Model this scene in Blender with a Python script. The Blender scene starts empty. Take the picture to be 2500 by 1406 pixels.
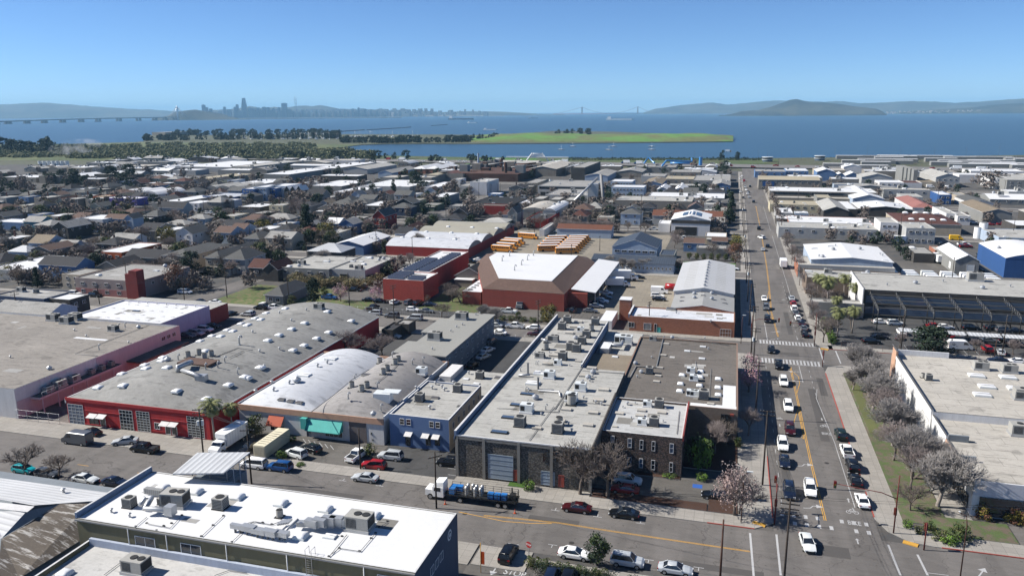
import bpy, math, random
from math import sin, cos, pi, radians, sqrt, atan2, hypot
from mathutils import Vector, Matrix
random.seed(7)
sc = bpy.context.scene
COL = sc.collection
# ------------------------------------------------ camera, sky, sun, exposure
CH = 62.0
YAW, PITCH, ROLL, FP = radians(15.8), radians(12.75), radians(0.4), 1900.0
_fw = Vector((-sin(YAW)*cos(PITCH), cos(YAW)*cos(PITCH), -sin(PITCH)))
_r = Vector((cos(YAW), sin(YAW), 0)); _u = _r.cross(_fw)
_R = _r*cos(ROLL) - _u*sin(ROLL); _U = _r*sin(ROLL) + _u*cos(ROLL)
cam_data = bpy.data.cameras.new('camera'); cam = bpy.data.objects.new('camera', cam_data); COL.objects.link(cam)
cam_data.sensor_width = 36; cam_data.lens = 36*FP/2500; cam_data.clip_start = 1; cam_data.clip_end = 200000
cam.matrix_world = Matrix(((_R.x, _U.x, -_fw.x, 0), (_R.y, _U.y, -_fw.y, 0), (_R.z, _U.z, -_fw.z, CH), (0, 0, 0, 1)))
sc.camera = cam
SUN_EL, SUN_AZ = radians(40), radians(180+8)      # direction TO the sun, measured from +X
wd = bpy.data.worlds.new('World'); sc.world = wd; wd.use_nodes = True
nt = wd.node_tree; bg = nt.nodes['Background']; sky = nt.nodes.new('ShaderNodeTexSky')
sky.sky_type = 'NISHITA'; sky.sun_disc = False; sky.sun_elevation = SUN_EL
sky.sun_rotation = pi/2 - SUN_AZ
sky.altitude = 0; sky.air_density = 0.6; sky.dust_density = 0.0; sky.ozone_density = 9.0
nt.links.new(sky.outputs[0], bg.inputs[0]); bg.inputs[1].default_value = 0.075
sl = bpy.data.lights.new('sun', 'SUN'); sl.energy = 5.0; sl.angle = radians(0.5); sl.color = (1, .955, .88)
so = bpy.data.objects.new('sun', sl); COL.objects.link(so)
so.rotation_euler = Vector((cos(SUN_AZ)*cos(SUN_EL), sin(SUN_AZ)*cos(SUN_EL), sin(SUN_EL))).to_track_quat('Z', 'Y').to_euler()
sc.view_settings.view_transform = 'Standard'; sc.view_settings.look = 'None'
sc.view_settings.exposure = 0.82; sc.view_settings.gamma = 1
sc.render.engine = 'CYCLES'
cy = sc.cycles; cy.max_bounces = 4; cy.diffuse_bounces = 2; cy.glossy_bounces = 2; cy.transmission_bounces = 2
cy.volume_bounces = 0; cy.transparent_max_bounces = 8; cy.use_denoising = True; cy.use_adaptive_sampling = True
cy.adaptive_threshold = 0.02
# ------------------------------------------------ survey helpers: sight lines of the photograph laid onto the ground plan
FR = {'O': (0, 0, 1), 'A': (0, 960, 3.153), 'B': (600, 960, 3.153), 'C': (1200, 960, 3.153), 'D': (1840, 960, 3.153),
  'E': (0, 660, 3.516), 'F': (600, 660, 3.516), 'G': (1200, 600, 3.515), 'H': (1840, 600, 3.515),
  'I': (0, 340, 4.136), 'J': (500, 340, 4.136), 'K': (1000, 340, 4.136), 'L': (1500, 340, 4.136), 'M': (2000, 340, 4.136),
  'N': (0, 220, 3.012), 'P': (830, 220, 3.012), 'Q': (1660, 220, 2.976)}
def px(f, x, y):
 a, b, s = FR[f]; return a+x/s, b+y/s
def ray(f, x, y):
 X, Y = px(f, x, y); return _fw*FP + _R*(X-1250) - _U*(Y-703)
def g(f, x, y, z=0.0):
 d = ray(f, x, y); t = (z-CH)/d.z; return d.x*t, d.y*t
def prj(x, y, z):
 v = Vector((x, y, z-CH)); w = v.dot(_fw); return 1250+FP*v.dot(_R)/w, 703-FP*v.dot(_U)/w
def atx(f, x, Y, z):                     # X on the line (Y, z) that stands behind picture column x
 t = px(f, x, 0)[0]; lo, hi = -6000.0, 6000.0
 # stay in front of the camera
 for _ in range(60):
  m = (lo+hi)/2
  w = Vector((m, Y, z-CH)).dot(_fw)
  if w < 1: hi = m if m > 0 else hi; lo = lo if m > 0 else m; continue
  if prj(m, Y, z)[0] < t: lo = m
  else: hi = m
 return lo
def aty(f, y, X, z):                     # Y on the line (X, z) that stands behind picture row y
 t = px(f, 0, y)[1]; lo, hi = 20.0, 60000.0
 for _ in range(60):
  m = (lo+hi)/2
  if prj(X, m, z)[1] > t: lo = m
  else: hi = m
 return lo
# ------------------------------------------------ materials
MATS = {}
def mat(key, col=None, rough=.85, var=.12, sc_=.6, metal=0.0, kind=None, col2=None, spec=.3, big=.12):
 if key in MATS: return MATS[key]
 m = bpy.data.materials.new(key); m.use_nodes = True; n = m.node_tree; b = n.nodes['Principled BSDF']
 N = n.nodes.new; L = n.links.new
 b.inputs['Roughness'].default_value = rough; b.inputs['Metallic'].default_value = metal
 b.inputs['Specular IOR Level'].default_value = spec
 if not key.startswith(('twigs', 'leaf', 'bark', 'blossom', 'palm', 'reed', 'marsh', 'hedge', 'brick', 'wall', 'car_', 'tyre', 'rim', 'trim', 'lamp', 'dome', 'window', 'frame', 'field', 'ivy', 'bay', 'p_')):
  k_ = .74+.21*min(1, max(0, (max(col)-.45)/.15)); col = tuple(c*k_ for c in col)   # albedos kept low: the picture is exposed bright
 c4 = (*col, 1)
 if var <= 0 and not kind:
  b.inputs['Base Color'].default_value = c4; MATS[key] = m; return m
 geo = N('ShaderNodeNewGeometry'); src = geo.outputs['Position']
 if kind == 'local': src = N('ShaderNodeTexCoord').outputs['Object']
 def noise(s, d=4, r=.6, v=None):
  t = N('ShaderNodeTexNoise'); t.inputs['Scale'].default_value = s; t.inputs['Detail'].default_value = d
  t.inputs['Roughness'].default_value = r; L(v or src, t.inputs['Vector']); return t.outputs['Fac']
 def mul(colsock, fac, lo, hi):
  r = N('ShaderNodeMapRange'); L(fac, r.inputs[0]); r.inputs[1].default_value = .25; r.inputs[2].default_value = .75
  r.inputs[3].default_value = lo; r.inputs[4].default_value = hi
  x = N('ShaderNodeVectorMath'); x.operation = 'SCALE'; L(colsock, x.inputs[0]); L(r.outputs[0], x.inputs['Scale']); return x.outputs[0]
 rgb = N('ShaderNodeRGB'); rgb.outputs[0].default_value = c4; s = rgb.outputs[0]
 def mix(a, bcol, fac):
  x = N('ShaderNodeMix'); x.data_type = 'RGBA'; L(fac, x.inputs[0]); L(a, x.inputs[6])
  if isinstance(bcol, tuple): x.inputs[7].default_value = (*bcol, 1)
  else: L(bcol, x.inputs[7])
  return x.outputs[2]
 def ramp(f, a, c):
  r = N('ShaderNodeMapRange'); L(f, r.inputs[0]); r.inputs[1].default_value = a; r.inputs[2].default_value = c; return r.outputs[0]
 def stretch(v):
  x = N('ShaderNodeVectorMath'); x.operation = 'MULTIPLY'; L(src, x.inputs[0]); x.inputs[1].default_value = v; return x.outputs[0]
 if kind == 'stone':
  t = N('ShaderNodeTexVoronoi'); t.inputs['Scale'].default_value = 2.4; L(stretch((1, 1, 1.7)), t.inputs['Vector'])
  s = mix(s, col2, ramp(t.outputs['Distance'], .25, .6))
  t2 = N('ShaderNodeTexVoronoi'); t2.feature = 'DISTANCE_TO_EDGE'; t2.inputs['Scale'].default_value = 2.4; L(stretch((1, 1, 1.7)), t2.inputs['Vector'])
  s = mul(s, ramp(t2.outputs['Distance'], 0, .08), .5, 1.1)
 elif kind == 'brick':
  t = N('ShaderNodeTexBrick'); t.inputs['Scale'].default_value = 1.0; t.inputs['Color1'].default_value = c4
  t.inputs['Color2'].default_value = (*[c*.75 for c in col], 1); t.inputs['Mortar'].default_value = (*[c*1.15+.03 for c in col], 1)
  t.inputs['Brick Width'].default_value = .5; t.inputs['Row Height'].default_value = .16; t.inputs['Mortar Size'].default_value = .012
  sx = N('ShaderNodeSeparateXYZ'); L(src, sx.inputs[0]); ad = N('ShaderNodeMath'); L(sx.outputs[0], ad.inputs[0]); L(sx.outputs[1], ad.inputs[1])
  cb = N('ShaderNodeCombineXYZ'); L(ad.outputs[0], cb.inputs[0]); L(sx.outputs[2], cb.inputs[1]); L(cb.outputs[0], t.inputs['Vector']); s = t.outputs['Color']
 elif kind in ('roll', 'panel'):          # rolled roofing: sheet joints
  t = N('ShaderNodeTexBrick'); w, h, ms = (3.2, 1.0, .022) if kind == 'roll' else (6, 3.2, .05)
  t.inputs['Scale'].default_value = 1; t.inputs['Brick Width'].default_value = w; t.inputs['Row Height'].default_value = h; t.inputs['Mortar Size'].default_value = ms
  t.inputs['Color1'].default_value = c4; t.inputs['Color2'].default_value = (*[c*.93 for c in col], 1); t.inputs['Mortar'].default_value = (*[c*.6 for c in col], 1)
  L(src, t.inputs['Vector']); s = t.outputs['Color']
 elif kind in ('ribx', 'riby', 'ribz'):   # standing seams / corrugation
  ax = {'ribx': 0, 'riby': 1, 'ribz': 0}[kind]; sx = N('ShaderNodeSeparateXYZ'); L(src, sx.inputs[0])
  if kind == 'ribz':
   ad = N('ShaderNodeMath'); L(sx.outputs[0], ad.inputs[0]); L(sx.outputs[1], ad.inputs[1]); v = ad.outputs[0]
  else: v = sx.outputs[ax]
  w = N('ShaderNodeMath'); w.operation = 'MULTIPLY'; L(v, w.inputs[0]); w.inputs[1].default_value = 2*pi/.9
  q = N('ShaderNodeMath'); q.operation = 'SINE'; L(w.outputs[0], q.inputs[0]); s = mul(s, ramp(q.outputs[0], .3, 1.0), 1.04, .8)
  bp = N('ShaderNodeBump'); bp.inputs['Strength'].default_value = .25; bp.inputs['Distance'].default_value = .1; L(q.outputs[0], bp.inputs['Height']); L(bp.outputs[0], b.inputs['Normal'])
 elif kind == 'shingle':
  t = N('ShaderNodeTexBrick'); t.inputs['Scale'].default_value = 1; t.inputs['Brick Width'].default_value = .6; t.inputs['Row Height'].default_value = .3; t.inputs['Mortar Size'].default_value = .01
  t.inputs['Color1'].default_value = c4; t.inputs['Color2'].default_value = (*[c*.8 for c in col], 1); t.inputs['Mortar'].default_value = (*[c*.6 for c in col], 1)
  L(src, t.inputs['Vector']); s = t.outputs['Color']
 elif kind == 'patch':                    # large irregular two-colour ground
  s = mix(s, col2, ramp(noise(sc_*.35, 6, .65), .42, .58))
 elif kind == 'rust':
  s = mix(s, col2, ramp(noise(1, 5, .7, stretch((.25, 1.6, 1))), .52, .62))
 if big: s = mul(s, noise(.07 if kind != 'local' else 1.0, 5, .65), 1-big, 1+big)
 if var: s = mul(s, noise(sc_*4, 5, .7), 1-var, 1+var)
 if kind in ('stained', 'roll', 'panel') or kind == 'tar':
  s = mul(s, ramp(noise(.5, 6, .75, stretch((.5, 1.8, 1))), .35, .5), .76, 1.04)
  s = mul(s, ramp(noise(.16, 3, .6), .3, .42), .72, 1.0)
 if key.startswith('p_'): s = mul(s, noise(1.3, 4, .7, stretch((1, 1, .1))), .86, 1.06)
 if kind == 'road':
  s = mul(s, ramp(noise(.8, 4, .7, stretch((.25, 1, 1))), .3, .7), .93, 1.06)
  t = N('ShaderNodeTexVoronoi'); t.feature = 'DISTANCE_TO_EDGE'; t.inputs['Scale'].default_value = .11
  w = N('ShaderNodeTexNoise'); w.inputs['Scale'].default_value = .35; w.inputs['Detail'].default_value = 5; L(src, w.inputs['Vector'])
  ad = N('ShaderNodeVectorMath'); ad.operation = 'MULTIPLY_ADD'; L(w.outputs['Color'], ad.inputs[0]); ad.inputs[1].default_value = (5, 5, 0); L(src, ad.inputs[2])
  L(ad.outputs[0], t.inputs['Vector']); s = mul(s, ramp(t.outputs['Distance'], 0, .011), .72, 1.0); s = mul(s, ramp(noise(.25, 3, .5, stretch((1, .12, 1))), .4, .6), .9, 1.05); s = mul(s, ramp(noise(1.3, 2, .5), .28, .36), .7, 1.0)
 if kind == 'slabs':
  t = N('ShaderNodeTexBrick'); t.offset = 0; t.inputs['Scale'].default_value = 1; t.inputs['Brick Width'].default_value = 1.5; t.inputs['Row Height'].default_value = 1.5; t.inputs['Mortar Size'].default_value = .03
  t.inputs['Color1'].default_value = (1, 1, 1, 1); t.inputs['Color2'].default_value = (.86, .86, .86, 1); t.inputs['Mortar'].default_value = (.6, .6, .6, 1); L(src, t.inputs['Vector'])
  x = N('ShaderNodeMix'); x.data_type = 'RGBA'; x.blend_type = 'MULTIPLY'; x.inputs[0].default_value = 1; L(s, x.inputs[6]); L(t.outputs['Color'], x.inputs[7]); s = x.outputs[2]
 L(s, b.inputs['Base Color']); MATS[key] = m; return m
def hexc(h):
 h = h.lstrip('#'); v = [int(h[i:i+2], 16)/255 for i in (0, 2, 4)]
 return tuple(c/12.92 if c <= .04045 else ((c+.055)/1.055)**2.4 for c in v)
G = lambda v, t=(1, 1, 1): tuple(v*k for k in t)
def paint(name, col, rough=.8): return mat('p_'+name, col, rough, .06, .5, big=.1)
def carpaint(name, col): return mat('car_'+name, col, .28, 0, spec=.6)
white_roof = mat('white_roof', G(.60), .6, .05, .3, big=.05)
grey_roof = mat('grey_roof', (.34, .33, .31), .9, .14, .5, kind='roll')
pale_roof = mat('pale_roof', (.44, .43, .40), .9, .1, .5, kind='roll')
tan_roof = mat('tan_roof', (.47, .44, .39), .9, .1, .5, kind='panel')
tar_roof = mat('tar_roof', (.155, .138, .122), .95, .2, .6, kind='roll', big=.2)
dark_roof = mat('dark_roof', (.045, .045, .05), .9, .2, .6, kind='shingle')
greysh = mat('grey_shingle', (.13, .13, .125), .9, .15, .6, kind='shingle')
brownsh = mat('brown_shingle', (.15, .095, .075), .9, .2, .6, kind='shingle')
redsh = mat('red_shingle', (.11, .045, .035), .9, .2, .6, kind='shingle')
tansh = mat('tan_shingle', (.26, .21, .15), .9, .2, .6, kind='shingle')
metal_roof = mat('metal_roof', (.5, .51, .52), .5, .06, .5, kind='ribx')
metal_roofy = mat('metal_roof_y', (.5, .51, .52), .5, .06, .5, kind='riby')
white_ribx = mat('white_ribx', G(.62), .55, .04, .4, kind='ribx', big=.05)
white_riby = mat('white_riby', G(.62), .55, .04, .4, kind='riby', big=.05)
asphalt = mat('asphalt', (.165, .152, .142), .92, .1, .9, kind='road', big=.13)
asph_new = mat('new_asphalt', (.075, .074, .074), .92, .12, .9, kind='road', big=.1)
concrete = mat('concrete', (.37, .345, .31), .9, .1, .7, kind='slabs', big=.14)
kerbm = mat('kerb', (.3, .29, .27), .9, .12, .8)
kerbred = mat('kerb_red', (.36, .08, .06), .8, .15, 1.5)
earth = mat('earth', (.13, .115, .09), .95, .25, .8, kind='patch', col2=(.055, .075, .03), big=.25)
mulch = mat('mulch', (.075, .04, .028), .98, .4, 3, big=.2)
grassm = mat('grass', (.07, .15, .022), .95, .25, 2, big=.25)
drygrass = mat('dry_grass', (.15, .13, .07), .95, .25, 2, kind='patch', col2=(.07, .11, .03), big=.25)
glass = mat('window_glass', (.015, .02, .028), .12, 0, spec=.8)
glassb = mat('window_blue', (.06, .09, .14), .15, 0, spec=.8)
frame_w = mat('frame_white', G(.6), .6, 0)
frame_d = mat('frame_dark', G(.04), .6, 0)
paintw = mat('road_white', G(.47), .8, .25, 3, big=.2)
painty = mat('road_yellow', (.55, .30, .05), .8, .25, 3, big=.2)
galv = mat('galvanised', (.48, .49, .50), .42, .1, 1.5, metal=.5)
acm = mat('ac_beige', (.40, .39, .36), .7, .12, 1.2)
acd = mat('ac_grille', G(.03), .7, 0)
dome_w = mat('dome_white', G(.68), .3, .03, 1)
dome_d = mat('dome_dark', (.09, .08, .07), .3, .1, 1)
woodp = mat('pole_wood', (.055, .042, .034), .95, .25, 3)
steelp = mat('pole_rust', (.10, .05, .035), .8, .15, 2)
steelg = mat('pole_grey', G(.25), .6, .1, 2)
tyre = mat('tyre', G(.015), .85, 0); rim = mat('rim', G(.4), .35, 0, metal=.6); trim = mat('trim_black', G(.02), .5, 0)
lamp_r = mat('tail_lamp', (.35, .01, .01), .3, 0); lamp_w = mat('head_lamp', G(.6), .2, 0)
bark = mat('bark', (.11, .09, .075), .95, .2, 3); barkp = mat('bark_pale', (.22, .19, .165), .95, .2, 3)
twigg = mat('twigs_grey', (.27, .25, .235), .95, .2, 2); twigb = mat('twigs_brown', (.15, .125, .11), .95, .2, 2)
twigp = mat('twigs_mauve', (.215, .18, .17), .95, .2, 2); blos = mat('blossom', (.42, .24, .29), .9, .2, 2)
blos2 = mat('blossom_pale', (.27, .20, .185), .9, .2, 2)
def leafm(k, c): return mat(k, c, .8, .35, 1.3, big=.3)
leaf_d = leafm('leaf_dark', (.018, .032, .016)); leaf_g = leafm('leaf_green', (.05, .075, .022)); leaf_o = leafm('leaf_olive', (.085, .09, .03))
leaf_y = leafm('leaf_yellow', (.16, .13, .025)); leaf_l = leafm('leaf_lime', (.11, .19, .03)); leaf_r = leafm('leaf_rust', (.13, .06, .035))
palm_l = leafm('palm_leaf', (.14, .15, .06))
# ------------------------------------------------ mesh builder
class MB:
 def __init__(s): s.v = []; s.f = []; s.m = []; s.sm = []; s.mats = []
 def mi(s, m):
  if m not in s.mats: s.mats.append(m)
  return s.mats.index(m)
 def add(s, vs, fs, m, smooth=False):
  o = len(s.v); k = s.mi(m); s.v += [tuple(p) for p in vs]
  for f in fs: s.f.append(tuple(o+i for i in f)); s.m.append(k); s.sm.append(smooth)
  return s
 def box(s, x0, x1, y0, y1, z0, z1, m, top=None):
  s.add([(x0, y0, z0), (x1, y0, z0), (x1, y1, z0), (x0, y1, z0), (x0, y0, z1), (x1, y0, z1), (x1, y1, z1), (x0, y1, z1)],
    [(0, 3, 2, 1), (0, 1, 5, 4), (1, 2, 6, 5), (2, 3, 7, 6), (3, 0, 4, 7)], m)
  o = len(s.v)-8; s.f.append((o+4, o+5, o+6, o+7)); s.m.append(s.mi(top or m)); s.sm.append(False); return s
 def rbox(s, c, size, a, m, z0=None):
  # box centred c, turned a about z
  x, y, z = c; w, d, h = size; ca, sa = cos(a), sin(a); vs = []
  for zz in (z, z+h):
   for dx, dy in ((-w/2, -d/2), (w/2, -d/2), (w/2, d/2), (-w/2, d/2)): vs.append((x+dx*ca-dy*sa, y+dx*sa+dy*ca, zz))
  return s.add(vs, [(0, 3, 2, 1), (4, 5, 6, 7), (0, 1, 5, 4), (1, 2, 6, 5), (2, 3, 7, 6), (3, 0, 4, 7)], m)
 def prism(s, poly, z0, z1, m, top=None):
  n = len(poly); a = sum(poly[i][0]*poly[(i+1) % n][1]-poly[(i+1) % n][0]*poly[i][1] for i in range(n))
  if a < 0: poly = poly[::-1]
  vs = [(x, y, z0) for x, y in poly]+[(x, y, z1) for x, y in poly]
  s.add(vs, [(i, (i+1) % n, (i+1) % n+n, i+n) for i in range(n)]+[tuple(range(n))[::-1]], m)
  s.add([(x, y, z1) for x, y in poly], [tuple(range(n))], top or m); return s
 def cyl(s, p, r, h, m, n=10, r2=None, smooth=True, cap=True):
  x, y, z = p; r2 = r if r2 is None else r2
  vs = [(x+r*cos(2*pi*i/n), y+r*sin(2*pi*i/n), z) for i in range(n)]+[(x+r2*cos(2*pi*i/n), y+r2*sin(2*pi*i/n), z+h) for i in range(n)]
  s.add(vs, [(i, (i+1) % n, n+(i+1) % n, n+i) for i in range(n)], m, smooth)
  if cap: s.add(vs[n:], [tuple(range(n))], m)
  return s
 def tube(s, pts, r, m, n=6, r1=None, smooth=True, cap=True):
  pts = [Vector(p) for p in pts]; k = len(pts); vs = []; r1 = r if r1 is None else r1
  for i, p in enumerate(pts):
   d = (pts[min(i+1, k-1)]-pts[max(i-1, 0)]).normalized()
   a = d.orthogonal().normalized() if abs(d.z) > .9 else d.cross(Vector((0, 0, 1))).normalized(); b = d.cross(a)
   rr = r+(r1-r)*i/(k-1)
   vs += [p+a*rr*cos(2*pi*j/n)+b*rr*sin(2*pi*j/n) for j in range(n)]
  fs = [(i*n+j, i*n+(j+1) % n, (i+1)*n+(j+1) % n, (i+1)*n+j) for i in range(k-1) for j in range(n)]
  if cap: fs += [tuple(range(n))[::-1], tuple(range((k-1)*n, k*n))]
  return s.add(vs, fs, m, smooth)
 def quad(s, *p, m): return s.add(p, [tuple(range(len(p)))], m)
 def data(s, name):
  me = bpy.data.meshes.new(name); me.from_pydata([tuple(v) for v in s.v], [], s.f)
  for m in s.mats: me.materials.append(m)
  me.polygons.foreach_set('material_index', s.m); me.polygons.foreach_set('use_smooth', s.sm); me.update(); return me
 def obj(s, name, parent=None, loc=None):
  return link(name, s.data(name), parent, loc)
def link(name, data, parent=None, loc=None):
 o = bpy.data.objects.new(name, data); COL.objects.link(o)
 if parent is not None: o.parent = parent
 if loc: o.location = loc
 return o
def tag(o, label, cat, group=None):
 o['label'] = label; o['category'] = cat
 if group: o['group'] = group
 return o
def thing(name, label, cat, loc=(0, 0, 0), rz=0, group=None):
 o = link(name, None, None, loc); o.rotation_euler = (0, 0, rz); return tag(o, label, cat, group)
def struct(name, mb, label=None, kind='structure'):
 o = mb.obj(name); o['kind'] = kind
 if label: o['label'] = label
 return o
def duptree(src, parent=None):
 c = src.copy(); COL.objects.link(c)
 if parent is not None: c.parent = parent
 for ch in CH_MAP.get(src.name, []): duptree(ch, c)
 return c
# ------------------------------------------------ labels told apart by the nearest landmark
LM = []; PEND = []; ORD = ['', 'second ', 'third ', 'fourth ', 'fifth ', 'sixth ', 'seventh ', 'eighth ', 'ninth ', 'tenth ', 'eleventh ', 'twelfth ', 'thirteenth ', 'fourteenth ', 'fifteenth ']
def lm(phrase, x, y): LM.append((phrase, x, y))
FARTREES = []
def auto(o, desc, x, y, cat, group=None):
 tag(o, desc, cat, group); PEND.append((o, desc, x, y)); return o
def settle_labels():
 grp = {}
 for o, d, x, y in PEND:
  s = sorted((hypot(x-a, (y-b)*.8), ph) for ph, a, b in LM)[0]; grp.setdefault((d, s[1]), []).append((s[0], o))
 for (d, ph), l in grp.items():
  l.sort(key=lambda t: t[0])
  for i, (_, o) in enumerate(l):
   if len(l) == 1: o['label'] = f'{d} by {ph}'
   elif i < len(ORD): o['label'] = (f'{d} closest to {ph}' if i == 0 else f'{ORD[i]}{d} out from {ph}')
   else: o['label'] = f'{d} among those farther out from {ph}'
# ------------------------------------------------ kits: meshes shared by repeats; a kit is [(name, mesh, loc, [sub-kits])]
def stamp(kit, loc, rz=0, s=1, root=None, rootname='thing'):
 if root is None:
  root = link(rootname, None, None, loc); root.rotation_euler = (0, 0, rz); root.scale = (s, s, s)
 for nm, me, l, subs in kit:
  o = link(nm, me, root, l)
  for n2, m2, l2, _ in subs: link(n2, m2, o, l2)
 return root
PAINTS = {k: carpaint(k, hexc(v)) for k, v in dict(white='e8e8e6', silver='a9adb0', grey='55585c', black='0c0d10', navy='131c30', blue='17457a', red='8d1218', maroon='3a0d12', teal='12949c',
   green='15241d', beige='a39a85', brown='3b2b22', orange='d08a35', yellow='e0b016', pale='c9ccca', sky='3d7fb8').items()}
KITS = {}
CAR = {  # L, W, deck stations (x, z, halfwidth), glass base x0 x1 zb, glass top x0 x1 zt
 'sedan': (4.8, 1.82, [(-2.4, .62, .72), (-2.33, .9, .82), (-1.75, 1.0, .9), (-.8, .98, .91), (.9, .95, .91), (1.25, .93, .9), (1.9, .82, .87), (2.28, .66, .8), (2.4, .5, .68)], (-1.8, 1.05, .93), (-1.05, .2, 1.42)),
 'hatchback': (4.2, 1.76, [(-2.1, .62, .74), (-2.05, .95, .82), (-1.6, 1.02, .87), (.8, .97, .88), (1.1, .94, .87), (1.75, .8, .84), (2.0, .66, .76), (2.1, .5, .66)], (-2.0, 1.0, .95), (-1.55, .25, 1.5)),
 'wagon': (4.75, 1.82, [(-2.38, .62, .74), (-2.3, .98, .84), (-1.75, 1.04, .9), (.9, .98, .91), (1.25, .96, .9), (1.95, .85, .87), (2.28, .7, .8), (2.38, .5, .7)], (-2.25, 1.05, .97), (-1.85, .3, 1.55)),
 'suv': (4.75, 1.92, [(-2.38, .7, .82), (-2.33, 1.08, .9), (-1.8, 1.14, .95), (.95, 1.1, .96), (1.25, 1.07, .95), (2.0, .98, .92), (2.3, .8, .86), (2.38, .58, .76)], (-2.28, 1.12, 1.06), (-2.0, .45, 1.73)),
 'minivan': (5.1, 1.96, [(-2.55, .65, .84), (-2.5, 1.05, .93), (-1.9, 1.1, .97), (1.2, 1.06, .97), (1.6, 1.0, .95), (2.2, .85, .9), (2.48, .66, .82), (2.55, .5, .7)], (-2.48, 1.65, 1.02), (-2.25, .75, 1.76)),
 'pickup': (5.6, 1.95, [(-2.8, .75, .88), (-2.78, 1.08, .93), (-1.0, 1.1, .97), (1.2, 1.12, .97), (1.5, 1.12, .96), (2.4, 1.04, .93), (2.7, .85, .88), (2.8, .6, .8)], (-1.0, 1.3, 1.1), (-.75, .6, 1.78)),
}
def wheel_mesh(r=.33, w=.22):
 k = ('wheel', r, w)
 if k not in KITS:
  def disc(rr, y0, y1, m, n=14):
   a = MB(); vs = [(rr*cos(2*pi*i/n), y, rr*sin(2*pi*i/n)) for y in (y0, y1) for i in range(n)]
   a.add(vs, [(i, n+i, n+(i+1) % n, (i+1) % n) for i in range(n)]+[tuple(range(n)), tuple(range(2*n-1, n-1, -1))], m); return a
  t = disc(r, -w/2, w/2, tyre).data('wheel'); q = disc(r*.62, -w/2-.012, w/2+.012, rim).data('rim'); KITS[k] = (t, q)
 return KITS[k]
def car_kit(kind, color, far=False):
 k = (kind, color, far)
 if k in KITS: return KITS[k]
 P = PAINTS[color]
 if kind in ('van', 'box truck', 'bus'): return van_kit(kind, color, far)
 Ln, W, st, gb, gt = CAR[kind]; b = MB(); vs = []; nn = 9
 for x, z, w in st:
  z0 = .26 if abs(x) < Ln/2-.15 else .34
  vs += [(x, -w*.9, z0), (x, -w, z0+.16), (x, -w, z-.16), (x, -w*.94, z-.02), (x, 0, z+.03), (x, w*.94, z-.02), (x, w, z-.16), (x, w, z0+.16), (x, w*.9, z0)]
 n = len(st); fs = [(i*nn+j, i*nn+j+1, (i+1)*nn+j+1, (i+1)*nn+j) for i in range(n-1) for j in range(nn-1)]
 fs += [(i*nn+8, i*nn, (i+1)*nn, (i+1)*nn+8) for i in range(n-1)]+[tuple(range(nn))[::-1], tuple(range((n-1)*nn, n*nn))]
 fs = [f[::-1] for f in fs]
 b.add(vs, fs, P, False)
 gw, tw = W/2-.09, W/2-.27
 x0, x1, zb = gb; a0, a1, zt = gt
 # roof and pillars
 b.add([(a0-.04, -tw-.03, zt-.02), (a1+.05, -tw-.03, zt-.02), (a1+.05, tw+.03, zt-.02), (a0-.04, tw+.03, zt-.02),
   (a0+.1, -tw+.1, zt+.045), (a1-.1, -tw+.1, zt+.045), (a1-.1, tw-.1, zt+.045), (a0+.1, tw-.1, zt+.045)],
   [(0, 1, 5, 4), (1, 2, 6, 5), (2, 3, 7, 6), (3, 0, 4, 7), (4, 5, 6, 7), (0, 3, 2, 1)], P, True)
 for sy in (-1, 1):
  for (bx, tx, rr) in ((x1, a1, .035), (x0, a0, .06), ((x0+x1)/2-.05, (a0+a1)/2-.1, .035)):
   b.tube([(bx, sy*gw, zb-.02), (tx, sy*tw, zt)], rr, P if rr > .036 or bx == x1 else trim, 4, cap=False)
  if kind in ('suv', 'wagon', 'minivan'): b.tube([(a0+.1, sy*(tw-.05), zt+.07), (a1-.2, sy*(tw-.05), zt+.07)], .02, trim, 4)
  b.box(x1-.3, x1-.12, sy*(W/2+.02)-.07, sy*(W/2+.02)+.07, zb-.02, zb+.12, P)
 ax = (-Ln*.3, Ln*.3)
 for x in ax:
  for sy in (-1, 1):
   m = 12; c = [(x+.39*cos(pi*i/m), sy*(W/2+.004), .32+.39*sin(pi*i/m)) for i in range(m+1)]
   b.add(c, [tuple(range(m+1)) if sy < 0 else tuple(range(m+1))[::-1]], trim)
 b.box(-Ln/2-.02, -Ln/2+.1, -W*.38, W*.38, .34, .5, trim); b.box(Ln/2-.1, Ln/2+.02, -W*.36, W*.36, .34, .56, trim)
 if kind == 'pickup':
  b.box(-2.66, -1.12, -.78, .78, 1.1, 1.135, trim); 
  for sy in (-1, 1): b.box(-2.8, -1.02, sy*.9-.07, sy*.9+.07, 1.05, 1.2, P)
  b.box(-2.8, -2.7, -.9, .9, 1.05, 1.2, P)
 gl = MB()
 gl.add([(x0, -gw, zb-.03), (x1, -gw, zb-.03), (x1, gw, zb-.03), (x0, gw, zb-.03), (a0, -tw, zt), (a1, -tw, zt), (a1, tw, zt), (a0, tw, zt)],
   [(0, 1, 5, 4), (1, 2, 6, 5), (2, 3, 7, 6), (3, 0, 4, 7)], glass)
 hl = MB().box(-.08, .05, -.2, .2, 0, .12, lamp_w); tl = MB().box(-.05, .08, -.17, .17, 0, .16, lamp_r)
 zh = st[-2][1]-.12; wt, wr = wheel_mesh(.33 if kind in ('sedan', 'hatchback', 'wagon') else .37)
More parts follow.
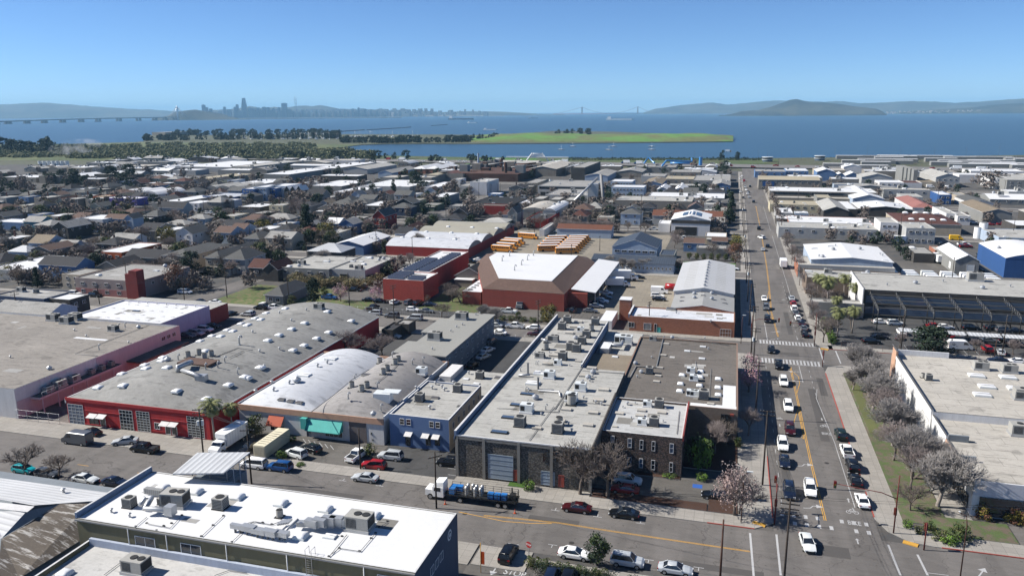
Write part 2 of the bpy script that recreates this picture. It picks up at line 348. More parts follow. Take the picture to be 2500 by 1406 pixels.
 if far:
  for (x, y) in [(x, sy*(W/2-.1)) for x in ax for sy in (-1, 1)]:
   b.box(x-.3, x+.3, y-.12, y+.12, 0, .6, tyre)
  o = len(gl.v); b.add(gl.v, gl.f, glass)
  kit = [('body', b.data('car_body'), (0, 0, 0), [])]
 else:
  hm, tm = hl.data('headlight'), tl.data('tail_light')
  kit = [('body', b.data('car_body'), (0, 0, 0), []), ('window_glass', gl.data('car_glass'), (0, 0, 0), [])]
  for x in ax:
   for sy in (-1, 1): kit.append(('wheel', wt, (x, sy*(W/2-.1), .33), [('rim', wr, (0, 0, 0), [])]))
  for sy in (-1, 1): kit.append(('headlight', hm, (Ln/2-.08, sy*W*.34, zh), [])); kit.append(('tail_light', tm, (-Ln/2+.05, sy*W*.37, st[1][1]-.2), []))
 KITS[k] = kit; return kit
def van_kit(kind, color, far):
 P = PAINTS[color]; b = MB(); gl = MB(); kit = []
 def side(prof, w, m, bev=.1):
  # profile in x-z swept across the width, upper edge tucked in
  n = len(prof); vs = []
  for y, k in ((-w, 0), (-w+bev, 1), (w-bev, 1), (w, 0)):
   for x, z in prof: vs.append((x, y, z-(.0 if k else (bev*.8 if z > 1.5 else 0))))
  fs = [(j*n+i, j*n+(i+1) % n, (j+1)*n+(i+1) % n, (j+1)*n+i) for j in range(3) for i in range(n)]
  fs += [tuple(range(n))[::-1], tuple(range(3*n, 4*n))]
  b.add(vs, fs, m)
 if kind == 'van':
  side([(-2.9, .35), (-2.95, 2.3), (-2.8, 2.55), (.9, 2.55), (1.4, 2.45), (2.25, 1.45), (2.85, 1.2), (2.95, .8), (2.9, .35)], 1.0, P)
  gl.add([(1.47, -.82, 2.36), (2.2, -.88, 1.52), (2.2, .88, 1.52), (1.47, .82, 2.36)], [(0, 1, 2, 3)], glass)
  gl.v = [(x+.035, y, z+.03) for x, y, z in gl.v]
  for sy in (-1, 1): gl.add([(.6, sy*1.006, 1.5), (1.85, sy*1.006, 1.5), (1.3, sy*1.006, 2.15), (.6, sy*1.006, 2.15)], [(0, 1, 2, 3)], glass)
  ax, wh, W = (-1.8, 1.9), .36, 2.0
 elif kind == 'bus':
  side([(-5.6, .5), (-5.6, 2.9), (-5.4, 3.05), (4.0, 3.05), (4.3, 2.9), (4.4, 1.75), (5.4, 1.55), (5.55, .6), (5.5, .5)], 1.22, P, .25)
  b.box(-5.3, 4.0, -1.0, 1.0, 3.04, 3.1, PAINTS['white'])
  for sy in (-1, 1):
   for i in range(9): gl.box(-5.2+i*1.02, -4.35+i*1.02, sy*1.225-.01, sy*1.225+.01, 1.8, 2.5, glass)
   b.box(-5.5, 4.2, sy*1.23-.01, sy*1.23+.01, 1.15, 1.28, trim)
  gl.box(4.36, 4.42, -1.05, 1.05, 1.85, 2.75, glass); gl.box(-5.63, -5.6, -.9, .9, 1.8, 2.6, glass)
  ax, wh, W = (-3.2, 4.0), .48, 2.44
 else:
  side([(2.2, .6), (2.2, 2.3), (3.3, 2.3), (3.7, 1.7), (4.6, 1.35), (4.75, .6)], 1.05, P)
  gl.add([(3.33, -.9, 2.2), (3.72, -.95, 1.72), (3.72, .95, 1.72), (3.33, .9, 2.2)], [(0, 1, 2, 3)], glass); gl.v = [(x+.03, y, z+.03) for x, y, z in gl.v]
  for sy in (-1, 1): gl.add([(2.5, sy*1.056, 1.6), (3.6, sy*1.056, 1.6), (3.25, sy*1.056, 2.1), (2.5, sy*1.056, 2.1)], [(0, 1, 2, 3)], glass)
  b.box(-4.4, 2.2, -.45, .45, .65, .95, trim)
  c = MB().box(-4.5, 2.0, -1.25, 1.25, .98, 3.55, PAINTS['white']); c.box(1.2, 2.35, -1.1, 1.1, 2.7, 3.5, PAINTS['white'])
  for i in range(9): c.box(-4.42+i*.78, -4.38+i*.78, -1.262, 1.262, 1.05, 3.5, galv)
  c.box(-4.53, -4.5, -1.15, 1.15, 1.1, 3.4, frame_w)
  if far: b.add(c.v, [f for f in c.f], PAINTS['white'])
  else: kit.append(('cargo_box', c.data('cargo_box'), (0, 0, 0), []))
  ax, wh, W = (-2.9, 3.3), .48, 2.3
 if far:
  for x in ax:
   for sy in (-1, 1): b.box(x-wh, x+wh, sy*(W/2)-.13, sy*(W/2)+.02, 0, wh*2, tyre)
  b.add(gl.v, gl.f, glass); kit.append(('body', b.data('van_body'), (0, 0, 0), []))
 else:
  kit += [('body', b.data('van_body'), (0, 0, 0), []), ('window_glass', gl.data('van_glass'), (0, 0, 0), [])]
  wt, wr = wheel_mesh(wh, .26)
  for x in ax:
   for sy in (-1, 1): kit.append(('wheel', wt, (x, sy*(W/2-.1), wh), [('rim', wr, (0, 0, 0), [])]))
  hm = MB().box(-.05, .05, -.15, .15, 0, .18, lamp_w).data('headlight'); tm = MB().box(-.05, .05, -.1, .1, 0, .3, lamp_r).data('tail_light')
  xf = {'van': 2.92, 'bus': 5.5, 'box truck': 4.7}[kind]; xb = {'van': -2.93, 'bus': -5.6, 'box truck': -4.5}[kind]
  for sy in (-1, 1): kit.append(('headlight', hm, (xf, sy*W*.38, .8), [])); kit.append(('tail_light', tm, (xb, sy*W*.42, .9), []))
 KITS[(kind, color, far)] = kit; return kit
CNAME = {'sky': 'light blue', 'pale': 'pale grey'}
def car(f, x, y, head, kind, color, label=None, group=None, where='parked', s=1, world=None, z=0):
 X, Y = world if world else g(f, x, y, z)
 far = Y > 262
 cat = {'pickup': 'pickup truck', 'minivan': 'minivan', 'bus': 'school bus', 'box truck': 'truck'}.get(kind, 'van' if kind == 'van' else ('suv' if kind == 'suv' else 'car'))
 nm = {'box truck': 'box_truck', 'bus': 'school_bus', 'pickup': 'pickup_truck'}.get(kind, kind)
 o = stamp(car_kit(kind, color, far), (X, Y, z+.02), radians(head), s, rootname=nm)
 if far:   # too small to show its parts: one mesh, at top level
  ch = None
 cn = CNAME.get(color, color)
 if label: tag(o, label, cat, group)
 else: auto(o, f'{cn} {kind} {where}', X, Y, cat, group)
 return o
# ------------------------------------------------ trees
def mk_bare(seed, h=7.0, spread=1.0, trunk=1.6, style='round', levels=4, tw=None, bk=None, rt=.17, kids=(4, 4, 4, 6), thick=.016):
 rnd = random.Random(seed); T = MB(); C = MB(); tw = tw or twigg; bk = bk or bark
 def seg(M, p, q, r0, r1, m, n=3):
  d = (q-p); L = d.length
  if L < 1e-4: return
  d /= L; a = d.orthogonal().normalized(); b = d.cross(a); vs = []
  for c, r in ((p, r0), (q, r1)): vs += [c+a*r*cos(2*pi*j/n)+b*r*sin(2*pi*j/n) for j in range(n)]
  M.add(vs, [(j, (j+1) % n, n+(j+1) % n, n+j) for j in range(n)], m, True)
 def grow(p, d, L, r, lv):
  M = T if lv >= levels-1 else C; m = bk if lv >= 2 else tw
  q = p; k = 3 if lv >= 2 else 2
  for i in range(k):
   up = .16 if style == 'round' else (.3 if style == 'vase' else -.22)
   d = (d+Vector((rnd.gauss(0, .12), rnd.gauss(0, .12), rnd.gauss(up*.4, .1)))).normalized(); nq = q+d*L/k
   seg(M, q, nq, max(r*(1-.22*i/k*1.5), thick), max(r*(1-.22*(i+1)/k*1.5), thick*.8), m, 5 if lv >= levels-1 else 3)
   if lv > 0 and i == k-2 and lv < levels:
    sub(nq, d, L*.7, r*.5, lv-1, 2)
   q = nq
  if lv > 0: sub(q, d, L, r, lv-1, kids[levels-lv] if levels-lv < len(kids) else 4)
 def sub(p, d, L, r, lv, n):
  a0 = rnd.random()*6.28
  for i in range(n):
   az = a0+i*2*pi/n+rnd.uniform(-.5, .5); t = rnd.uniform(.35, .85)*spread
   o = d.orthogonal().normalized(); b2 = d.cross(o)
   nd = (d*cos(t)+(o*cos(az)+b2*sin(az))*sin(t)).normalized()
   if nd.z < -.3: nd.z *= -.3
   grow(p, nd, L*rnd.uniform(.62, .86), r*rnd.uniform(.5, .65), lv)
 grow(Vector((0, 0, -.05)), Vector((0, 0, 1)), trunk if style == 'round' else trunk*.6, rt, levels)
 zm = max(v[2] for v in C.v) if C.v else 1
 return [('trunk', T, (0, 0, 0), []), ('crown', C, (0, 0, 0), [])], zm
def norm_kit(kit, zm, h):
 out = []
 for nm, M, l, s_ in kit:
  k = h/zm; M.v = [(v[0]*k, v[1]*k, v[2]*k) for v in M.v]; out.append((nm, M.data(nm), l, []))
 return out
def mk_leafy(seed, h, w, trunk_h, m, m2=None, n_lump=34, per=60, leaf=.22, shape='round', bk=None):
 rnd = random.Random(seed); C = MB(); T = MB(); bk = bk or bark
 T.tube([(0, 0, -.05), (rnd.uniform(-.1, .1), 0, trunk_h*.5), (0, rnd.uniform(-.1, .1), trunk_h+.25*(h-trunk_h))], .03*h+.04, bk, 6, .015*h)
 for i in range(4):
  a = i*1.6+rnd.random(); T.tube([(0, 0, trunk_h*.8), (cos(a)*w*.22, sin(a)*w*.22, trunk_h+(h-trunk_h)*.4)], .012*h+.02, bk, 4, .02)
 ch = h-trunk_h
 for i in range(n_lump):
  u = rnd.uniform(-.95, 1); a = rnd.random()*6.283; rr = sqrt(max(0, 1-u*u))*rnd.uniform(.45, 1)
  if shape == 'cone': hz = (u+1)/2; rr = (1-hz)**.8*rnd.uniform(.3, 1)+.05; zc = trunk_h+ch*hz
  elif shape == 'column': hz = (u+1)/2; rr = min(1, (1-hz)*2.6+.1)*rnd.uniform(.3, 1); zc = trunk_h+ch*hz
  else: zc = trunk_h+ch*(.5+.45*u)
  cx, cy_ = cos(a)*rr*w*.42, sin(a)*rr*w*.42; lr = w*(.2 if shape == 'round' else .15)*rnd.uniform(.65, 1.25); mm = m2 if (m2 and rnd.random() < .4) else m
  for j in range(per):
   v = Vector((rnd.gauss(0, 1), rnd.gauss(0, 1), rnd.gauss(0, .85))).normalized()*lr*rnd.uniform(.6, 1.08)
   p = Vector((cx, cy_, zc))+v; nn = (v.normalized()+Vector((rnd.gauss(0, .5), rnd.gauss(0, .5), rnd.gauss(0, .5)))).normalized()
   t = nn.orthogonal().normalized(); t = (t*cos(j)+nn.cross(t)*sin(j)); b2 = nn.cross(t); s_ = leaf*rnd.uniform(.6, 1.4)
   C.add([p-t*s_, p-b2*s_*.6, p+t*s_, p+b2*s_*.6], [(0, 1, 2, 3)], mm)
 return [('trunk', T.data('trunk'), (0, 0, 0), []), ('crown', C.data('crown'), (0, 0, 0), [])]
def mk_palm(seed, h, fr=3.3, nf=40):
 rnd = random.Random(seed); T = MB(); C = MB(); bx, by = rnd.uniform(-.3, .3), rnd.uniform(-.3, .3)
 T.tube([(0, 0, -.05), (bx*.3, by*.3, h*.3), (bx*.8, by*.8, h*.7), (bx, by, h)], .24, barkp, 8, .16)
 for i in range(nf):
  a = i*2.399+rnd.uniform(-.2, .2); el = radians(80-i*(125/nf)); L = fr*rnd.uniform(.85, 1.1); n = 12
  p = Vector((bx, by, h)); hd = Vector((cos(a), sin(a), 0)); sd = Vector((-sin(a), cos(a), 0)); e = el
  for j in range(n):
   d = hd*cos(e)+Vector((0, 0, 1))*sin(e); q = p+d*(L/n); e -= .17
   ll = fr*.26*sin(pi*(j+1)/(n+1.3))+.08
   for s_ in (-1, 1):
    tip = (p+q)/2+sd*s_*ll*.85+d*ll*.5-Vector((0, 0, ll*.45))
    C.add([p, q, tip], [(0, 1, 2)], palm_l)
   C.add([p-sd*.02, p+sd*.02, q], [(0, 1, 2)], leaf_o); p = q
 return [('trunk', T.data('trunk'), (0, 0, 0), []), ('crown', C.data('crown'), (0, 0, 0), [])]
TK = {}
def tkit(k):
 if k in TK: return TK[k]
 t, sd = k.split(':'); sd = int(sd)
 if t == 'grey': r = mk_bare(100+sd, tw=twigg, bk=barkp, style='vase', spread=.8, trunk=.7, kids=(6, 4, 4, 4, 4), levels=5, thick=.0045, rt=.05); r = norm_kit(*r, 6.0)
 elif t == 'brown': r = mk_bare(200+sd, tw=twigb, kids=(4, 4, 5, 5)); r = norm_kit(*r, 6.0)
 elif t == 'mauve': r = mk_bare(300+sd, tw=twigp, kids=(4, 5, 5, 6), trunk=2.0); r = norm_kit(*r, 6.0)
 elif t == 'blossom': r = mk_leafy(400+sd, 5, 4.4, 1.2, blos, blos2, 30, 50, .12)
 elif t == 'paleblossom': r = mk_leafy(410+sd, 6, 5.6, 1.8, blos2, twigp, 36, 70, .11)
 elif t == 'leafy': r = mk_leafy(500+sd, 6, 5, 1.0, leaf_d, leaf_g, 30, 60, .2)
 elif t == 'olive': r = mk_leafy(600+sd, 5, 4.6, .8, leaf_o, leaf_g, 30, 55, .18)
 elif t == 'yellow': r = mk_leafy(650+sd, 4.5, 5, .6, leaf_y, leaf_o, 30, 55, .17)
 elif t == 'rust': r = mk_leafy(670+sd, 5, 5, 1, leaf_r, twigb, 30, 55, .14)
 elif t == 'dark': r = mk_leafy(700+sd, 9, 6.5, .8, leaf_d, None, 40, 60, .26)
 elif t == 'conifer': r = mk_leafy(750+sd, 12, 5.5, .8, leaf_d, None, 60, 50, .26, 'cone')
 elif t == 'cypress': r = mk_leafy(800+sd, 9, 2.6, .3, leaf_d, leaf_g, 44, 45, .2, 'column')
 elif t == 'palm': r = mk_palm(sd, 9)
 elif t == 'fardark': r = mk_leafy(850+sd, 9, 8, .6, leaf_d, None, 16, 30, .55)
 elif t == 'farbrown': r = mk_leafy(860+sd, 7, 7, 1, twigb, None, 18, 30, .4)
 elif t == 'bush': r = mk_leafy(900+sd, 1.6, 2.4, .05, leaf_g, leaf_o, 16, 45, .11)
 elif t == 'limebush': r = mk_leafy(910+sd, 1.5, 2.4, .05, leaf_l, leaf_g, 18, 50, .11)
 elif t == 'rustbush': r = mk_leafy(920+sd, 1.5, 2.2, .05, leaf_y, leaf_r, 16, 45, .12)
 TK[k] = r; return r
TD = {'grey': 'pale grey leafless tree', 'brown': 'dark brown leafless tree', 'mauve': 'mauve grey bare tree', 'blossom': 'pink blossoming plum tree', 'paleblossom': 'dusty pink budding tree', 'leafy': 'green leafy tree',
  'olive': 'olive green round tree', 'yellow': 'yellow green spreading tree', 'rust': 'rusty red tree', 'dark': 'dark evergreen tree', 'conifer': 'tall dark conifer', 'cypress': 'slim dark cypress', 'palm': 'tall palm tree',
  'fardark': 'dark rounded tree', 'farbrown': 'brown bare tree', 'bush': 'green bush', 'limebush': 'bright green shrub', 'rustbush': 'rust tipped shrub'}
TH = {'grey': 6, 'brown': 6, 'mauve': 6, 'blossom': 5, 'paleblossom': 6, 'leafy': 6, 'olive': 5, 'yellow': 4.5, 'rust': 5, 'dark': 9, 'conifer': 12, 'cypress': 9, 'palm': 10.5, 'fardark': 9, 'farbrown': 7, 'bush': 1.6, 'limebush': 1.5, 'rustbush': 1.5}
def tree(kind, f, x, y, h, label=None, world=None, group=None, wide=1.0, z=0, var=None):
 X, Y = world if world else g(f, x, y)
 v = var if var is not None else random.randrange(3)
 s = h/TH[kind]
 isb = 'bush' in kind
 nm = 'shrub' if isb else ('palm_tree' if kind == 'palm' else 'tree')
 kit = tkit(f'{kind}:{v}')
 if isb:
  o = link(nm, kit[1][1], None, (X, Y, z))
 else: o = stamp(kit, (X, Y, z), 0, 1, rootname=nm)
 o.rotation_euler = (0, 0, random.random()*6.28); o.scale = (s*wide, s*wide, s)
 cat = 'shrub' if isb else ('palm tree' if kind == 'palm' else 'tree')
 if label: tag(o, label, cat, group)
 else: auto(o, TD[kind], X, Y, cat, group)
 return o
# ------------------------------------------------ buildings
def onfront(f, x, y, Y0):
 d = ray(f, x, y); t = Y0/d.y; return d.x*t, CH+d.z*t
def onside(f, x, y, X0):
 d = ray(f, x, y); t = X0/d.x; return d.y*t, CH+d.z*t
FOOT = []; PATCH = [mat('patch_a', (.36, .35, .33), .9, .12), mat('patch_b', (.22, .21, .19), .9, .15), mat('patch_c', (.46, .45, .43), .8, .1)]
class Bd:
 def __init__(s, name, label, cat, x0, x1, y0, y1, h, group=None):
  s.x0, s.x1, s.y0, s.y1, s.h = x0, x1, y0, y1, h
  s.root = link(name, None, None, (x0, y0, 0)); s.off = (-x0, -y0, 0)
  if label: tag(s.root, label, cat, group)
  FOOT.append((min(x0, x1), max(x0, x1), min(y0, y1), max(y0, y1)))
 def part(s, mb, name, label=None):
  o = mb.obj(name, s.root, s.off)
  if label: o['label'] = label
  return o
 def sub(s, mb, name, parent): return mb.obj(name, parent)
def ext(f, xl, yl, xr, h, xb=None, yb=None, depth=None):
 X0, Y0 = g(f, xl, yl, h); X1 = atx(f, xr, Y0, h)
 Y1 = Y0+depth if depth else aty(f, yb, X0, h)
 return X0, X1, Y0, Y1
def flat(name, label, cat, e, h, wall, roof, par=.45, cap=None, pt=.28, group=None, base=None):
 x0, x1, y0, y1 = e; b = Bd(name, label, cat, x0, x1, y0, y1, h, group)
 zr = h-par; w = MB().box(x0, x1, y0, y1, -.2, zr-.02, wall)
 if par > 0:
  for q in ((x0, x1, y0, y0+pt), (x0, x1, y1-pt, y1), (x0, x0+pt, y0+pt, y1-pt), (x1-pt, x1, y0+pt, y1-pt)): w.box(*q, zr-.02, h, wall, cap or wall)
 b.part(w, 'wall'); i = pt if par > 0 else -.15
 b.part(MB().box(x0+i, x1-i, y0+i, y1-i, zr-.015, zr+.03, roof), 'roof'); b.zr = zr+.03
 if y0 < 400 and (x1-x0)*(y1-y0) > 200 and x0 > -250:      # repairs in the roofing
  rn = random.Random(int(x0*9+y0))
  for k in range(7):
   w_, d_ = rn.uniform(.8, 5), rn.uniform(.6, 3); X, Y = rn.uniform(x0+1, x1-w_-1), rn.uniform(y0+1, y1-d_-1)
   b.part(MB().box(X, X+w_, Y, Y+d_, zr+.02, zr+.034+k*.002, PATCH[k % 3]), 'roof_patch')
 return b
def win(b, f, xa, ya, xb, yb, face='F', fr=None, gl=None, nx=2, nz=1, name='window', off=.05, fillm=None):
 if face == 'F':
  c = onfront(f, (xa+xb)/2, (ya+yb)/2, b.y0); l = onfront(f, xa, (ya+yb)/2, b.y0)[0]; r = onfront(f, xb, (ya+yb)/2, b.y0)[0]
  t = onfront(f, (xa+xb)/2, ya, b.y0)[1]; bo = onfront(f, (xa+xb)/2, yb, b.y0)[1]
  return winw(b, 'F', l, r, bo, t, fr, gl, nx, nz, name, off)
 X0 = b.x1 if face == 'R' else b.x0
 l = onside(f, xa, (ya+yb)/2, X0)[0]; r = onside(f, xb, (ya+yb)/2, X0)[0]; t = onside(f, (xa+xb)/2, ya, X0)[1]; bo = onside(f, (xa+xb)/2, yb, X0)[1]
 return winw(b, face, min(l, r), max(l, r), bo, t, fr, gl, nx, nz, name, off)
def winw(b, face, l, r, z0, z1, fr=None, gl=None, nx=2, nz=1, name='window', off=.05, one=False):
 fr = fr or frame_w; gl = gl or glass; z0 = max(z0, .02)
 if z1-z0 < .3: z1 = z0+.3
 M = MB(); N = MB(); fw = .07
 def bx(mb, a, c, za, zc, o0, o1, m):
  if face == 'F': mb.box(a, c, b.y0-o1, b.y0-o0, za, zc, m)
  elif face == 'R': mb.box(b.x1+o0, b.x1+o1, a, c, za, zc, m)
  else: mb.box(b.x0-o1, b.x0-o0, a, c, za, zc, m)
 bx(N, l+fw, r-fw, z0+fw, z1-fw, -.05, off-.03, gl)
 for a in (l, r-fw): bx(M, a, a+fw, z0, z1, -.02, off+.02, fr)
 for z in (z0, z1-fw): bx(M, l+fw, r-fw, z, z+fw, -.02, off+.02, fr)
 for i in range(1, nx): x = l+(r-l)*i/nx; bx(M, x-.025, x+.025, z0+fw, z1-fw, off-.02, off+.01, fr)
 for i in range(1, nz): z = z0+(z1-z0)*i/nz; bx(M, l+fw, r-fw, z-.025, z+.025, off-.02, off+.012, fr)
 if one:
  M.add(N.v, N.f, gl); return b.part(M, name)
 o = b.part(M, name); b.sub(N, 'pane', o); return o
RK = {}
def rk(t):
 if t in RK: return RK[t]
 m = MB(); subs = []
 if t == 'ac':
  m.box(-.55, .55, -.5, .5, .12, 1.1, acm); m.box(-.62, .62, -.56, .56, 0, .12, acd)
  for i in range(6): m.box(-.5, .5, -.515, -.5, .22+i*.14, .28+i*.14, acd); m.box(.55, .565, -.45, .45, .22+i*.14, .28+i*.14, acd)
  m.cyl((0, 0, 1.1), .4, .04, acd, 12); n = 'air_conditioner'
 elif t == 'drum':
  m.cyl((0, 0, .1), .42, .85, acm, 12); m.cyl((0, 0, .95), .36, .05, acd, 12); m.box(-.5, .5, -.5, .5, 0, .1, acd); n = 'air_conditioner'
 elif t == 'rtu':
  m.box(-1.2, 1.2, -.8, .8, .3, 1.55, acm); m.box(-1.3, 1.3, -.9, .9, 0, .3, galv)
  for i in range(8): m.box(-1.0+i*.13, -.93+i*.13, -.815, -.8, .45, 1.4, acd); 
  m.box(1.2, 1.215, -.7, .7, .5, 1.4, acd)
  for i in (-.15, .7): m.cyl((i, 0, 1.55), .38, .07, acd, 12)
  n = 'air_conditioner'
 elif t == 'rtuw':
  m.box(-1.0, 1.0, -.75, .75, .3, 1.5, PAINTS['pale']); m.box(-1.1, 1.1, -.85, .85, 0, .3, white_roof); m.cyl((.35, 0, 1.5), .4, .06, acd, 12); m.box(-.9, -.2, -.765, -.75, .5, 1.3, acd); n = 'air_conditioner'
 elif t == 'sky':
  m.box(-.8, .8, -.8, .8, 0, .32, PAINTS['pale']); vs = []; k = 8
  for j in range(4):
   a = j*pi/2/4
   for i in range(k*2): th = 2*pi*i/(k*2); q = max(abs(cos(th)), abs(sin(th))); r = .76*cos(a); vs.append((r*cos(th)/q*(1 if j < 3 else .9), r*sin(th)/q, .32+.36*sin(a)))
  kk = k*2; fs = [(j*kk+i, j*kk+(i+1) % kk, (j+1)*kk+(i+1) % kk, (j+1)*kk+i) for j in range(3) for i in range(kk)]+[tuple(range(3*kk, 4*kk))]
  m.add(vs, fs, dome_w, True); n = 'skylight'
 elif t == 'skf':
  m.box(-.9, .9, -.6, .6, 0, .22, PAINTS['pale']); m.box(-.84, .84, -.54, .54, .22, .27, dome_w); m.tube([(-.85, 0, .3), (.85, 0, .3)], .03, galv, 4); n = 'skylight'
 elif t == 'skd':
  m.box(-.9, .9, -.6, .6, 0, .25, acm); m.box(-.8, .8, -.5, .5, .25, .32, dome_d); n = 'skylight'
 elif t == 'skb':
  m.box(-1.5, 1.5, -.55, .55, 0, .22, acd); m.box(-1.4, 1.4, -.46, .46, .22, .3, glassb); n = 'skylight'
 elif t == 'vent':
  m.cyl((0, 0, 0), .14, .5, galv, 8); m.cyl((0, 0, .5), .3, .12, galv, 10, .12); m.cyl((0, 0, .42), .12, .1, galv, 10, .3); n = 'roof_vent'
 elif t == 'bigvent':
  m.cyl((0, 0, 0), .45, .35, galv, 12); m.cyl((0, 0, .35), .62, .25, galv, 12, .55); m.cyl((0, 0, .6), .55, .3, galv, 12, .1); n = 'roof_vent'
 elif t == 'pipe':
  m.tube([(0, 0, 0), (0, 0, .9), (.1, 0, 1.08), (.3, 0, 1.05), (.36, 0, .85)], .1, galv, 7); m.cyl((0, 0, 0), .2, .08, galv, 8); n = 'vent_pipe'
 elif t == 'stack':
  m.cyl((0, 0, 0), .22, 2.4, steelg, 10); m.cyl((0, 0, 2.4), .28, .12, steelg, 10); n = 'exhaust_stack'
 elif t == 'curb':
  m.box(-.8, .8, -.5, .5, 0, .3, pale_roof, tan_roof); n = 'roof_hatch'
 RK[t] = (n, m.data(n)); return RK[t]
def rt(b, t, f, x, y, s=1, z=None, rz=0, sx=None):
 z = b.zr if z is None else z; X, Y = g(f, x, y, z)
 return rtw(b, t, X, Y, s, z, rz, sx)
def rtw(b, t, X, Y, s=1, z=None, rz=0, sx=None):
 z = b.zr if z is None else z; n, me = rk(t)
 o = link(n, me, b.root, (X+b.off[0], Y+b.off[1], z)); o.scale = (s*(sx or 1), s, s); o.rotation_euler = (0, 0, radians(rz)); return o
def rts(b, t, f, pts, s=1, z=None, **k):
 for p in pts: rt(b, t, f, p[0], p[1], s, z, **k)
def duct(b, pts, r, name='exhaust_duct', m=None, n=8):
 return b.part(MB().tube(pts, r, m or galv, n), name)
def pipes(b, f, pts, r=.05, z=None, m=None):
 z = (b.zr if z is None else z)+.15
 return b.part(MB().tube([(*g(f, x, y, z), z) for x, y in pts], r, m or steelg, 4), 'roof_pipe')
def barrel(name, label, cat, e, h, rise, wall, roof, par=0, seg=16, axis='y', group=None, ramp=0):
 x0, x1, y0, y1 = e; b = Bd(name, label, cat, x0, x1, y0, y1, h, group)
 b.part(MB().box(x0, x1, y0, y1, -.2, h-.02, wall), 'wall'); m = MB(); vs = []
 c, d = (x0, x1) if axis == 'y' else (y0, y1); p0, p1 = (y0, y1) if axis == 'y' else (x0, x1)
 st_ = [(p0-.1, 0.02 if ramp else 1)]+([(p0+ramp*u, sin(u*pi/2)) for u in (.25, .5, .75, 1)] if ramp else [])+[(p1+.1, 1)]
 for p, kk in st_:
  for i in range(seg+1):
   t = i/seg; q = c-.1+(d-c+.2)*t; z = h+rise*kk*(1-(2*t-1)**2); vs.append((q, p, z) if axis == 'y' else (p, q, z))
 k = seg+1; ns = len(st_); fs = [(j*k+i, j*k+i+1, j*k+k+i+1, j*k+k+i) for j in range(ns-1) for i in range(seg)]; m.add(vs, fs, roof, True)
 for e_ in (0, k*(ns-1)): m.add([vs[e_+i] for i in range(k)], [tuple(range(k)) if (e_ == 0) == (axis == 'x') else tuple(range(k))[::-1]], wall)
 o = b.part(m, 'roof'); b.zr = h+rise*.9
 b.zat = lambda X, Y: h+rise*(min(1, sin(min(1, max(0, (Y-y0)/ramp))*pi/2)) if ramp else 1)*(1-(2*((X-x0)/(x1-x0) if axis == 'y' else (Y-y0)/(y1-y0))-1)**2)
 return b
def rb(b, t, f, x, y, s=1, **k):            # item on a curved roof
 z = b.h+1.5
 for _ in range(12): X, Y = g(f, x, y, z); z = .5*z+.5*b.zat(X, Y)
 return rtw(b, t, X, Y, s, z-.06, **k)
def gable(name, label, cat, e, h, rise, wall, roof, axis='y', over=.4, hip=False, group=None, mono=False, far=False, th=.14, tr=None):
 x0, x1, y0, y1 = e; b = Bd(name, label, cat, x0, x1, y0, y1, h, group)
 w = MB().box(x0, x1, y0, y1, -.2, h, wall); r = MB()
 a0, a1, c0, c1 = (x0, x1, y0, y1) if axis == 'y' else (y0, y1, x0, x1); mid = (a0+a1)/2; o = over; dz = rise*o/((a1-a0)/2)
 T = (lambda a, c, z: (a, c, z)) if axis == 'y' else (lambda a, c, z: (c, a, z))
 if mono:
  w.add([T(a0, c0, h), T(a1, c0, h), T(a1, c0, h+rise), T(a0, c1, h), T(a1, c1, h), T(a1, c1, h+rise)], [(0, 1, 2), (3, 5, 4), (1, 4, 5, 2)], wall)
  P = [T(a0-o, c0-o, h-rise*o/(a1-a0)), T(a1+o, c0-o, h+rise+rise*o/(a1-a0)), T(a1+o, c1+o, h+rise+rise*o/(a1-a0)), T(a0-o, c1+o, h-rise*o/(a1-a0))]
  r.add([*P, *[(p[0], p[1], p[2]+th) for p in P]], [(0, 1, 2, 3), (4, 7, 6, 5), (0, 4, 5, 1), (1, 5, 6, 2), (2, 6, 7, 3), (3, 7, 4, 0)], roof)
 else:
  hp = min((a1-a0)/2, (c1-c0)/2*.9) if hip else 0
  if not hip: w.add([T(a0, c0, h), T(a1, c0, h), T(mid, c0, h+rise), T(a0, c1, h), T(a1, c1, h), T(mid, c1, h+rise)], [(0, 1, 2), (3, 5, 4)], wall)
  e0, e1 = (c0+hp, c1-hp) if hip else (c0-o, c1+o)
  P = [T(a0-o, c0-o, h-dz), T(mid, e0, h+rise), T(mid, e1, h+rise), T(a0-o, c1+o, h-dz), T(a1+o, c0-o, h-dz), T(a1+o, c1+o, h-dz)]
  U = [(p[0], p[1], p[2]+th) for p in P]
  r.add(U, [(0, 1, 2, 3)[::-1], (1, 4, 5, 2)[::-1]]+([(0, 4, 1), (3, 2, 5)] if hip else []), roof)
  r.add(P, [(0, 1, 2, 3), (1, 4, 5, 2)], frame_w if not far else wall)
  tt = tr or frame_w
  for (i, j) in (((0, 3), (5, 4)) if not hip else ((0, 3), (3, 5), (5, 4), (4, 0))): r.add([P[i], P[j], U[j], U[i]], [(0, 1, 2, 3)], tt)
  if not hip:
   for (i, j) in ((0, 1), (1, 4), (5, 2), (2, 3)): r.add([P[i], P[j], U[j], U[i]], [(0, 1, 2, 3)], tt)
 b.part(w, 'wall'); b.part(r, 'roof'); b.zr = h+rise; b.rise = rise; b.axis = axis
 def zat(X, Y):
  q = X if axis == 'y' else Y
  if mono: return h+rise*(q-a0)/(a1-a0)+th
  return h+rise*(1-abs(q-mid)/((a1-a0)/2))+th
 b.zat = zat; return b
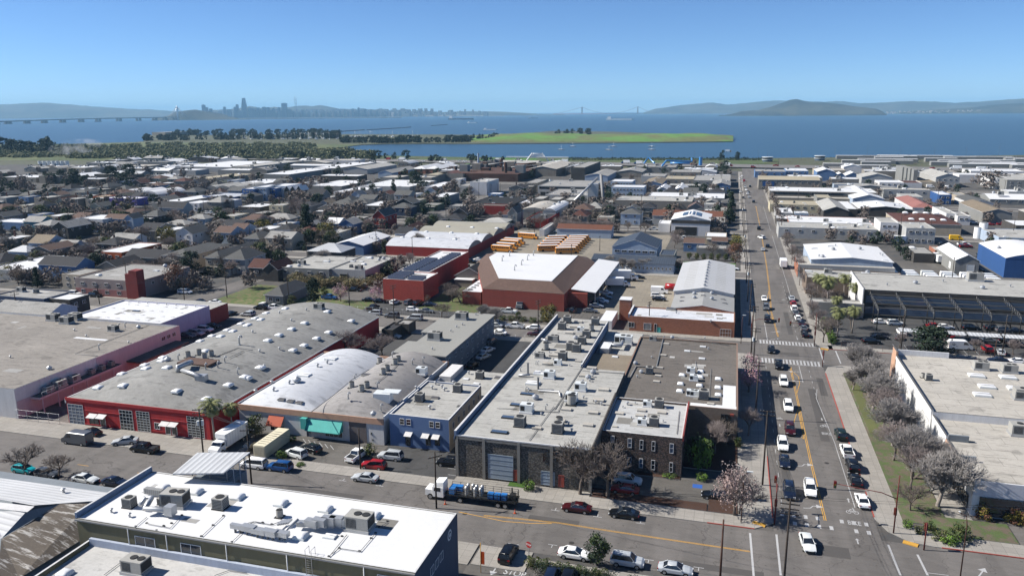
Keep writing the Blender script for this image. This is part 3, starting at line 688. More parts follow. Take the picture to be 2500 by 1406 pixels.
def chimney(b, X, Y, z0, z1, w=.6, m=None):
 return b.part(MB().box(X-w/2, X+w/2, Y-w/2, Y+w/2, z0, z1, m or redsh).box(X-w/2-.06, X+w/2+.06, Y-w/2-.06, Y+w/2+.06, z1, z1+.1, kerbm), 'chimney')
def rowwin(b, face, n, z0, z1, w=1.2, fr=None, a=None, c=None, gl=None, nx=2, one=True, name='window'):
 lo, hi = (b.x0, b.x1) if face == 'F' else (b.y0, b.y1)
 a = lo+.6 if a is None else a; c = hi-.6 if c is None else c
 for i in range(n):
  q = a+(c-a)*(i+.5)/n; winw(b, face, q-w/2, q+w/2, z0, z1, fr, gl, nx, one=one, name=name, off=.12)
# ================================================= THE GROUND
def poly(f, *pts): return [g(f, x, y) for x, y in pts]
water = mat('bay_water', (.022, .055, .085), .32, .12, .004, spec=.35, big=.2)
w = MB(); w.box(-30000, 30000, 150, 34000, -1.6, -1.0, water); struct('water', w)
rock = mat('shore_rock', (.10, .09, .08), .95, .3, 1)
L1 = [(600, -300), (900, 400), g('O', 2900, 374), g('O', 2500, 379), g('O', 2200, 383), g('O', 1900, 386), g('O', 1660, 389), g('O', 1400, 389), g('O', 1195, 384), g('O', 1030, 384), g('O', 900, 381), g('O', 830, 376.5), g('O', 755, 368),
  g('O', 830, 361), g('O', 880, 354), g('O', 940, 351.5), g('O', 1060, 351), g('O', 1162, 351.5), g('O', 1400, 350), g('O', 1660, 347.5), g('O', 1770, 346), g('O', 1792, 342), g('O', 1785, 335), g('O', 1700, 330), g('O', 1500, 322), g('O', 1350, 320), g('O', 1222, 331),
  g('O', 1100, 329), g('O', 830, 328), g('O', 600, 329), g('O', 352, 331), g('O', 352, 345), g('O', 330, 347.5), g('O', 150, 352), g('O', 0, 353), g('O', -500, 360), (-2600, 400), (-1200, -300)]
struct('ground', MB().prism(L1, -3, 0, rock, earth))
town = mat('town_ground', (.115, .105, .095), .95, .2, .5, kind='patch', col2=(.06, .06, .06), big=.25)
def sheet(name, x0, x1, y0, y1, z, m):
 return struct(name, MB().add([(x0, y0, z), (x1, y0, z), (x1, y1, z), (x0, y1, z)], [(0, 1, 2, 3)], m))
struct('town_ground', MB().add([(-900, -200, .008), (700, -200, .008), (560, 800, .008), (-300, 880, .008), (-900, 800, .008)], [(0, 1, 2, 3, 4)], town))
r_ = MB()
def q(x0, x1, y0, y1, z, m): r_.add([(x0, y0, z), (x1, y0, z), (x1, y1, z), (x0, y1, z)], [(0, 1, 2, 3)], m)
MX0, MX1 = 8.8, 24.0
q(MX0, MX1, -20, 900, .024, asphalt)
q(-420, MX0, 98, 113, .024, asphalt); q(MX1, 230, 99, 114.5, .024, asphalt)
q(-420, MX0, 203.5, 214.5, .024, asphalt); q(MX1, 260, 199, 213, .024, asphalt)
q(-420, MX0, 301, 311, .024, asphalt); q(-300, MX0, 414, 424, .024, asphalt); q(MX1, 300, 414, 424, .024, asphalt)
q(-300, MX0, 545, 556, .024, asphalt); q(MX1, 320, 545, 556, .024, asphalt); q(-320, MX0, 660, 670, .024, asphalt); q(MX1, 340, 660, 670, .024, asphalt)
for x0 in (-170, -300, -395):
 for a, c in ((113, 203.5), (214.5, 301), (311, 414), (424, 545), (556, 660)): q(x0-9, x0, a, c, .024, asphalt)
for X_, Y_, a_, c_ in ((-110, 100.5, 9, 1.6), (-70, 106, 14, 1.2), (-52, 101, 5, 3), (-28, 107, 8, 1.4), (-5, 100, 12, 1.5), (11, 130, 1.4, 22), (19, 150, 1.6, 30), (12.5, 165, 2.2, 8), (21.5, 176, 1.5, 12), (17.5, 225, 1.4, 26), (11, 205, 8, 2.4), (30, 103, 12, 1.6), (14, 108, 5, 3), (19.5, 262, 2, 18)): q(X_, X_+a_, Y_, Y_+c_, .028, mat('road_patch', (.10, .093, .088), .9, .1, .9, big=.1))
for X_, Y_ in ((-96, 105.4), (-58, 103), (-20, 102), (13.4, 126), (19, 140), (12, 182), (15, 108.5), (20, 233), (-38, 106)): r_.cyl((X_, Y_, .028), .42, .006, mat('manhole', (.06, .055, .05), .6, .2, 4), 12)
struct('road', r_)
# freeway along the shore
fw_ = MB(); fa, fb = g('O', 1400, 409), g('O', 2700, 423); 
fw_.add([(-700, 985, 1.2), (-700, 940, 1.2), (760, 840, 1.2), (760, 900, 1.2)], [(0, 1, 2, 3)], mat('freeway_asphalt', (.2, .19, .18), .9, .1, .3)); struct('freeway', fw_)
# kerbed pavements (0.14 m)
p_ = MB()
def slab(x0, x1, y0, y1, m=None, z=.14): p_.box(x0, x1, y0, y1, -.1, z, kerbm, m or concrete)
# block one front pavement, with apron in front of the red workshop
slab(-420, -150, 113, 118); slab(-150, -93, 113, 119.9); slab(-93, 3.6, 113, 116.4); slab(3.6, 8.8, 115, 117.6)
p_.prism([(3.6, 113), (6.0, 113), (8.8, 115.2), (8.8, 115), (3.6, 115)], -.1, .14, kerbm, concrete)
slab(3.6, 8.8, 117.6, 199.5); slab(-420, 3.6, 199.5, 203.5); p_.prism([(3.6, 199.5), (8.8, 199.5), (8.8, 201.5), (6.8, 203.5), (3.6, 203.5)], -.1, .14, kerbm, concrete)
slab(-420, 5, 214.5, 217.6); p_.prism([(5, 214.5), (7, 214.5), (8.8, 216.5), (8.8, 221), (5, 221)], -.1, .14, kerbm, concrete); slab(4.6, 8.8, 221, 297)
slab(-190, 5, 297, 301); slab(-420, 5, 311, 314); slab(5, 8.8, 311, 414); slab(5, 8.8, 424, 545)
for y in (411, 424, 542, 556, 657, 670): slab(-300, 5, y, y+3); slab(27, 300, y, y+3)
# right of the main street
slab(24, 28, 121, 193); p_.prism([(24, 121), (25.3, 117.4), (28, 115), (31, 114.5), (31, 118.2), (28, 120.5), (28, 121)], -.1, .14, kerbm, concrete); slab(31, 200, 114.5, 118.2)
p_.prism([(24, 193), (28, 193), (31, 196), (31, 199), (28, 199), (25, 197)], -.1, .14, kerbm, concrete); slab(31, 200, 196, 199)
slab(24, 28, 218, 545); slab(27, 200, 213, 216.5); p_.prism([(24, 218), (25, 214.5), (27, 213), (28, 213), (28, 218)], -.1, .14, kerbm, concrete)
slab(24, 28, 556, 840); slab(5, 8.8, 556, 840)
# south side pavements
slab(-420, -33, 92.5, 98); slab(-24, 3.6, 94.9, 96.4); p_.prism([(3.6, 94.9), (8.8, 90), (8.8, 94.5), (5, 98), (3.6, 98)], -.1, .14, kerbm, concrete)
slab(-32.6, -24.8, 92.8, 97.9); slab(24, 90, 95, 99)
struct('pavement', p_)
kr = MB()
def kb(x0, x1, y0, y1): kr.box(x0, x1, y0, y1, .0, .155, kerbred)
kb(23.93, 24.12, 136, 192); kb(8.7, 8.85, 117, 140); kb(32, 70, 114.42, 114.6); kb(27, 62, 213.0, 212.9); kb(-44.3, -36, 112.92, 113.1); kb(-1, 6, 112.92, 113.1)
kb(23.93, 24.1, 121.4, 130)
struct('kerb', kr)
gr = MB()
def pad(x0, x1, y0, y1, m, z=.1): gr.box(x0, x1, y0, y1, -.1, z, kerbm, m)
pad(28, 34.5, 121, 193, mat('verge', (.15, .12, .09), .98, .35, 2, kind='patch', col2=(.07, .10, .035), big=.25), .2); pad(28.4, 30.4, 156, 184, mat('verge_grass', (.12, .13, .05), .95, .3, 2, big=.3), .24); pad(31, 43, 118.2, 124, MATS['verge'], .22)
pad(-19.6, -1.2, 116.5, 119.0, mulch, .2); pad(3.6-4.6, 3.5, 116.5, 121.8, mulch, .2); pad(1.2, 3.5, 121.8, 131.5, mulch, .2); pad(-20, -15.5, 119, 119.6, mulch, .2); pad(-5.8, 3.5, 131.5, 143.8, mulch, .2)
pad(-19.5, -6, 126.4, 127.4, mulch, .18); pad(-34.0, -31.2, 116.5, 118, grassm, .2)
struct('planting_bed', gr)
lots = MB()
def lot(x0, x1, y0, y1, m, z=.04): lots.add([(x0, y0, z), (x1, y0, z), (x1, y1, z), (x0, y1, z)], [(0, 1, 2, 3)], m)
lot(-93, -60.5, 116.4, 126.5, mat('lot_asphalt', (.14, .13, .118), .9, .15, .9, kind='road', big=.2)); lot(-60.5, -43.7, 116.4, 127, asph_new); lot(-19.6, 1.2, 116.45, 127.4, MATS['lot_asphalt'])
lot(-61, -44, 146, 199.5, asph_new); lot(-141, -95, 120, 199.5, mat('yard', (.2, .18, .16), .95, .2, .8, kind='patch', col2=(.08, .075, .07))); lot(-95, -61, 161, 199.5, asph_new, .045)
lot(-43.6, -20, 116.4, 118.2, concrete, .13); lot(34.5, 38.5, 121, 193, concrete, .05); lot(38.5, 150, 188, 196, concrete, .05)
lot(43, 90, 118.2, 125, asphalt, .05); lot(-168, -113, 217.6, 246, drygrass, .05); lot(-163, -131, 219, 240, mat('lot_green', (.075, .13, .028), .95, .3, 1.5, kind='patch', col2=(.14, .12, .06), big=.3), .055); lot(-113, -76, 217.6, 236, asph_new, .05); lot(-130, -112, 232, 262, MATS['lot_asphalt'], .06)
lot(-96, -76, 226, 297, drygrass, .07); lot(-76, -40, 217.6, 242, MATS['lot_asphalt'], .05); lot(-50, -16, 235, 300, mat('yard_concrete', (.30, .265, .21), .9, .12, .6, kind='slabs', big=.2), .06)
lot(28, 200, 216.5, 300, asph_new, .05); lot(-110, -28, 314, 400, MATS['yard_concrete'], .05); lot(-20, 3, 312, 330, grassm, .06); lot(55, 130, 300, 352, MATS['lot_asphalt'], .06); lot(-18, 8.8, 297, 301, concrete, .12)
lot(-23.5, 8.8, 60, 94.9, asphalt, .03); lot(-33, -24, 60, 92.8, MATS['lot_asphalt'], .035)
lot(8.8-.1, 8.8, 1, 2, asphalt)
struct('parking_lot', lots)
struct('marsh_ground', MB().add([(*g('O', -200, 392), .15), (*g('O', 800, 392), .15), (*g('O', 780, 369), .15), (*g('O', 880, 353), .15), (*g('O', 360, 348), .15), (*g('O', 0, 355), .15), (*g('O', -300, 362), .15)], [(0, 1, 2, 3, 4, 5, 6)], mat('marsh_soil', (.11, .12, .05), .95, .3, .05, kind='patch', col2=(.06, .08, .03), big=.3)))
struct('park_lawn', MB().add([(*g('O', 1133, 402), .4), (*g('O', 1310, 401), .4), (*g('O', 1310, 387), .4), (*g('O', 1190, 386), .4)], [(0, 1, 2, 3)], mat('lawn_bright', (.075, .17, .025), .95, .15, .5)))
struct('meadow', MB().add([(*g('O', 830, 397), .3), (*g('O', 1900, 402), .3), (*g('O', 1900, 388), .3), (*g('O', 1195, 385.5), .3), (*g('O', 840, 379), .3)], [(0, 1, 2, 3, 4)], mat('meadow', (.10, .11, .05), .95, .3, .05, kind='patch', col2=(.06, .09, .03), big=.3)))
# ------------------------------------------------ painted markings
def mk(name, mb, label=None): return struct(name, mb, label)
ym = MB(); wm = MB()
def line(M, pts, w, m, z=.036):
 pts = [Vector((a, b, 0)) for a, b in pts]
 for i in range(len(pts)-1):
  d = (pts[i+1]-pts[i]).normalized(); n = Vector((-d.y, d.x, 0))*w/2; a, b = pts[i], pts[i+1]
  M.add([(p.x, p.y, z) for p in (a-n, b-n, b+n, a+n)], [(0, 1, 2, 3)], m)
for o in (-.14, .14):
 line(ym, [(16.6+o, 118.5), (16.3+o, 140), (16.2+o, 195)], .12, painty)
 line(ym, [(14.6+o, 222), (13.9+o, 250), (14.6+o, 285), (15.2+o, 330), (15.6+o, 410)], .12, painty); line(ym, [(15.7+o, 428), (15.7+o, 540)], .12, painty)
line(ym, [(15.9, 150), (14.6, 153), (14.4, 157), (15.9, 166), (15.9, 150)], .12, painty, .037)
line(ym, [(16.4, 176), (17.5, 183), (17.6, 188), (16.4, 192)], .12, painty, .037)
line(ym, [(14.0, 240), (12.6, 252), (12.9, 262), (14.2, 280)], .12, painty, .037)
for o in (-.15, .15):
 line(ym, [g('C', 520, 997+o*20), g('C', 890, 1055+o*20), g('C', 1310, 1117+o*20), g('C', 1990, 1217+o*20)], .1, painty)
 line(ym, [g('C', -60, 940+o*20), g('C', 180, 962+o*20), g('C', 520, 997+o*20)], .1, painty)
line(ym, [g('B', 1640, 912), g('B', 1990, 985), g('C', 300, 1000), g('C', 465, 1000)], .14, painty)
for x in (-112, -99, -86, -73, -60, -48): line(ym, [(x, 104.6), (x+2.5, 104.6)], .12, painty)
# white
def cross(y0, y1, x0, x1, n, bar=.6):
 for i in range(n):
  x = x0+(x1-x0)*(i+.5)/n; wm.box(x-bar/2, x+bar/2, y0, y1, .03, .036, paintw)
cross(197.4, 200.8, 9.3, 23.6, 17, .45); cross(214.5, 217.5, 9.3, 23.6, 17, .45)
for y in (197.2, 201.0, 214.3, 217.7): line(wm, [(9.2, y), (23.7, y)], .2, paintw, .038)
line(wm, [(24.5, 201), (24.6, 213.6)], .3, paintw); line(wm, [(28.5, 201), (28.5, 212)], .3, paintw)
for i in range(8):
 for yy in (115.8, 118.3):
  if (i*3+int(yy)) % 5: x = 10+i*1.75; wm.box(x, x+.55, yy, yy+1.1, .03, .036, paintw)
line(wm, [g('D', 175, 1085), g('D', 208, 1400)], .3, paintw); line(wm, [g('C', 1990, 1075), g('C', 2018, 1406)], .3, paintw)
line(wm, [g('D', 1035, 1165), g('D', 1130, 1400)], .3, paintw); line(wm, [g('D', 1260, 1240), g('D', 1340, 1400)], .3, paintw); line(wm, [g('D', 1335, 1380), g('D', 1500, 1400)], .12, paintw)
line(wm, [(21.6, 124), (21.4, 150), (20.3, 174), (21.0, 180)], .12, paintw); line(wm, [(21.2, 222), (21.1, 300), (20.7, 410)], .12, paintw); line(wm, [(18.3, 184), (18.3, 196.8)], .15, paintw); line(wm, [(11.6, 218), (11.4, 238)], .15, paintw)
line(wm, [(20.6, 428), (20.4, 540)], .12, paintw); line(wm, [(16.2, 124), (16.2, 118.5)], .01, paintw)
for y in range(122, 196, 5): line(wm, [(10.4, y), (10.4, y+1.8)], .1, paintw)
for y in range(176, 196, 4): line(wm, [(20.4, y), (20.4, y+1.4)], .1, paintw)
for y in range(222, 300, 6): line(wm, [(19.6, y), (19.6, y+2)], .1, paintw)
line(wm, [(16.4, 196.9), (23.6, 196.9)], .05, paintw)
def tee(x, y, s=1, a=0):
 line(wm, [(x-.7, y), (x+.7, y)], .12, paintw); line(wm, [(x, y), (x, y+.8*s)], .12, paintw)
for f, x, y, s in (('C', 490, 900, 1), ('C', 815, 950, 1), ('C', 1145, 1000, 1), ('C', 470, 1165, -1), ('C', 1210, 1280, -1), ('C', 1595, 1340, -1), ('B', 745, 672, 1), ('B', 1030, 712, 1), ('B', 330, 617, 1), ('B', 70, 580, 1)):
 X, Y = g(f, x, y); tee(X, Y, s)
def arrow(f, x, y, a, s=1, turn=0):
 X, Y = g(f, x, y); a = radians(a); ca, sa = cos(a), sin(a)
 def T(u, v): return (X+(u*ca-v*sa)*s, Y+(u*sa+v*ca)*s)
 if turn: line(wm, [T(-1.1, -turn*.9), T(-.2, -turn*.7), T(.2, 0), T(.9, .0)], .17, paintw, .037)
 else: line(wm, [T(-1.2, 0), T(.6, 0)], .2, paintw, .037)
 p = [T(.6, -.5), T(1.5, 0), T(.6, .5)]; wm.add([(a_, b_, .04) for a_, b_ in p], [(0, 1, 2)], paintw)
arrow('D', 380, 545, 0, 1.2, 1); arrow('D', 445, 865, 0, 1.2, 1); arrow('B', 1920, 1350, -95, 1.1); arrow('D', 525, 200, 90, .45); arrow('D', 730, 825, 90, .55); arrow('D', 800, 1140, 90, .6); arrow('D', 1750, 1385, 60, 1.2); arrow('H', 1040, 1005, 0, 1.1)
arrow('H', 350, 1085, 160, 1, 1); arrow('H', 375, 1165, 160, 1, 1); arrow('H', 180, 735, 0, 1, 1); arrow('H', 180, 797, 0, 1, 1); arrow('D', 200, 245, -90, .5); arrow('H', 375, 800, 90, .6)
mk('road_marking', ym); 
def bike(f, x, y, s=1.0):
 X, Y = g(f, x, y)
 for dx in (-.5, .5):
  line(wm, [(X+dx*s+.32*s*cos(t*pi/4), Y+.45*s*sin(t*pi/4)) for t in range(9)], .1, paintw)
 line(wm, [(X-.5*s, Y), (X-.2*s, Y+.9*s), (X+.3*s, Y+.8*s), (X, Y), (X-.2*s, Y+.9*s)], .1, paintw); line(wm, [(X+.5*s, Y), (X+.3*s, Y+.8*s), (X+.15*s, Y+1.4*s)], .1, paintw)
bike('D', 545, 255); bike('D', 760, 915, 1.1); bike('D', 200, 195, .7); bike('H', 255, 465, .7)
mk('lane_marking', wm)
def words(txt, f, x, y, size, name, label, ang=0, m=None, stretch=1.8, loc=None, rot=None, parent=None, thick=0.0):
 c = bpy.data.curves.new(name, 'FONT'); c.body = txt; c.size = size; c.align_x = 'CENTER'; c.align_y = 'CENTER'; c.extrude = thick; c.offset = .012*size
 o = bpy.data.objects.new('tmp', c); COL.objects.link(o); dg = bpy.context.evaluated_depsgraph_get(); me = bpy.data.meshes.new_from_object(o.evaluated_get(dg)); bpy.data.objects.remove(o)
 me.materials.clear(); me.materials.append(m or paintw); n = link(name, me, parent)
 if loc: n.location = loc; n.rotation_euler = rot or (0, 0, 0); n.scale = (1, stretch, 1)
 else: X, Y = g(f, x, y); n.location = (X, Y, .042); n.rotation_euler = (0, 0, radians(ang)); n.scale = (1, stretch, 1)
 if parent is None: n['kind'] = 'structure'; n['label'] = label
 return n
words('BIKE', 'D', 562, 312, .95, 'bike_lane_lettering', 'white BIKE lettering painted in the bike lane')
words('BIKE', 'D', 775, 1000, 1.0, 'bike_lane_lettering', 'worn white BIKE lettering painted nearer the crossing')
words('STOP', 'C', 178, 1385, 1.3, 'stop_lettering', 'white STOP lettering painted in the driveway lane', ang=-4, stretch=1.5)
hx, hy = g('C', 1585, 715); sb = MB(); sb.box(hx-.8, hx+.8, hy-.7, hy+.7, .042, .046, mat('p_disabled', (.03, .1, .35), .8, .1, 2)); struct('parking_marking', sb, 'blue disabled parking symbol on the small car park')
lmk = MB()
for i in range(6): xx, yy = g('B', 440+i*42, 350+i*10); line(lmk, [(xx, yy), (xx+1.6, yy-1.6)], .12, paintw, .05)
for y_ in (575, 625): 
 a_, b_ = g('B', 1555, y_), g('B', 1640, y_+12); line(lmk, [a_, b_], .1, paintw, .05)
for i in range(9): line(lmk, [(44+i*2.8, 216.9), (44+i*2.8, 222)], .1, paintw, .056)
for i in range(8): line(lmk, [(29+i*0, 222+i*2.7), (33.5, 222+i*2.7)], .1, paintw, .056)
struct('parking_marking', lmk)
for f_, x_, y_, l_ in (('D', 90, 1025, 'yellow tactile pad on the corner below the pink budding tree'), ('D', 1140, 1162, 'yellow tactile pad on the corner beside the green shrubs'), ('H', 565, 888, 'yellow tactile pad on the far corner by the car park')):
 X_, Y_ = g(f_, x_, y_, .14); X_ += 1.3 if x_ > 100 else -.9; Y_ += .7; o_ = MB().rbox((X_, Y_, 0), (2.0, .9, .15), -.35, painty).obj('tactile_paving'); o_['kind'] = 'structure'; o_['label'] = l_
# ================================================= NEAR BUILDINGS
red_p = paint('red_stucco', (.36, .028, .03)); pink_p = paint('pink_stucco', (.50, .36, .37)); violet_p = paint('violet_stucco', (.34, .34, .47)); white_p = paint('white_stucco', (.55, .54, .53)); peach_p = paint('peach_stucco', (.46, .28, .19))
blue_p = mat('blue_stucco', (.14, .22, .40), .85, .2, 1.5, big=.2); beige_p = paint('beige_stucco', (.42, .36, .29)); olive_p = paint('olive_panel', (.125, .115, .07)); navy_p = paint('navy_panel', (.065, .08, .115)); teal_p = paint('teal_awning', (.07, .36, .32), .7); rusta_p = paint('rust_awning', (.36, .07, .03), .7)
grey_p = paint('grey_siding', (.17, .19, .21)); brick_o = mat('brick_orange', (.30, .125, .075), .9, .15, 1, kind='brick', big=.12); brick_r = mat('brick_red', (.23, .05, .04), .9, .15, 1, kind='brick'); stone_m = mat('field_stone', (.15, .135, .115), .95, .25, 2, kind='stone', col2=(.075, .068, .06))
redw = mat('brick_block_red', (.38, .06, .042), .9, .1, 1, kind='brick'); dkred = paint('dark_red_siding', (.24, .055, .04)); grey_barrel = mat('barrel_grey', (.27, .265, .25), .85, .16, .35, kind='stained', big=.28); pale_barrel = mat('barrel_pale', (.50, .51, .53), .55, .06, .3, kind='stained', big=.1); warm_barrel = mat('barrel_warm', (.30, .285, .275), .85, .12, .35, kind='stained', big=.16)
capw = paint('cap_white', G(.5)); capd = paint('cap_dark', G(.1)); capb = paint('parapet_blue', (.12, .17, .26))
# ---- olive two-storey block with the bright white roof
b = flat('workshop_building', 'olive walled workshop with bright white roof and big silver air ducts', 'building', (-81.3, -33, 74.6, 88.8), 10, olive_p, white_roof, .12, capw, .2)
b.part(MB().box(-81.5, -81.2, 74.6, 88.8, 9.9, 10.75, capb, capw), 'parapet')
b.part(MB().box(-33.02, -32.96, 74.5, 88.9, 0, 9.96, navy_p), 'end_wall')
M = MB()
for f, x in (('A', 990), ('A', 1285), ('A', 1745), ('B', 320), ('B', 912)): X = atx(f, x, 74.5, 9); b.part(MB().tube([(X, 74.4, 4), (X, 74.4, 9.8)], .07, frame_w, 5), 'downpipe')
b.part(MB().box(-81.4, -33, 74.35, 74.6, 9.7, 9.88, steelg), 'gutter')
win(b, 'A', 1045, 1105, 1195, 1195); win(b, 'A', 1395, 1160, 1548, 1248); win(b, 'B', 1015, 1398, 1130, 1500)
for (a, c, z0, z1) in ((79.0, 80.2, 6.6, 7.8), (80.6, 81.8, 6.6, 7.8), (82.2, 83.4, 6.6, 7.8)): winw(b, 'R', a, c, z0, z1)
M = MB(); c = [(-32.93, 85.8+.75*cos(i*pi/10), 8.5+.75*sin(i*pi/10)) for i in range(20)]; M.add(c, [tuple(range(20))], frame_w); M.add([(-32.9, 85.8+.5*cos(i*pi/8), 8.5+.5*sin(i*pi/8)) for i in range(16)], [tuple(range(16))], navy_p); M.add([(-32.88, 85.8+.3*cos(i*pi/8), 8.5+.3*sin(i*pi/8)) for i in range(16)], [tuple(range(16))], frame_w); b.part(M, 'round_sign', 'white round emblem sign')
M = MB()
for i in range(7): M.box(-32.95, -32.9, 77.2+i*.5, 77.5+i*.5, 3.6+(i % 3)*.2, 5.0+(i % 2)*.4, frame_w)
b.part(M, 'wall_sign', 'white script lettering on the navy wall')
rts(b, 'sky', 'A', [(1250, 735), (1510, 765), (1830, 805)], 1.0); rts(b, 'sky', 'B', [(272, 855), (615, 900), (985, 950), (425, 1108)], 1.0); rt(b, 'skf', 'B', 650, 1105, .9); 
rt(b, 'rtu', 'A', 1355, 860, 1.35, rz=8); rt(b, 'ac', 'A', 1700, 880, 1.5); rt(b, 'rtu', 'B', 880, 1040, 1.35); rt(b, 'drum', 'B', 262, 950, 1.1); rt(b, 'vent', 'A', 858, 915); rt(b, 'vent', 'A', 998, 950); rt(b, 'ac', 'A', 1000, 870, 1.3); rt(b, 'ac', 'A', 1250, 850, .9)
Z = b.zr
def P3(f, x, y, z, dz=0): return (*g(f, x, y, z), z+dz)
duct(b, [P3('A', 1080, 860, Z+.9), P3('A', 1120, 800, Z+1.3), P3('A', 1170, 800, Z+1.5), P3('A', 1140, 850, Z+1.3), P3('A', 1110, 885, Z+1.0), P3('A', 1200, 890, Z+.9), P3('A', 1300, 905, Z+.9)], .34)
M = MB(); X, Y = g('A', 1275, 960, Z); M.box(X-.1, X+1.1, Y-.1, Y+1.0, Z+.4, Z+1.7, galv); b.part(M, 'duct_plenum'); M = MB(); X, Y = g('A', 1200, 760, Z+.5); M.box(X-1.6, X+1.2, Y-.5, Y+.2, Z+.3, Z+1.1, acm)
for i in range(8): M.box(X-1.5+i*.34, X-1.42+i*.34, Y-.53, Y+.23, Z+.28, Z+1.13, galv)
b.part(M, 'duct_plenum')
M = MB()
for i, (x, y) in enumerate([(510, 1000), (570, 1000), (640, 985), (700, 985), (760, 990)]):
 X, Y = g('B', x, y, Z+1.0); M.rbox((X, Y, Z+.6+(.15 if 0 < i < 4 else 0)), (1.75, .9, .95), .05*(i-2), galv)
for i in range(4): X, Y = g('B', 530+i*55, 1040, Z); M.box(X, X+.9, Y-.3, Y+.4, Z+.3, Z+.95, galv)
b.part(M, 'exhaust_duct')
M = MB(); pp = [g('B', x, y, Z) for x, y in ((-60, 1070), (30, 1085), (110, 1105), (190, 1120), (280, 1125))]
for i, (X, Y) in enumerate(pp): M.rbox((X, Y, Z+.55), (1.95, .85 if i else .5, .62+.12*(i % 2)), -.06, galv); M.box(X-.4, X-.3, Y-.2, Y+.2, Z, Z+.55, steelg); M.box(X+.3, X+.4, Y-.2, Y+.2, Z, Z+.55, steelg)
X0_, Y0_ = g('B', 275, 1090, Z+.6); X1_, Y1_ = g('B', 405, 985, Z+1.2); M.tube([(X0_, Y0_, Z+.7), (X1_, Y1_, Z+1.5)], .22, galv, 4)
for i in range(5): X, Y = g('B', 265+i*18, 1030-i*3, Z); M.box(X-.12, X+.12, Y-.5, Y+.6, Z+.5, Z+.75, galv)
X, Y = g('B', 430, 1000, Z+.8); M.rbox((X, Y, Z+.5), (1.2, .8, .6), .2, galv)
b.part(M, 'exhaust_duct')
pipes(b, 'A', [(1035, 1030), (1130, 950)]); pipes(b, 'A', [(1130, 1000), (1310, 1035), (1400, 940)]); pipes(b, 'A', [(1550, 1100), (1720, 940)]); pipes(b, 'A', [(1780, 1145), (1870, 1060), (1925, 1000), (1965, 985), (2018, 995)]); pipes(b, 'B', [(0, 1000), (60, 985), (200, 1010), (290, 975)]); pipes(b, 'B', [(640, 1255), (780, 1085)]); pipes(b, 'B', [(640, 1250), (720, 1190), (880, 1215), (1000, 1075)]); pipes(b, 'B', [(960, 970), (1090, 990), (1030, 1030)])
M = MB(); bx = [g(f, x, y, Z) for f, x, y in (('A', 1045, 1025), ('A', 1130, 1000), ('A', 1260, 1020), ('A', 1205, 1055), ('A', 1320, 1000), ('A', 1400, 938), ('A', 1550, 1100), ('A', 1640, 1015), ('A', 1720, 942), ('A', 1785, 1145), ('A', 1865, 1068), ('B', 640, 1255), ('B', 720, 1192), ('B', 875, 1215), ('B', 965, 1115), ('B', 1000, 1075), ('B', 740, 1100), ('B', 1090, 985), ('B', 1030, 1028), ('B', 130, 995), ('B', 200, 1008))]
for X, Y in bx: M.box(X-.14, X+.14, Y-.1, Y+.1, Z, Z+.14, acd)
b.part(M, 'pipe_support')
lx = atx('B', 490, 74.5, Z); M = MB()
for s_ in (-.4, .4): M.tube([(lx+s_, 74.25, 3), (lx+s_, 74.25, Z+1.0), (lx+s_, 75.2, Z+1.0), (lx+s_, 75.2, Z)], .035, steelg, 4)
for i in range(22): M.tube([(lx-.4, 74.25, 3.2+i*.3), (lx+.4, 74.25, 3.2+i*.3)], .025, steelg, 4)
b.part(M, 'roof_ladder')
lm('the olive walled white roofed workshop', -57, 82)
# sloping canopy tower behind it
c = [g('A', 1330, 625, 11.2), g('A', 1720, 610, 11.8), g('A', 1925, 455, 12.4), g('A', 1520, 468, 11.8)]
b2 = Bd('stair_tower', 'stair tower with a tilted pale metal roof at the back of the olive workshop', 'building', -72, -60, 88.8, 96, 12)
M = MB(); zz = (11.2, 11.6, 12.3, 11.9); M.add([(p[0], p[1], z) for p, z in zip(c, zz)]+[(p[0], p[1], z+.18) for p, z in zip(c, zz)], [(0, 1, 2, 3), (4, 5, 6, 7), (0, 1, 5, 4), (1, 2, 6, 5), (2, 3, 7, 6), (3, 0, 4, 7)], metal_roof); b2.part(M, 'canopy_roof')
xa, xb_, ya, yb_ = c[0][0]+1.2, c[2][0]-.7, 88.9, c[2][1]-.4
b2.part(MB().box(xa, xb_, ya, yb_, 0, 9.6, grey_p), 'wall'); M = MB()
for X in (xa+.1, (xa+xb_)/2, xb_-.1):
 for Y in (ya+.1, yb_-.1): M.tube([(X, Y, 9.6), (X, Y, 11.7)], .08, steelg, 5)
for Y in (ya+1.5, ya+3, ya+4.5): M.tube([(xb_, Y, 1), (xb_, Y, 11.8)], .05, frame_w, 4)
for z in (10.0, 10.5): M.tube([(xa, ya, z), (xb_, ya, z), (xb_, yb_, z), (xa, yb_, z)], .04, steelg, 4)
b2.part(M, 'railing'); b2.x1 = xb_; winw(b2, 'R', ya+.8, ya+2.6, 7, 9, frame_d, glassb); winw(b2, 'R', ya+3.2, yb_-.8, 3, 5, frame_d, glassb)
# ---- lower white roof in front
zlo = 7.0; X0, _ = onfront('A', 640, 1130, 74.5); b = flat('annex_building', 'low annex with pale worn white roof below the olive wall', 'building', (-79.5, -33, 46, 74.5), 7.2, olive_p, mat('worn_white', (.50, .49, .47), .7, .12, .5, kind='stained', big=.12), .7, capw, .3)
b.part(MB().box(-79.2, -33.3, 74.1, 74.5, zlo-.5, zlo+.55, paint('flashing', (.34, .38, .46))), 'flashing')
rt(b, 'rtu', 'A', 1055, 1370, 1.25); rt(b, 'sky', 'A', 500, 1395, 1.0); pipes(b, 'A', [(800, 1395), (1000, 1245), (1080, 1250)]); pipes(b, 'A', [(1650, 1400), (1760, 1360), (1900, 1380)])
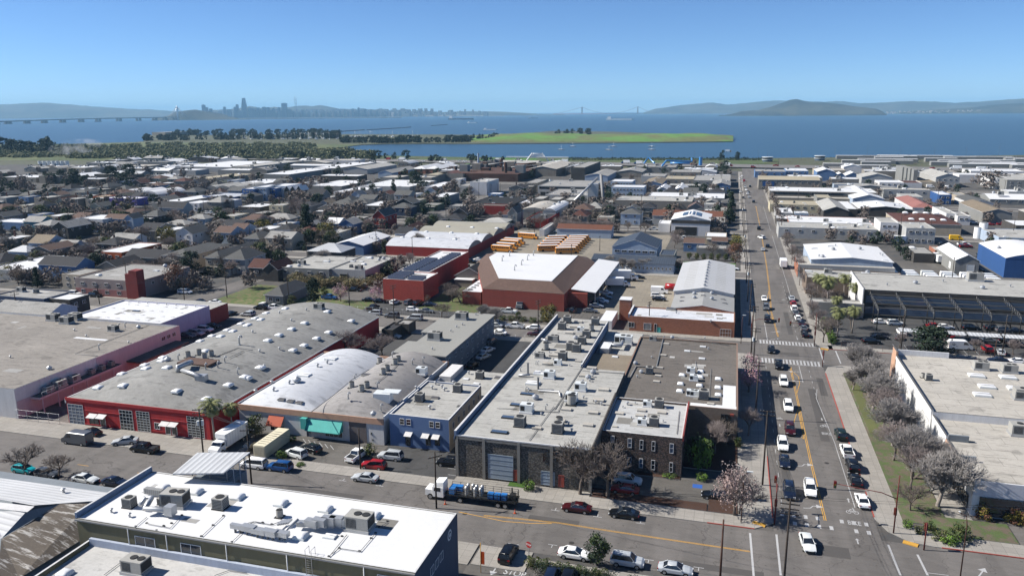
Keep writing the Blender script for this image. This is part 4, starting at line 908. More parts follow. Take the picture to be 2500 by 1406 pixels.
# ---- brown corrugated shed with ribbed white roof and monitor, bottom left corner
rusty = mat('rusty_tin', (.15, .125, .10), .85, .2, .8, kind='rust', col2=(.42, .40, .37), big=.2)
b = Bd('tin_shed', 'old shed with weathered brown tin roof and white ribbed metal slope', 'shed', -135, -82, 60, 88, 6)
M = MB().box(-160, -82.6, 52, 91.5, 0, 4.6, grey_p); b.part(M, 'wall')
M = MB(); a = [g('A', 0, 650, 6.0), g('A', 850, 765, 6.0), g('A', 745, 845, 6.8), g('A', 260, 880, 6.8), g('A', -60, 822, 6.8)]; za = [6, 6, 7.2, 7.2, 7.2]
M.add([(p[0], p[1], z) for p, z in zip(a, za)], [(0, 1, 2, 3, 4)], mat('ribbed_white', G(.55), .6, .05, .4, kind='riby')); b.part(M, 'roof')
M = MB(); pts = [('A', 745, 845, 7.2), ('A', 640, 900, 6.9), ('A', 620, 1130, 5.2), ('A', 150, 1420, 5.2), ('A', -20, 1420, 6), ('A', 10, 1120, 7.0), ('A', 460, 850, 7.2)]
M.add([P3(*p) for p in pts], [tuple(range(len(pts)))], rusty); b.part(M, 'roof')
M = MB(); t = [P3('A', 460, 855, 7.3), P3('A', 250, 870, 8.4), P3('A', 0, 825, 8.4), P3('A', -60, 1180, 6.6), P3('A', 15, 1110, 6.8), P3('A', 205, 905, 8.3)]
M.add([P3('A', -60, 905, 8.3), P3('A', 205, 905, 8.3), P3('A', 15, 1110, 7.0), P3('A', -80, 1180, 7.0)], [(0, 1, 2, 3)], MATS['ribbed_white']); M.add([P3('A', 205, 905, 8.3), P3('A', 455, 852, 7.25), P3('A', 15, 1112, 6.95)], [(0, 1, 2)], grey_p)
M.add([P3('A', -60, 830, 8.3), P3('A', 265, 868, 8.3), P3('A', 210, 912, 8.4), P3('A', -60, 880, 8.4)], [(0, 1, 2, 3)], white_p); b.part(M, 'roof_monitor'); rt(b, 'vent', 'A', 490, 765, 1.3, 6.3)
# white fence wall along the pavement by it
M = MB().box(-150, -84, 91.6, 91.95, 0, 1.1, white_p); tag(M.obj('boundary_wall'), 'long low white boundary wall beside the teal hatchback', 'wall')
# ---- red workshop with the long barrel roof
b = barrel('vaulted_workshop', 'red walled workshop under a long grey vaulted roof with many skylights', 'building', (-129, -95, 119.9, 196), 5.4, 3.2, red_p, grey_barrel, ramp=9)
b.part(MB().box(-129.1, -94.9, 119.75, 119.9, 5.1, 5.75, red_p).box(-129.25, -129, 119.8, 196, 4.5, 5.5, white_p).box(-95, -94.8, 120, 196, 5.15, 5.4, capw), 'fascia')
for xa, ya, xb2, yb2, nz in ((530, 85, 645, 235, 6), (925, 130, 1025, 290, 6), (1055, 140, 1155, 292, 8), (1445, 182, 1570, 338, 8)): win(b, 'A', xa, ya, xb2, yb2, nx=4, nz=nz, fr=PAINTS['pale'], gl=glassb if xa == 530 else glass, name='garage_door')
win(b, 'A', 690, 185, 760, 240, fr=frame_d, name='window'); win(b, 'A', 1190, 225, 1230, 275)
for (xa, xb2, yy) in ((775, 815, 190), (1275, 1315, 250), (1325, 1365, 255)): win(b, 'A', xa, yy, xb2, yy+65, nx=1, name='door', fr=PAINTS['pale'])
def awn(b, f, xa, xb_, ya, out=1.2, drop=.5, m=None, h=.06, n=1):
 Y0 = b.y0; l, z = onfront(f, xa, ya, Y0); r = onfront(f, xb_, ya, Y0)[0]; M = MB()
 M.add([(l, Y0-.03, z), (r, Y0-.03, z), (r, Y0-out, z-drop), (l, Y0-out, z-drop), (l, Y0-.03, z-h), (r, Y0-.03, z-h), (r, Y0-out, z-drop-h), (l, Y0-out, z-drop-h)], [(0, 1, 2, 3), (4, 7, 6, 5), (0, 3, 7, 4), (1, 5, 6, 2), (2, 6, 7, 3)], m or white_p); return b.part(M, 'awning')
for xa, ya in ((690, 152), (760, 157), (1245, 212), (1312, 218)): awn(b, 'A', xa, xa+62, ya)
for pts in (([(650, 220), (650, 125)]), ): pass
M = MB()
for (xa, xb2, ya) in ((650, 920, 130), (1160, 1440, 190), (650, 920, 232), (1030, 1055, 190), (1160, 1270, 285), (1370, 1445, 300)):
 l, z = onfront('A', xa, ya, 119.8); r = onfront('A', xb2, ya, 119.8)[0]; M.box(l, r, 119.8, 119.88, z-.06, z+.06, paint('red_trim', (.38, .04, .04)))
b.part(M, 'trim_band')
for x, y in ((845, 1012), (1060, 995), (1518, 1042), (1775, 1110), (2098, 920), (1960, 990), (1255, 850), (1435, 842), (1050, 895), (1245, 820), (1400, 755), (1390, 785), (1760, 700), (2230, 840), (1720, 615), (1820, 570), (1895, 575), (2000, 530), (1950, 520), (2120, 480), (2070, 465)): rb(b, 'sky', 'E', x, y, 1.05)
for x, y in ((20, 475), (130, 430), (80, 420), (175, 375), (340, 335), (700, 360), (905, 440), (505, 458), (393, 510), (285, 562), (188, 608), (710, 538), (608, 590), (500, 650), (405, 692), (130, 842), (15, 930)): rb(b, 'sky', 'F', x, y, 1.05)
for x, y in ((1710, 725), (1815, 735), (1615, 745), (1755, 760)): rb(b, 'drum', 'E', x, y, 1.4)
rb(b, 'bigvent', 'E', 1440, 780, 1.3); rb(b, 'pipe', 'E', 2055, 640, 2.2); 
for x, y in ((1765, 850), (1870, 835), (2040, 890), (1530, 770), (1930, 790)): rb(b, 'pipe', 'E', x, y, 1.4)
for x, y in ((60, 535), (393, 435), (160, 830), (290, 370), (520, 345), (120, 700), (290, 680)): rb(b, 'vent', 'F', x, y, 1.2)
rb(b, 'rtu', 'F', 630, 330, 1.1); zc = b.h+b.rise if hasattr(b, 'rise') else 8.6
M = MB(); X, Y = g('E', 1740, 800, 8.6); M.box(X-5.5, X+2.5, Y-1.5, Y+2.5, 7.6, 8.9, brownsh); b.part(M, 'roof_platform')
duct(b, [P3('E', 1530, 870, 8.6), P3('E', 1530, 830, 9.6), P3('E', 1600, 800, 9.9), P3('E', 1640, 790, 9.4)], .62); duct(b, [P3('E', 1540, 850, 9), P3('E', 1640, 880, 9), P3('E', 1730, 915, 8.8)], .45); M = MB(); X, Y = g('E', 1730, 930, 8.2); M.rbox((X, Y, 7.8), (2.2, 1.6, 1.3), .2, galv); b.part(M, 'fan_housing')
pipes(b, 'E', [(1840, 745), (2040, 665), (2170, 685)], .08, 8.5); pipes(b, 'E', [(1960, 750), (2090, 690)], .06, 8.4)
lm('the red vaulted workshop', -112, 124); lm('the far end of the red vaulted workshop', -105, 192)
# ---- pink and white plant
b = flat('pink_factory', 'broad factory with worn grey roof, white front corner and pink side wall', 'building', (-240, -141.2, 119, 170), 6.6, white_p, mat('worn_tan', (.30, .275, .245), .95, .14, .4, kind='roll', big=.2), .5, capd)
b.part(MB().box(-141.21, -141.14, 141, 170.02, 0, 6.62, pink_p).box(-141.21, -141.14, 119.2, 141, 0, 3.8, pink_p), 'pink_wall')
M = MB().box(-141.1, -138.6, 122.5, 146, 3.2, 3.7, pink_p, tar_roof)
for y in range(123, 146, 4): M.box(-138.7, -138.5, y, y+.2, 0, 3.2, pink_p)
for y in range(6): M.tube([(-138.5, 123+y*1.2, 3.7), (-138.5, 123+y*1.2, 4.7)], .04, galv, 4)
M.tube([(-138.5, 123, 4.7), (-138.5, 130, 4.7)], .04, galv, 4); b.part(M, 'service_gantry')
for y, s_ in ((126, 1.1), (129, 1.4), (133, 1.2)): rtw(b, 'rtu', -139.9, y, s_*.75, 3.7, 90)
for y in (138, 141, 144): rtw(b, 'ac', -139.9, y, 1.1, 3.7)
b.part(MB().box(-141.1, -137, 150, 168, 2.6, 3.0, tar_roof), 'lean_to_roof')
for y in (163.5, 165.5, 167.5): winw(b, 'R', y-.7, y+.7, 4.3, 5.4, gl=glass, off=.16)
rts(b, 'rtu', 'E', [(460, 430), (575, 455), (650, 425)], 1.3); rts(b, 'rtu', 'E', [(975, 520)], 1); rts(b, 'bigvent', 'E', [(1190, 495), (425, 850)], 1); rts(b, 'pipe', 'E', [(850, 680), (1020, 500), (1075, 490)], 1.3); rts(b, 'vent', 'E', [(90, 750), (640, 520), (740, 570), (1105, 625)])
X, Y = g('E', 780, 588, b.zr); b.part(MB().box(X-5, X+5, Y-.6, Y+.6, b.zr, b.zr+.04, white_roof), 'roof_patch'); pipes(b, 'E', [(640, 715), (1280, 470)], .06); pipes(b, 'E', [(640, 715), (840, 735)], .06)
lm('the pink factory', -150, 140)
b = flat('violet_warehouse', 'violet sided warehouse with bright white roof and solar racks', 'building', (-179, -148.3, 171.2, 192.3), 6.3, violet_p, white_roof, .4, capw)
M = MB()
for i in range(8):
 for j in range(4):
  if (i*5+j*3) % 4: X, Y = -176+i*3.4+(j % 2), 174+j*4.8; M.tube([(X, Y, b.zr+.12), (X+1.6, Y, b.zr+.12)], .05, galv, 4); 
b.part(M, 'cable_tray')
for i in range(8): rtw(b, 'vent', -176+i*3.4, 191, .9)
rt(b, 'skb', 'E', 1170, 350, .8); b.part(MB().box(-180, -148.28, 192.4, 201, -.1, 5.0, brick_r, pale_roof), 'rear_wing'); lm('the violet warehouse', -165, 182)
# ---- twin vaulted building with the teal awning
b = barrel('twin_vault_shop', 'shop with peach fascia, teal awning and pale twin vaulted roof', 'building', (-93, -77, 126.6, 161), 5.2, 1.9, white_p, pale_barrel, ramp=5)
rb(b, 'skf', 'F', 735, 762, 1.5); rb(b, 'skf', 'F', 505, 903, 1.5)
for x, y in ((308, 1108), (385, 1122), (460, 1135)): rb(b, 'skd', 'F', x, y, .85)
for x, y in ((617, 830), (700, 800), (440, 960), (375, 975), (85, 1050), (240, 1035), (225, 975)): rb(b, 'bigvent' if x == 440 else 'vent', 'F', x, y, 1.5)
b_ = b
# second vault, same building
m = MB(); vs = []
for p, k_ in ((126.5, .02), (128, .45), (130, .85), (132, 1), (161.1, 1)):
 for i in range(17): t = i/16; vs.append((-77+15.6*t, p, 5.2+2.4*k_*(1-(2*t-1)**2)))
m.add(vs, [(j*17+i, j*17+i+1, j*17+18+i, j*17+17+i) for j in range(4) for i in range(16)], warm_barrel, True)
for e_ in (0, 68): m.add([vs[e_+i] for i in range(17)], [tuple(range(17))], white_p)
b.part(m, 'roof'); b.part(MB().box(-77, -61.4, 126.6, 161, -.2, 5.15, white_p), 'wall')
b.x1 = -61.4; b.zat = lambda X, Y: 5.2+2.4*(1-(2*(X+77)/15.6-1)**2)
for x, y in ((1150, 795), (1280, 805), (1310, 780), (1215, 860), (1180, 890), (995, 1035), (1040, 1005), (790, 1025), (845, 985), (910, 1005)): rb(b, 'drum', 'F', x, y, 1.35)
for x, y in ((1090, 800), (1258, 745), (1430, 805), (1520, 790), (900, 850), (880, 1100), (1130, 1010), (1160, 1200), (830, 915), (935, 935), (735, 975), (630, 1050)): rb(b, 'pipe', 'F', x, y, 1.3)
rb(b, 'rtuw', 'F', 1510, 890, 1.1); rb(b, 'skd', 'F', 1035, 900, 1.1); rb(b, 'bigvent', 'F', 1095, 1240, 1.0)
X, Y = g('F', 1180, 1085, 7); M = MB(); M.rbox((X, Y, 6.2), (3.4, 2.4, 1.8), .1, PAINTS['pale']); M.rbox((X+1.5, Y+.8, 7.9), (3.4, 2.2, .2), .1, PAINTS['pale']); b.part(M, 'air_handler')
pipes(b, 'F', [(560, 1215), (760, 1065), (920, 930), (1060, 850)], .09, 6.2); pipes(b, 'F', [(1110, 970), (1230, 880), (1310, 800)], .07, 7.6)
b.part(MB().box(-93.1, -61.3, 126.4, 126.6, 4.2, 5.35, peach_p).box(-61.4, -61.15, 126.6, 161, 4.8, 5.9, capw).box(-93.25, -93, 126.6, 161, 4.9, 5.5, galv).box(-93, -61, 161, 161.3, 0, 5.8, peach_p), 'fascia')
awn(b, 'B', 180, 295, 165, 1.5, 1.6, rusta_p, .1); awn(b, 'B', 480, 745, 190, 1.6, 1.9, teal_p, .1)
M = MB(); l = onfront('B', 480, 190, 126.4)[0]; r = onfront('B', 745, 190, 126.4)[0]; zt = onfront('B', 600, 195, 126.4)[1]
for X in (l, r): b.part(MB().add([(X, 126.4, zt), (X, 124.8, zt-1.9), (X, 124.8, zt-2.2), (X, 126.4, zt-2.2)], [(0, 1, 2, 3)], teal_p), 'awning_side')
M.box(l-1.3, l-.05, 125.6, 126.4, zt-2.3, zt-.1, teal_p); b.part(M, 'awning_side')
win(b, 'B', 610, 280, 745, 335, nx=4); win(b, 'B', 800, 225, 930, 385, fr=paint('door_taupe', (.14, .12, .115)), gl=MATS['p_door_taupe'], nx=1, name='loading_door'); win(b, 'B', 470, 265, 500, 345, fr=navy_p, gl=navy_p, nx=1, name='door'); win(b, 'B', 190, 245, 300, 290, nx=3)
lm('the teal awning shop', -75, 127)
# ---- blue stucco office
b = flat('stucco_office', 'bright blue stucco office with small square windows and beige side', 'building', (-60.3, -48.3, 127, 146.4), 6.4, blue_p, pale_roof, .3, capw)
b.part(MB().box(-48.31, -48.24, 127, 146.4, 0, 6.1, beige_p), 'side_wall')
for xa in (1185, 1235, 1412, 1460): win(b, 'B', xa, 193+(xa-1185)*.1, xa+36, 240+(xa-1185)*.1, nx=1, nz=2)
for xa in (1230, 1360, 1440): awn(b, 'B', xa, xa+55, 292+(xa-1230)*.1, 1.1, .5)
for xa in (1230, 1385, 1455): win(b, 'B', xa, 320, xa+38, 400, nx=1, name='door', fr=frame_d)
rowwin(b, 'R', 6, 3.9, 5.2, 1.0, frame_w, name='window'); rowwin(b, 'R', 5, 1.0, 2.2, 1.0, frame_w)
rt(b, 'ac', 'F', 1495, 1120, 1.5); rt(b, 'ac', 'F', 1820, 1040, 1.5); rt(b, 'skd', 'F', 1625, 1097, .9); rt(b, 'skd', 'F', 1840, 1170, .7)
for x, y in ((1465, 1020), (1630, 980), (1685, 1010), (1705, 1035), (1785, 975), (1580, 1190), (1600, 1018)): rt(b, 'vent', 'F', x, y, 1.3)
M = MB().box(-60, -47, 146.5, 161.5, -.2, 4, white_p, pale_roof).box(-60.2, -59.9, 146.5, 161.5, 4, 4.9, white_p, capw).box(-60.2, -57.5, 153, 161.5, 4, 5.2, white_p); b.part(M, 'rear_wing')
rt(b, 'ac', 'F', 2010, 925, 1.5, 4); rt(b, 'skd', 'F', 2170, 925, 1, 4); rt(b, 'vent', 'F', 1915, 890, 1.3, 4); rt(b, 'skf', 'F', 1890, 935, .8, 4); rt(b, 'skf', 'F', 1980, 975, .8, 4)
lm('the blue stucco office', -54, 128)
# ---- field stone works
b = Bd('stone_works', 'long fieldstone works with crowded pale roof and navy parapet', 'building', -43.6, -20, 118, 199, 8)
b.part(MB().box(-43.6, -29.7, 118, 199, -.2, 7.6, stone_m).box(-29.7, -20, 118, 159, -.2, 7.6, stone_m), 'wall')
b.part(MB().box(-43.2, -29.7, 118.1, 199, 7.6, 7.7, pale_roof).box(-29.7, -20.0, 118.1, 159, 7.6, 7.7, pale_roof), 'roof'); b.zr = 7.7
b.part(MB().box(-43.9, -43.5, 117.8, 199.2, 7.0, 8.6, capb, capw).box(-29.75, -29.5, 160, 196, 6, 8.1, capb, capw).box(-20.1, -19.9, 118, 145, 7.5, 8.0, tar_roof).box(-43.5, -20, 117.85, 118.1, 7.5, 7.85, capw), 'parapet')
M = MB()
for x in (-43.5, -38.6, -32.4, -26.7, -20.1): M.box(x-.25, x+.25, 117.8, 118, 0, 7.6, paint('concrete_rib', (.2, .19, .17)))
M.box(-43.6, -20, 117.85, 118, 7.1, 7.62, MATS['p_concrete_rib']); b.part(M, 'pier')
b.y0 = 117.95; gar = paint('garage_blue', (.26, .31, .36))
win(b, 'B', 1865, 475, 2060, 660, gl=gar, fr=gar, nx=1, nz=5, name='garage_door'); win(b, 'C', 380, 600, 488, 705, gl=gar, fr=gar, nx=1, nz=4, name='garage_door'); win(b, 'C', 395, 455, 432, 525, fr=frame_d); win(b, 'C', 500, 465, 540, 535, fr=frame_d); win(b, 'C', 612, 475, 650, 550, fr=frame_d); win(b, 'C', 690, 480, 730, 560, fr=frame_d); win(b, 'C', 612, 632, 648, 705, fr=frame_d, nz=2); win(b, 'C', 688, 640, 726, 715, fr=frame_d, nz=2)
win(b, 'C', 515, 630, 560, 718, fr=dkred, gl=dkred, nx=1, name='door'); win(b, 'C', 165, 590, 208, 672, fr=dkred, gl=dkred, nx=1, name='door')
b.part(MB().box(-29.6, -20.3, 159, 175, -.1, 6.2, white_p, mat('tan_deck', (.24, .20, .15), .95, .15, .4, big=.2)), 'court_roof'); rt(b, 'skf', 'G', 1060, 955, .8, 6.2)
b.part(MB().box(-29.6, -20.3, 175, 197, -.1, 5.4, white_p, pale_roof), 'rear_deck')
for x, y in ((1110, 840), (1155, 845)): rt(b, 'rtuw', 'G', x, y, 1.5, 5.4)
b.part(MB().box(*g('G', 985, 800, 6.5)[:1], g('G', 1060, 800, 6.5)[0], 176.5, 182, 5.4, 7.0, galv, white_roof), 'equipment_shed'); duct(b, [(-27, 181, 6.6), (-24, 181, 6.6), (-24, 185, 6.6)], .5)
for x, y in ((650, 660), (890, 675), (605, 715), (855, 730), (815, 785), (775, 840), (465, 890), (680, 890), (730, 905), (610, 975), (245, 790)): rt(b, 'ac' if x % 3 else 'drum', 'G', x, y, 1.7) if x != 245 else None
for x, y in ((530, 820), (415, 960)): rt(b, 'rtu', 'G', x, y, 1.05 if x == 530 else .85)
for x, y in ((498, 1135), (765, 1240), (685, 1330)): rt(b, 'rtuw', 'G', x, y, 1.1)
for x, y in ((720, 800), (870, 1095), (375, 1315), (830, 1140)): rt(b, 'bigvent', 'G', x, y, 1.1)
for x, y in ((745, 658), (710, 700), (670, 752), (535, 945), (480, 1018), (860, 1055), (795, 1120), (965, 1240), (920, 1330)): rt(b, 'curb', 'G', x, y, 1.3)
for x, y in ((570, 1020), (765, 735)): rt(b, 'rtuw', 'G', x, y, .8)
for x, y in ((420, 1100), (355, 1185)): rt(b, 'skf', 'G', x, y, 1.6)
for x, y in ((310, 1275), (230, 1370)): rt(b, 'skb', 'G', x, y, .95)
for x, y in ((205, 93), (140, 190), (62, 302)): rt(b, 'skb', 'C', x, y, 1.0)
rt(b, 'rtuw', 'C', 272, 145, 1.15); rt(b, 'ac', 'C', 220, 250, 1.7); rt(b, 'ac', 'C', 510, 300, 1.7); rt(b, 'drum', 'C', 520, 245, 1.6); rt(b, 'drum', 'C', 615, 85, 2.0); rt(b, 'bigvent', 'C', 338, 45, 1.2); rt(b, 'ac', 'C', 608, 55, 1.3)
for x, y in ((578, 128), (530, 215), (785, 153), (745, 248), (825, 60)): rt(b, 'curb', 'C', x, y, 1.15)
for x, y in ((312, 1100), (400, 1230)): rt(b, 'stack', 'G', x, y, 1)
duct(b, [P3('G', 230, 1110, 8), P3('G', 330, 1105, 8.2)], .25); duct(b, [P3('G', 400, 1240, 8.0), P3('G', 580, 1250, 8.0), P3('G', 590, 1290, 8.0)], .17); duct(b, [P3('G', 430, 800, 8.3), P3('G', 480, 815, 8.3)], .3)
for i in range(26):
 rnd = random.Random(i+50); X, Y = rnd.uniform(-42.5, -30.5), rnd.uniform(120, 197); rtw(b, rnd.choice(['vent', 'pipe', 'vent', 'curb']), X, Y, rnd.uniform(.6, 1.1))
for i in range(10): rnd = random.Random(i+90); rtw(b, 'vent', rnd.uniform(-29, -21), rnd.uniform(120, 157), 1)
pipes(b, 'G', [(970, 690), (830, 960), (600, 1310), (540, 1400)], .09); pipes(b, 'G', [(950, 690), (820, 950)], .09); pipes(b, 'G', [(560, 745), (690, 760), (850, 790)], .06); pipes(b, 'C', [(40, 113), (200, 120)], .06); pipes(b, 'C', [(330, 135), (510, 145), (560, 30)], .07); pipes(b, 'C', [(290, 360), (480, 100)], .06); pipes(b, 'G', [(775, 1070), (1140, 1095)], .07); pipes(b, 'C', [(600, 60), (920, 90)], .06)
rn = random.Random(3)
for k in range(14): w_, d_ = rn.uniform(1, 4), rn.uniform(1, 3.5); X, Y = rn.uniform(-43, -34.5), rn.uniform(120, 190); b.part(MB().box(X, X+w_, Y, Y+d_, 7.69, 7.705+k*.001, PATCH[k % 3]), 'roof_patch')
lm('the fieldstone works', -32, 117)
# ---- ivy-grown brick office
ivyw = mat('ivy_brick', (.13, .09, .075), .95, .3, 2, kind='stone', col2=(.06, .05, .045))
b = flat('brick_office', 'two storey dark brick office with bare ivy and tall narrow windows', 'building', (-19.8, -5.9, 127.5, 144.4), 7.3, ivyw, mat('silver_roof', (.47, .47, .46), .7, .1, .5, kind='stained'), .45, capw)
b.part(MB().box(-20.05, -19.75, 118.5, 144.5, 6.8, 7.9, tar_roof).box(-5.95, -5.7, 127.4, 144.4, 6.8, 7.75, paint('coping_red', (.2, .04, .035))), 'coping')
for x, y, w_, h_ in ((1048, 345, 32, 72), (1140, 357, 28, 75), (1232, 367, 28, 75), (1370, 385, 32, 75), (1135, 500, 30, 72), (1228, 512, 30, 75), (1368, 530, 28, 75), (918, 325, 28, 50), (1045, 490, 30, 70)): win(b, 'C', x, y, x+w_, y+h_, nx=1, nz=2, gl=glassb if x in (1048, 1370, 1135, 918) else glass)
for x, y in ((1240, 100), (1200, 240)): rt(b, 'rtuw', 'C', x-40, y, .8); rt(b, 'ac', 'C', x+50, y+5, 1.5)
for x, y in ((985, 158), (1155, 136), (1143, 175), (1312, 153), (950, 258)): rt(b, 'curb', 'C', x, y, 1.0 if x != 950 else .6)
for x, y in ((1045, 90), (1105, 80), (1075, 193), (1340, 125), (1320, 220), (1010, 110)): rt(b, 'vent', 'C', x, y, 1.2 if x == 1045 else .7)
pipes(b, 'C', [(1445, 135), (1425, 310)], .06); lm('the ivy grown brick office', -12, 128)
# ---- tar-roofed workshop
b = flat('tar_roof_factory', 'low brick factory with broad brown tar roof and white dome skylights', 'building', (-20.2, 3.3, 144.6, 189.5), 6.8, mat('brick_dull', (.17, .13, .10), .9, .15, 1, kind='brick'), tar_roof, .4, mat('coping_clay', (.26, .17, .13), .9, .15, 2))
b.part(MB().box(-5.6, 3.0, 144.9, 147.2, b.zr+.01, b.zr+.05, white_roof).box(.4, 2.9, 147.2, 159, b.zr+.01, b.zr+.05, white_roof), 'roof_patch')
for x, y in ((1635, 1115), (1795, 1083), (1790, 1132), (1945, 1148), (1622, 1190), (1785, 1205), (1943, 1222), (1615, 1252), (1945, 1285)): rt(b, 'sky', 'G', x, y, .82)
for x, y in ((1815, 868), (1805, 970), (1680, 905)): rt(b, 'skf', 'G', x, y, .8)
for x, y in ((1710, 1090), (1735, 1155), (1710, 1285), (1740, 1290)): rt(b, 'rtuw', 'G', x, y, .85)
rt(b, 'ac', 'G', 1820, 1310, 1.7); rt(b, 'ac', 'G', 1355, 1095, 1.4); rt(b, 'rtu', 'G', 1385, 810, .7)
for x, y in ((1500, 845), (1475, 942), (1445, 1050), (1430, 1118), (1415, 1168), (1880, 1360)): rt(b, 'curb', 'G', x, y, .85)
for x, y in ((1375, 965), (1235, 1015), (1285, 1090), (1550, 795), (1860, 890), (1830, 800), (1250, 1130)): rt(b, 'bigvent' if x in (1235, 1550, 1285) else 'vent', 'G', x, y, .9)
pipes(b, 'G', [(1480, 775), (1415, 1045), (1240, 1035), (1190, 1130)], .16); pipes(b, 'G', [(1600, 785), (2040, 855)], .07); pipes(b, 'G', [(1750, 990), (1765, 1070)], .05); pipes(b, 'G', [(1885, 1050), (1870, 1290)], .04)
win(b, 'C', 1760, 160, 1845, 320, nx=3, nz=5, fr=frame_d); lm('the tar roofed factory', -5, 188); b.part(MB().box(1.9, 2.6, 144.3, 144.6, 5.6, 5.95, dkred), 'small_sign')
# ---- grey wooden flats with L-shaped roof
b = Bd('flats_building', 'long grey sided flats with notched pale grey roof and two roof plants', 'building', -75.5, -62.5, 163, 203, 6.4)
M = MB(); N = MB()
for q_ in ((-73.2, -62.5, 163, 202), (-75.5, -73.2, 163, 172), (-75.5, -73.2, 181, 194)): M.box(*q_, -.2, 6.2, grey_p); N.box(q_[0]-.3, q_[1]+.35, q_[2]-.4, q_[3]+.4, 6.22+.01*(q_[2] > 170)+.02*(q_[0] > -75), 6.5+.01*(q_[2] > 170)+.02*(q_[0] > -75), mat('flats_roof', (.33, .325, .30), .9, .08, .4, kind='riby', big=.06))
b.part(M, 'wall'); b.part(N, 'roof'); b.zr = 6.5
for x, y in ((1855, 420), (1625, 595)): rt(b, 'rtu', 'F', x, y, 1.35)
for x, y in ((1810, 490), (1760, 525), (1860, 470), (1600, 680), (2010, 375), (1975, 385)): rt(b, 'vent', 'F', x, y, 1.0)
rowwin(b, 'R', 9, 4.2, 5.2, 1.1, name='window'); rowwin(b, 'R', 9, 1.4, 2.4, 1.1, name='window'); lm('the grey sided flats', -69, 182)
# ---- brick unit across the second street
b = flat('brick_unit', 'low orange brick unit with rippled silver roof on the street corner', 'building', (-26.5, 2.7, 217.7, 229.4), 4.5, brick_o, mat('silver_foil', (.55, .56, .58), .45, .08, .4, kind='stained', big=.1), .35, mat('coping_brick', (.24, .12, .08), .9, .1, 1))
b.part(MB().box(-26.9, -26.4, 218, 229, 3.9, 5.0, capb, capw), 'parapet'); win(b, 'G', 1420, 700, 1450, 762, gl=teal_p, fr=teal_p, nx=1, name='door'); win(b, 'G', 1305, 665, 1370, 720, gl=steelg, nx=1, name='loading_door'); win(b, 'G', 1395, 668, 1418, 745, gl=glass, nx=1, name='door'); win(b, 'G', 1960, 715, 2055, 780, nx=4, nz=2, gl=paint('shutter_tan', (.2, .1, .06))); win(b, 'G', 1175, 655, 1225, 700, gl=glass)
rt(b, 'skd', 'G', 1540, 548, 1.6); rts(b, 'vent', 'G', [(1660, 545), (1585, 580), (1800, 550), (1895, 560), (1340, 535), (1880, 655)], 1.2); lm('the orange brick unit', -12, 217)
M = Bd('brick_tower', 'small square brick stair tower beside the orange brick unit', 'building', -31, -27.5, 229, 233, 6.5); M.part(MB().box(-31, -27.6, 229, 233, 0, 6.3, brick_o), 'wall'); M.part(MB().box(-31.1, -27.5, 228.9, 233.1, 6.3, 6.45, white_roof), 'roof'); M.zr = 6.45
M = Bd('site_cabin', 'long white roofed site cabin behind the fieldstone works', 'cabin', -36, -33, 208, 226, 3); M.part(MB().box(-35, -31.5, 217, 229, 0, 2.8, white_p, white_roof), 'wall')
# silver gabled hall behind
b = gable('corrugated_hall', 'white ribbed metal hall with a row of ridge vents beside the main street', 'hall', (-16.2, 2.3, 248, 297), 5.6, 1.6, white_p, mat('panel_white', G(.50), .55, .05, .4, kind='riby', big=.05), over=.3)
for i in range(9): Y = 251+i*5; rtw(b, 'bigvent', -6.95, Y, .9, 7.2)
M = MB()
for i in range(16):
 Y = 251+i*2.8
 for x0, x1 in ((-13.5, -10.3), (-3.6, -.4)):
  if x0 < -10 or True:
   zz = lambda X: 5.6+1.6*(1-abs(X+6.95)/9.25)+.15
   b.part(MB().add([(x0, Y, zz(x0)), (x1, Y, zz(x1)), (x1, Y+.5, zz(x1)), (x0, Y+.5, zz(x0))], [(0, 1, 2, 3)], acm), 'roof_light'); lm('the white ribbed hall', -7, 272)
b = gable('brick_shed', 'brick shed with lumpy silver coated gable roof between brick unit and white hall', 'shed', (-15.8, 2.4, 229.6, 247.6), 4.4, 1.5, brick_o, mat('silver_lump', (.36, .36, .35), .75, .2, 1.4, big=.15), over=.1)
for x, y in ((1740, 405), (1740, 440), (1890, 405), (1890, 450)): X, Y = g('G', x, y, 6); rtw(b, 'bigvent', X, Y, 1.1, b.zat(X, Y))
for x, y in ((1640, 430), (1635, 462), (1815, 410), (1815, 440), (1985, 450), (2000, 480)): X, Y = g('G', x, y, 5.5); rtw(b, 'skd', X, Y, .8, b.zat(X, Y)-.1)
# ---- brown hipped hall with white deck, canopy and lean-to
b = Bd('octagonal_hall', 'large dark red hall with brown hipped roof and white flat top', 'hall', -76, -50, 236, 293, 6)
top = [g('O', x, y, 8.2) for x, y in ((1213, 617), (1411, 624), (1347, 687), (1218, 680), (1194, 628))]
eav = [g('O', 1188, 620, 5.8), g('O', 1434, 628, 5.8), g('O', 1452, 640, 5.8), g('O', 1378, 718, 5.8), g('O', 1178, 705, 5.8), g('O', 1163, 642, 5.8)]
b.part(MB().prism([(p[0]*.995+(-.35), p[1]*.998+.5) for p in eav], -.2, 5.75, dkred), 'wall')
M = MB(); V = [(*p, 8.2) for p in top]+[(*p, 5.8) for p in eav]; M.add(V, [(0, 1, 6, 5), (1, 7, 6), (1, 2, 8, 7), (2, 3, 9, 8), (3, 4, 10, 9), (4, 0, 5, 10)], brownsh)
b.part(M, 'roof'); b.part(MB().prism(top, 8.15, 8.32, white_riby), 'flat_top'); b.zr = 8.3; rts(b, 'pipe', 'K', [(935, 1230), (1010, 1180), (1190, 1220), (1250, 1175), (1130, 1270), (1060, 1325)], 1.8)
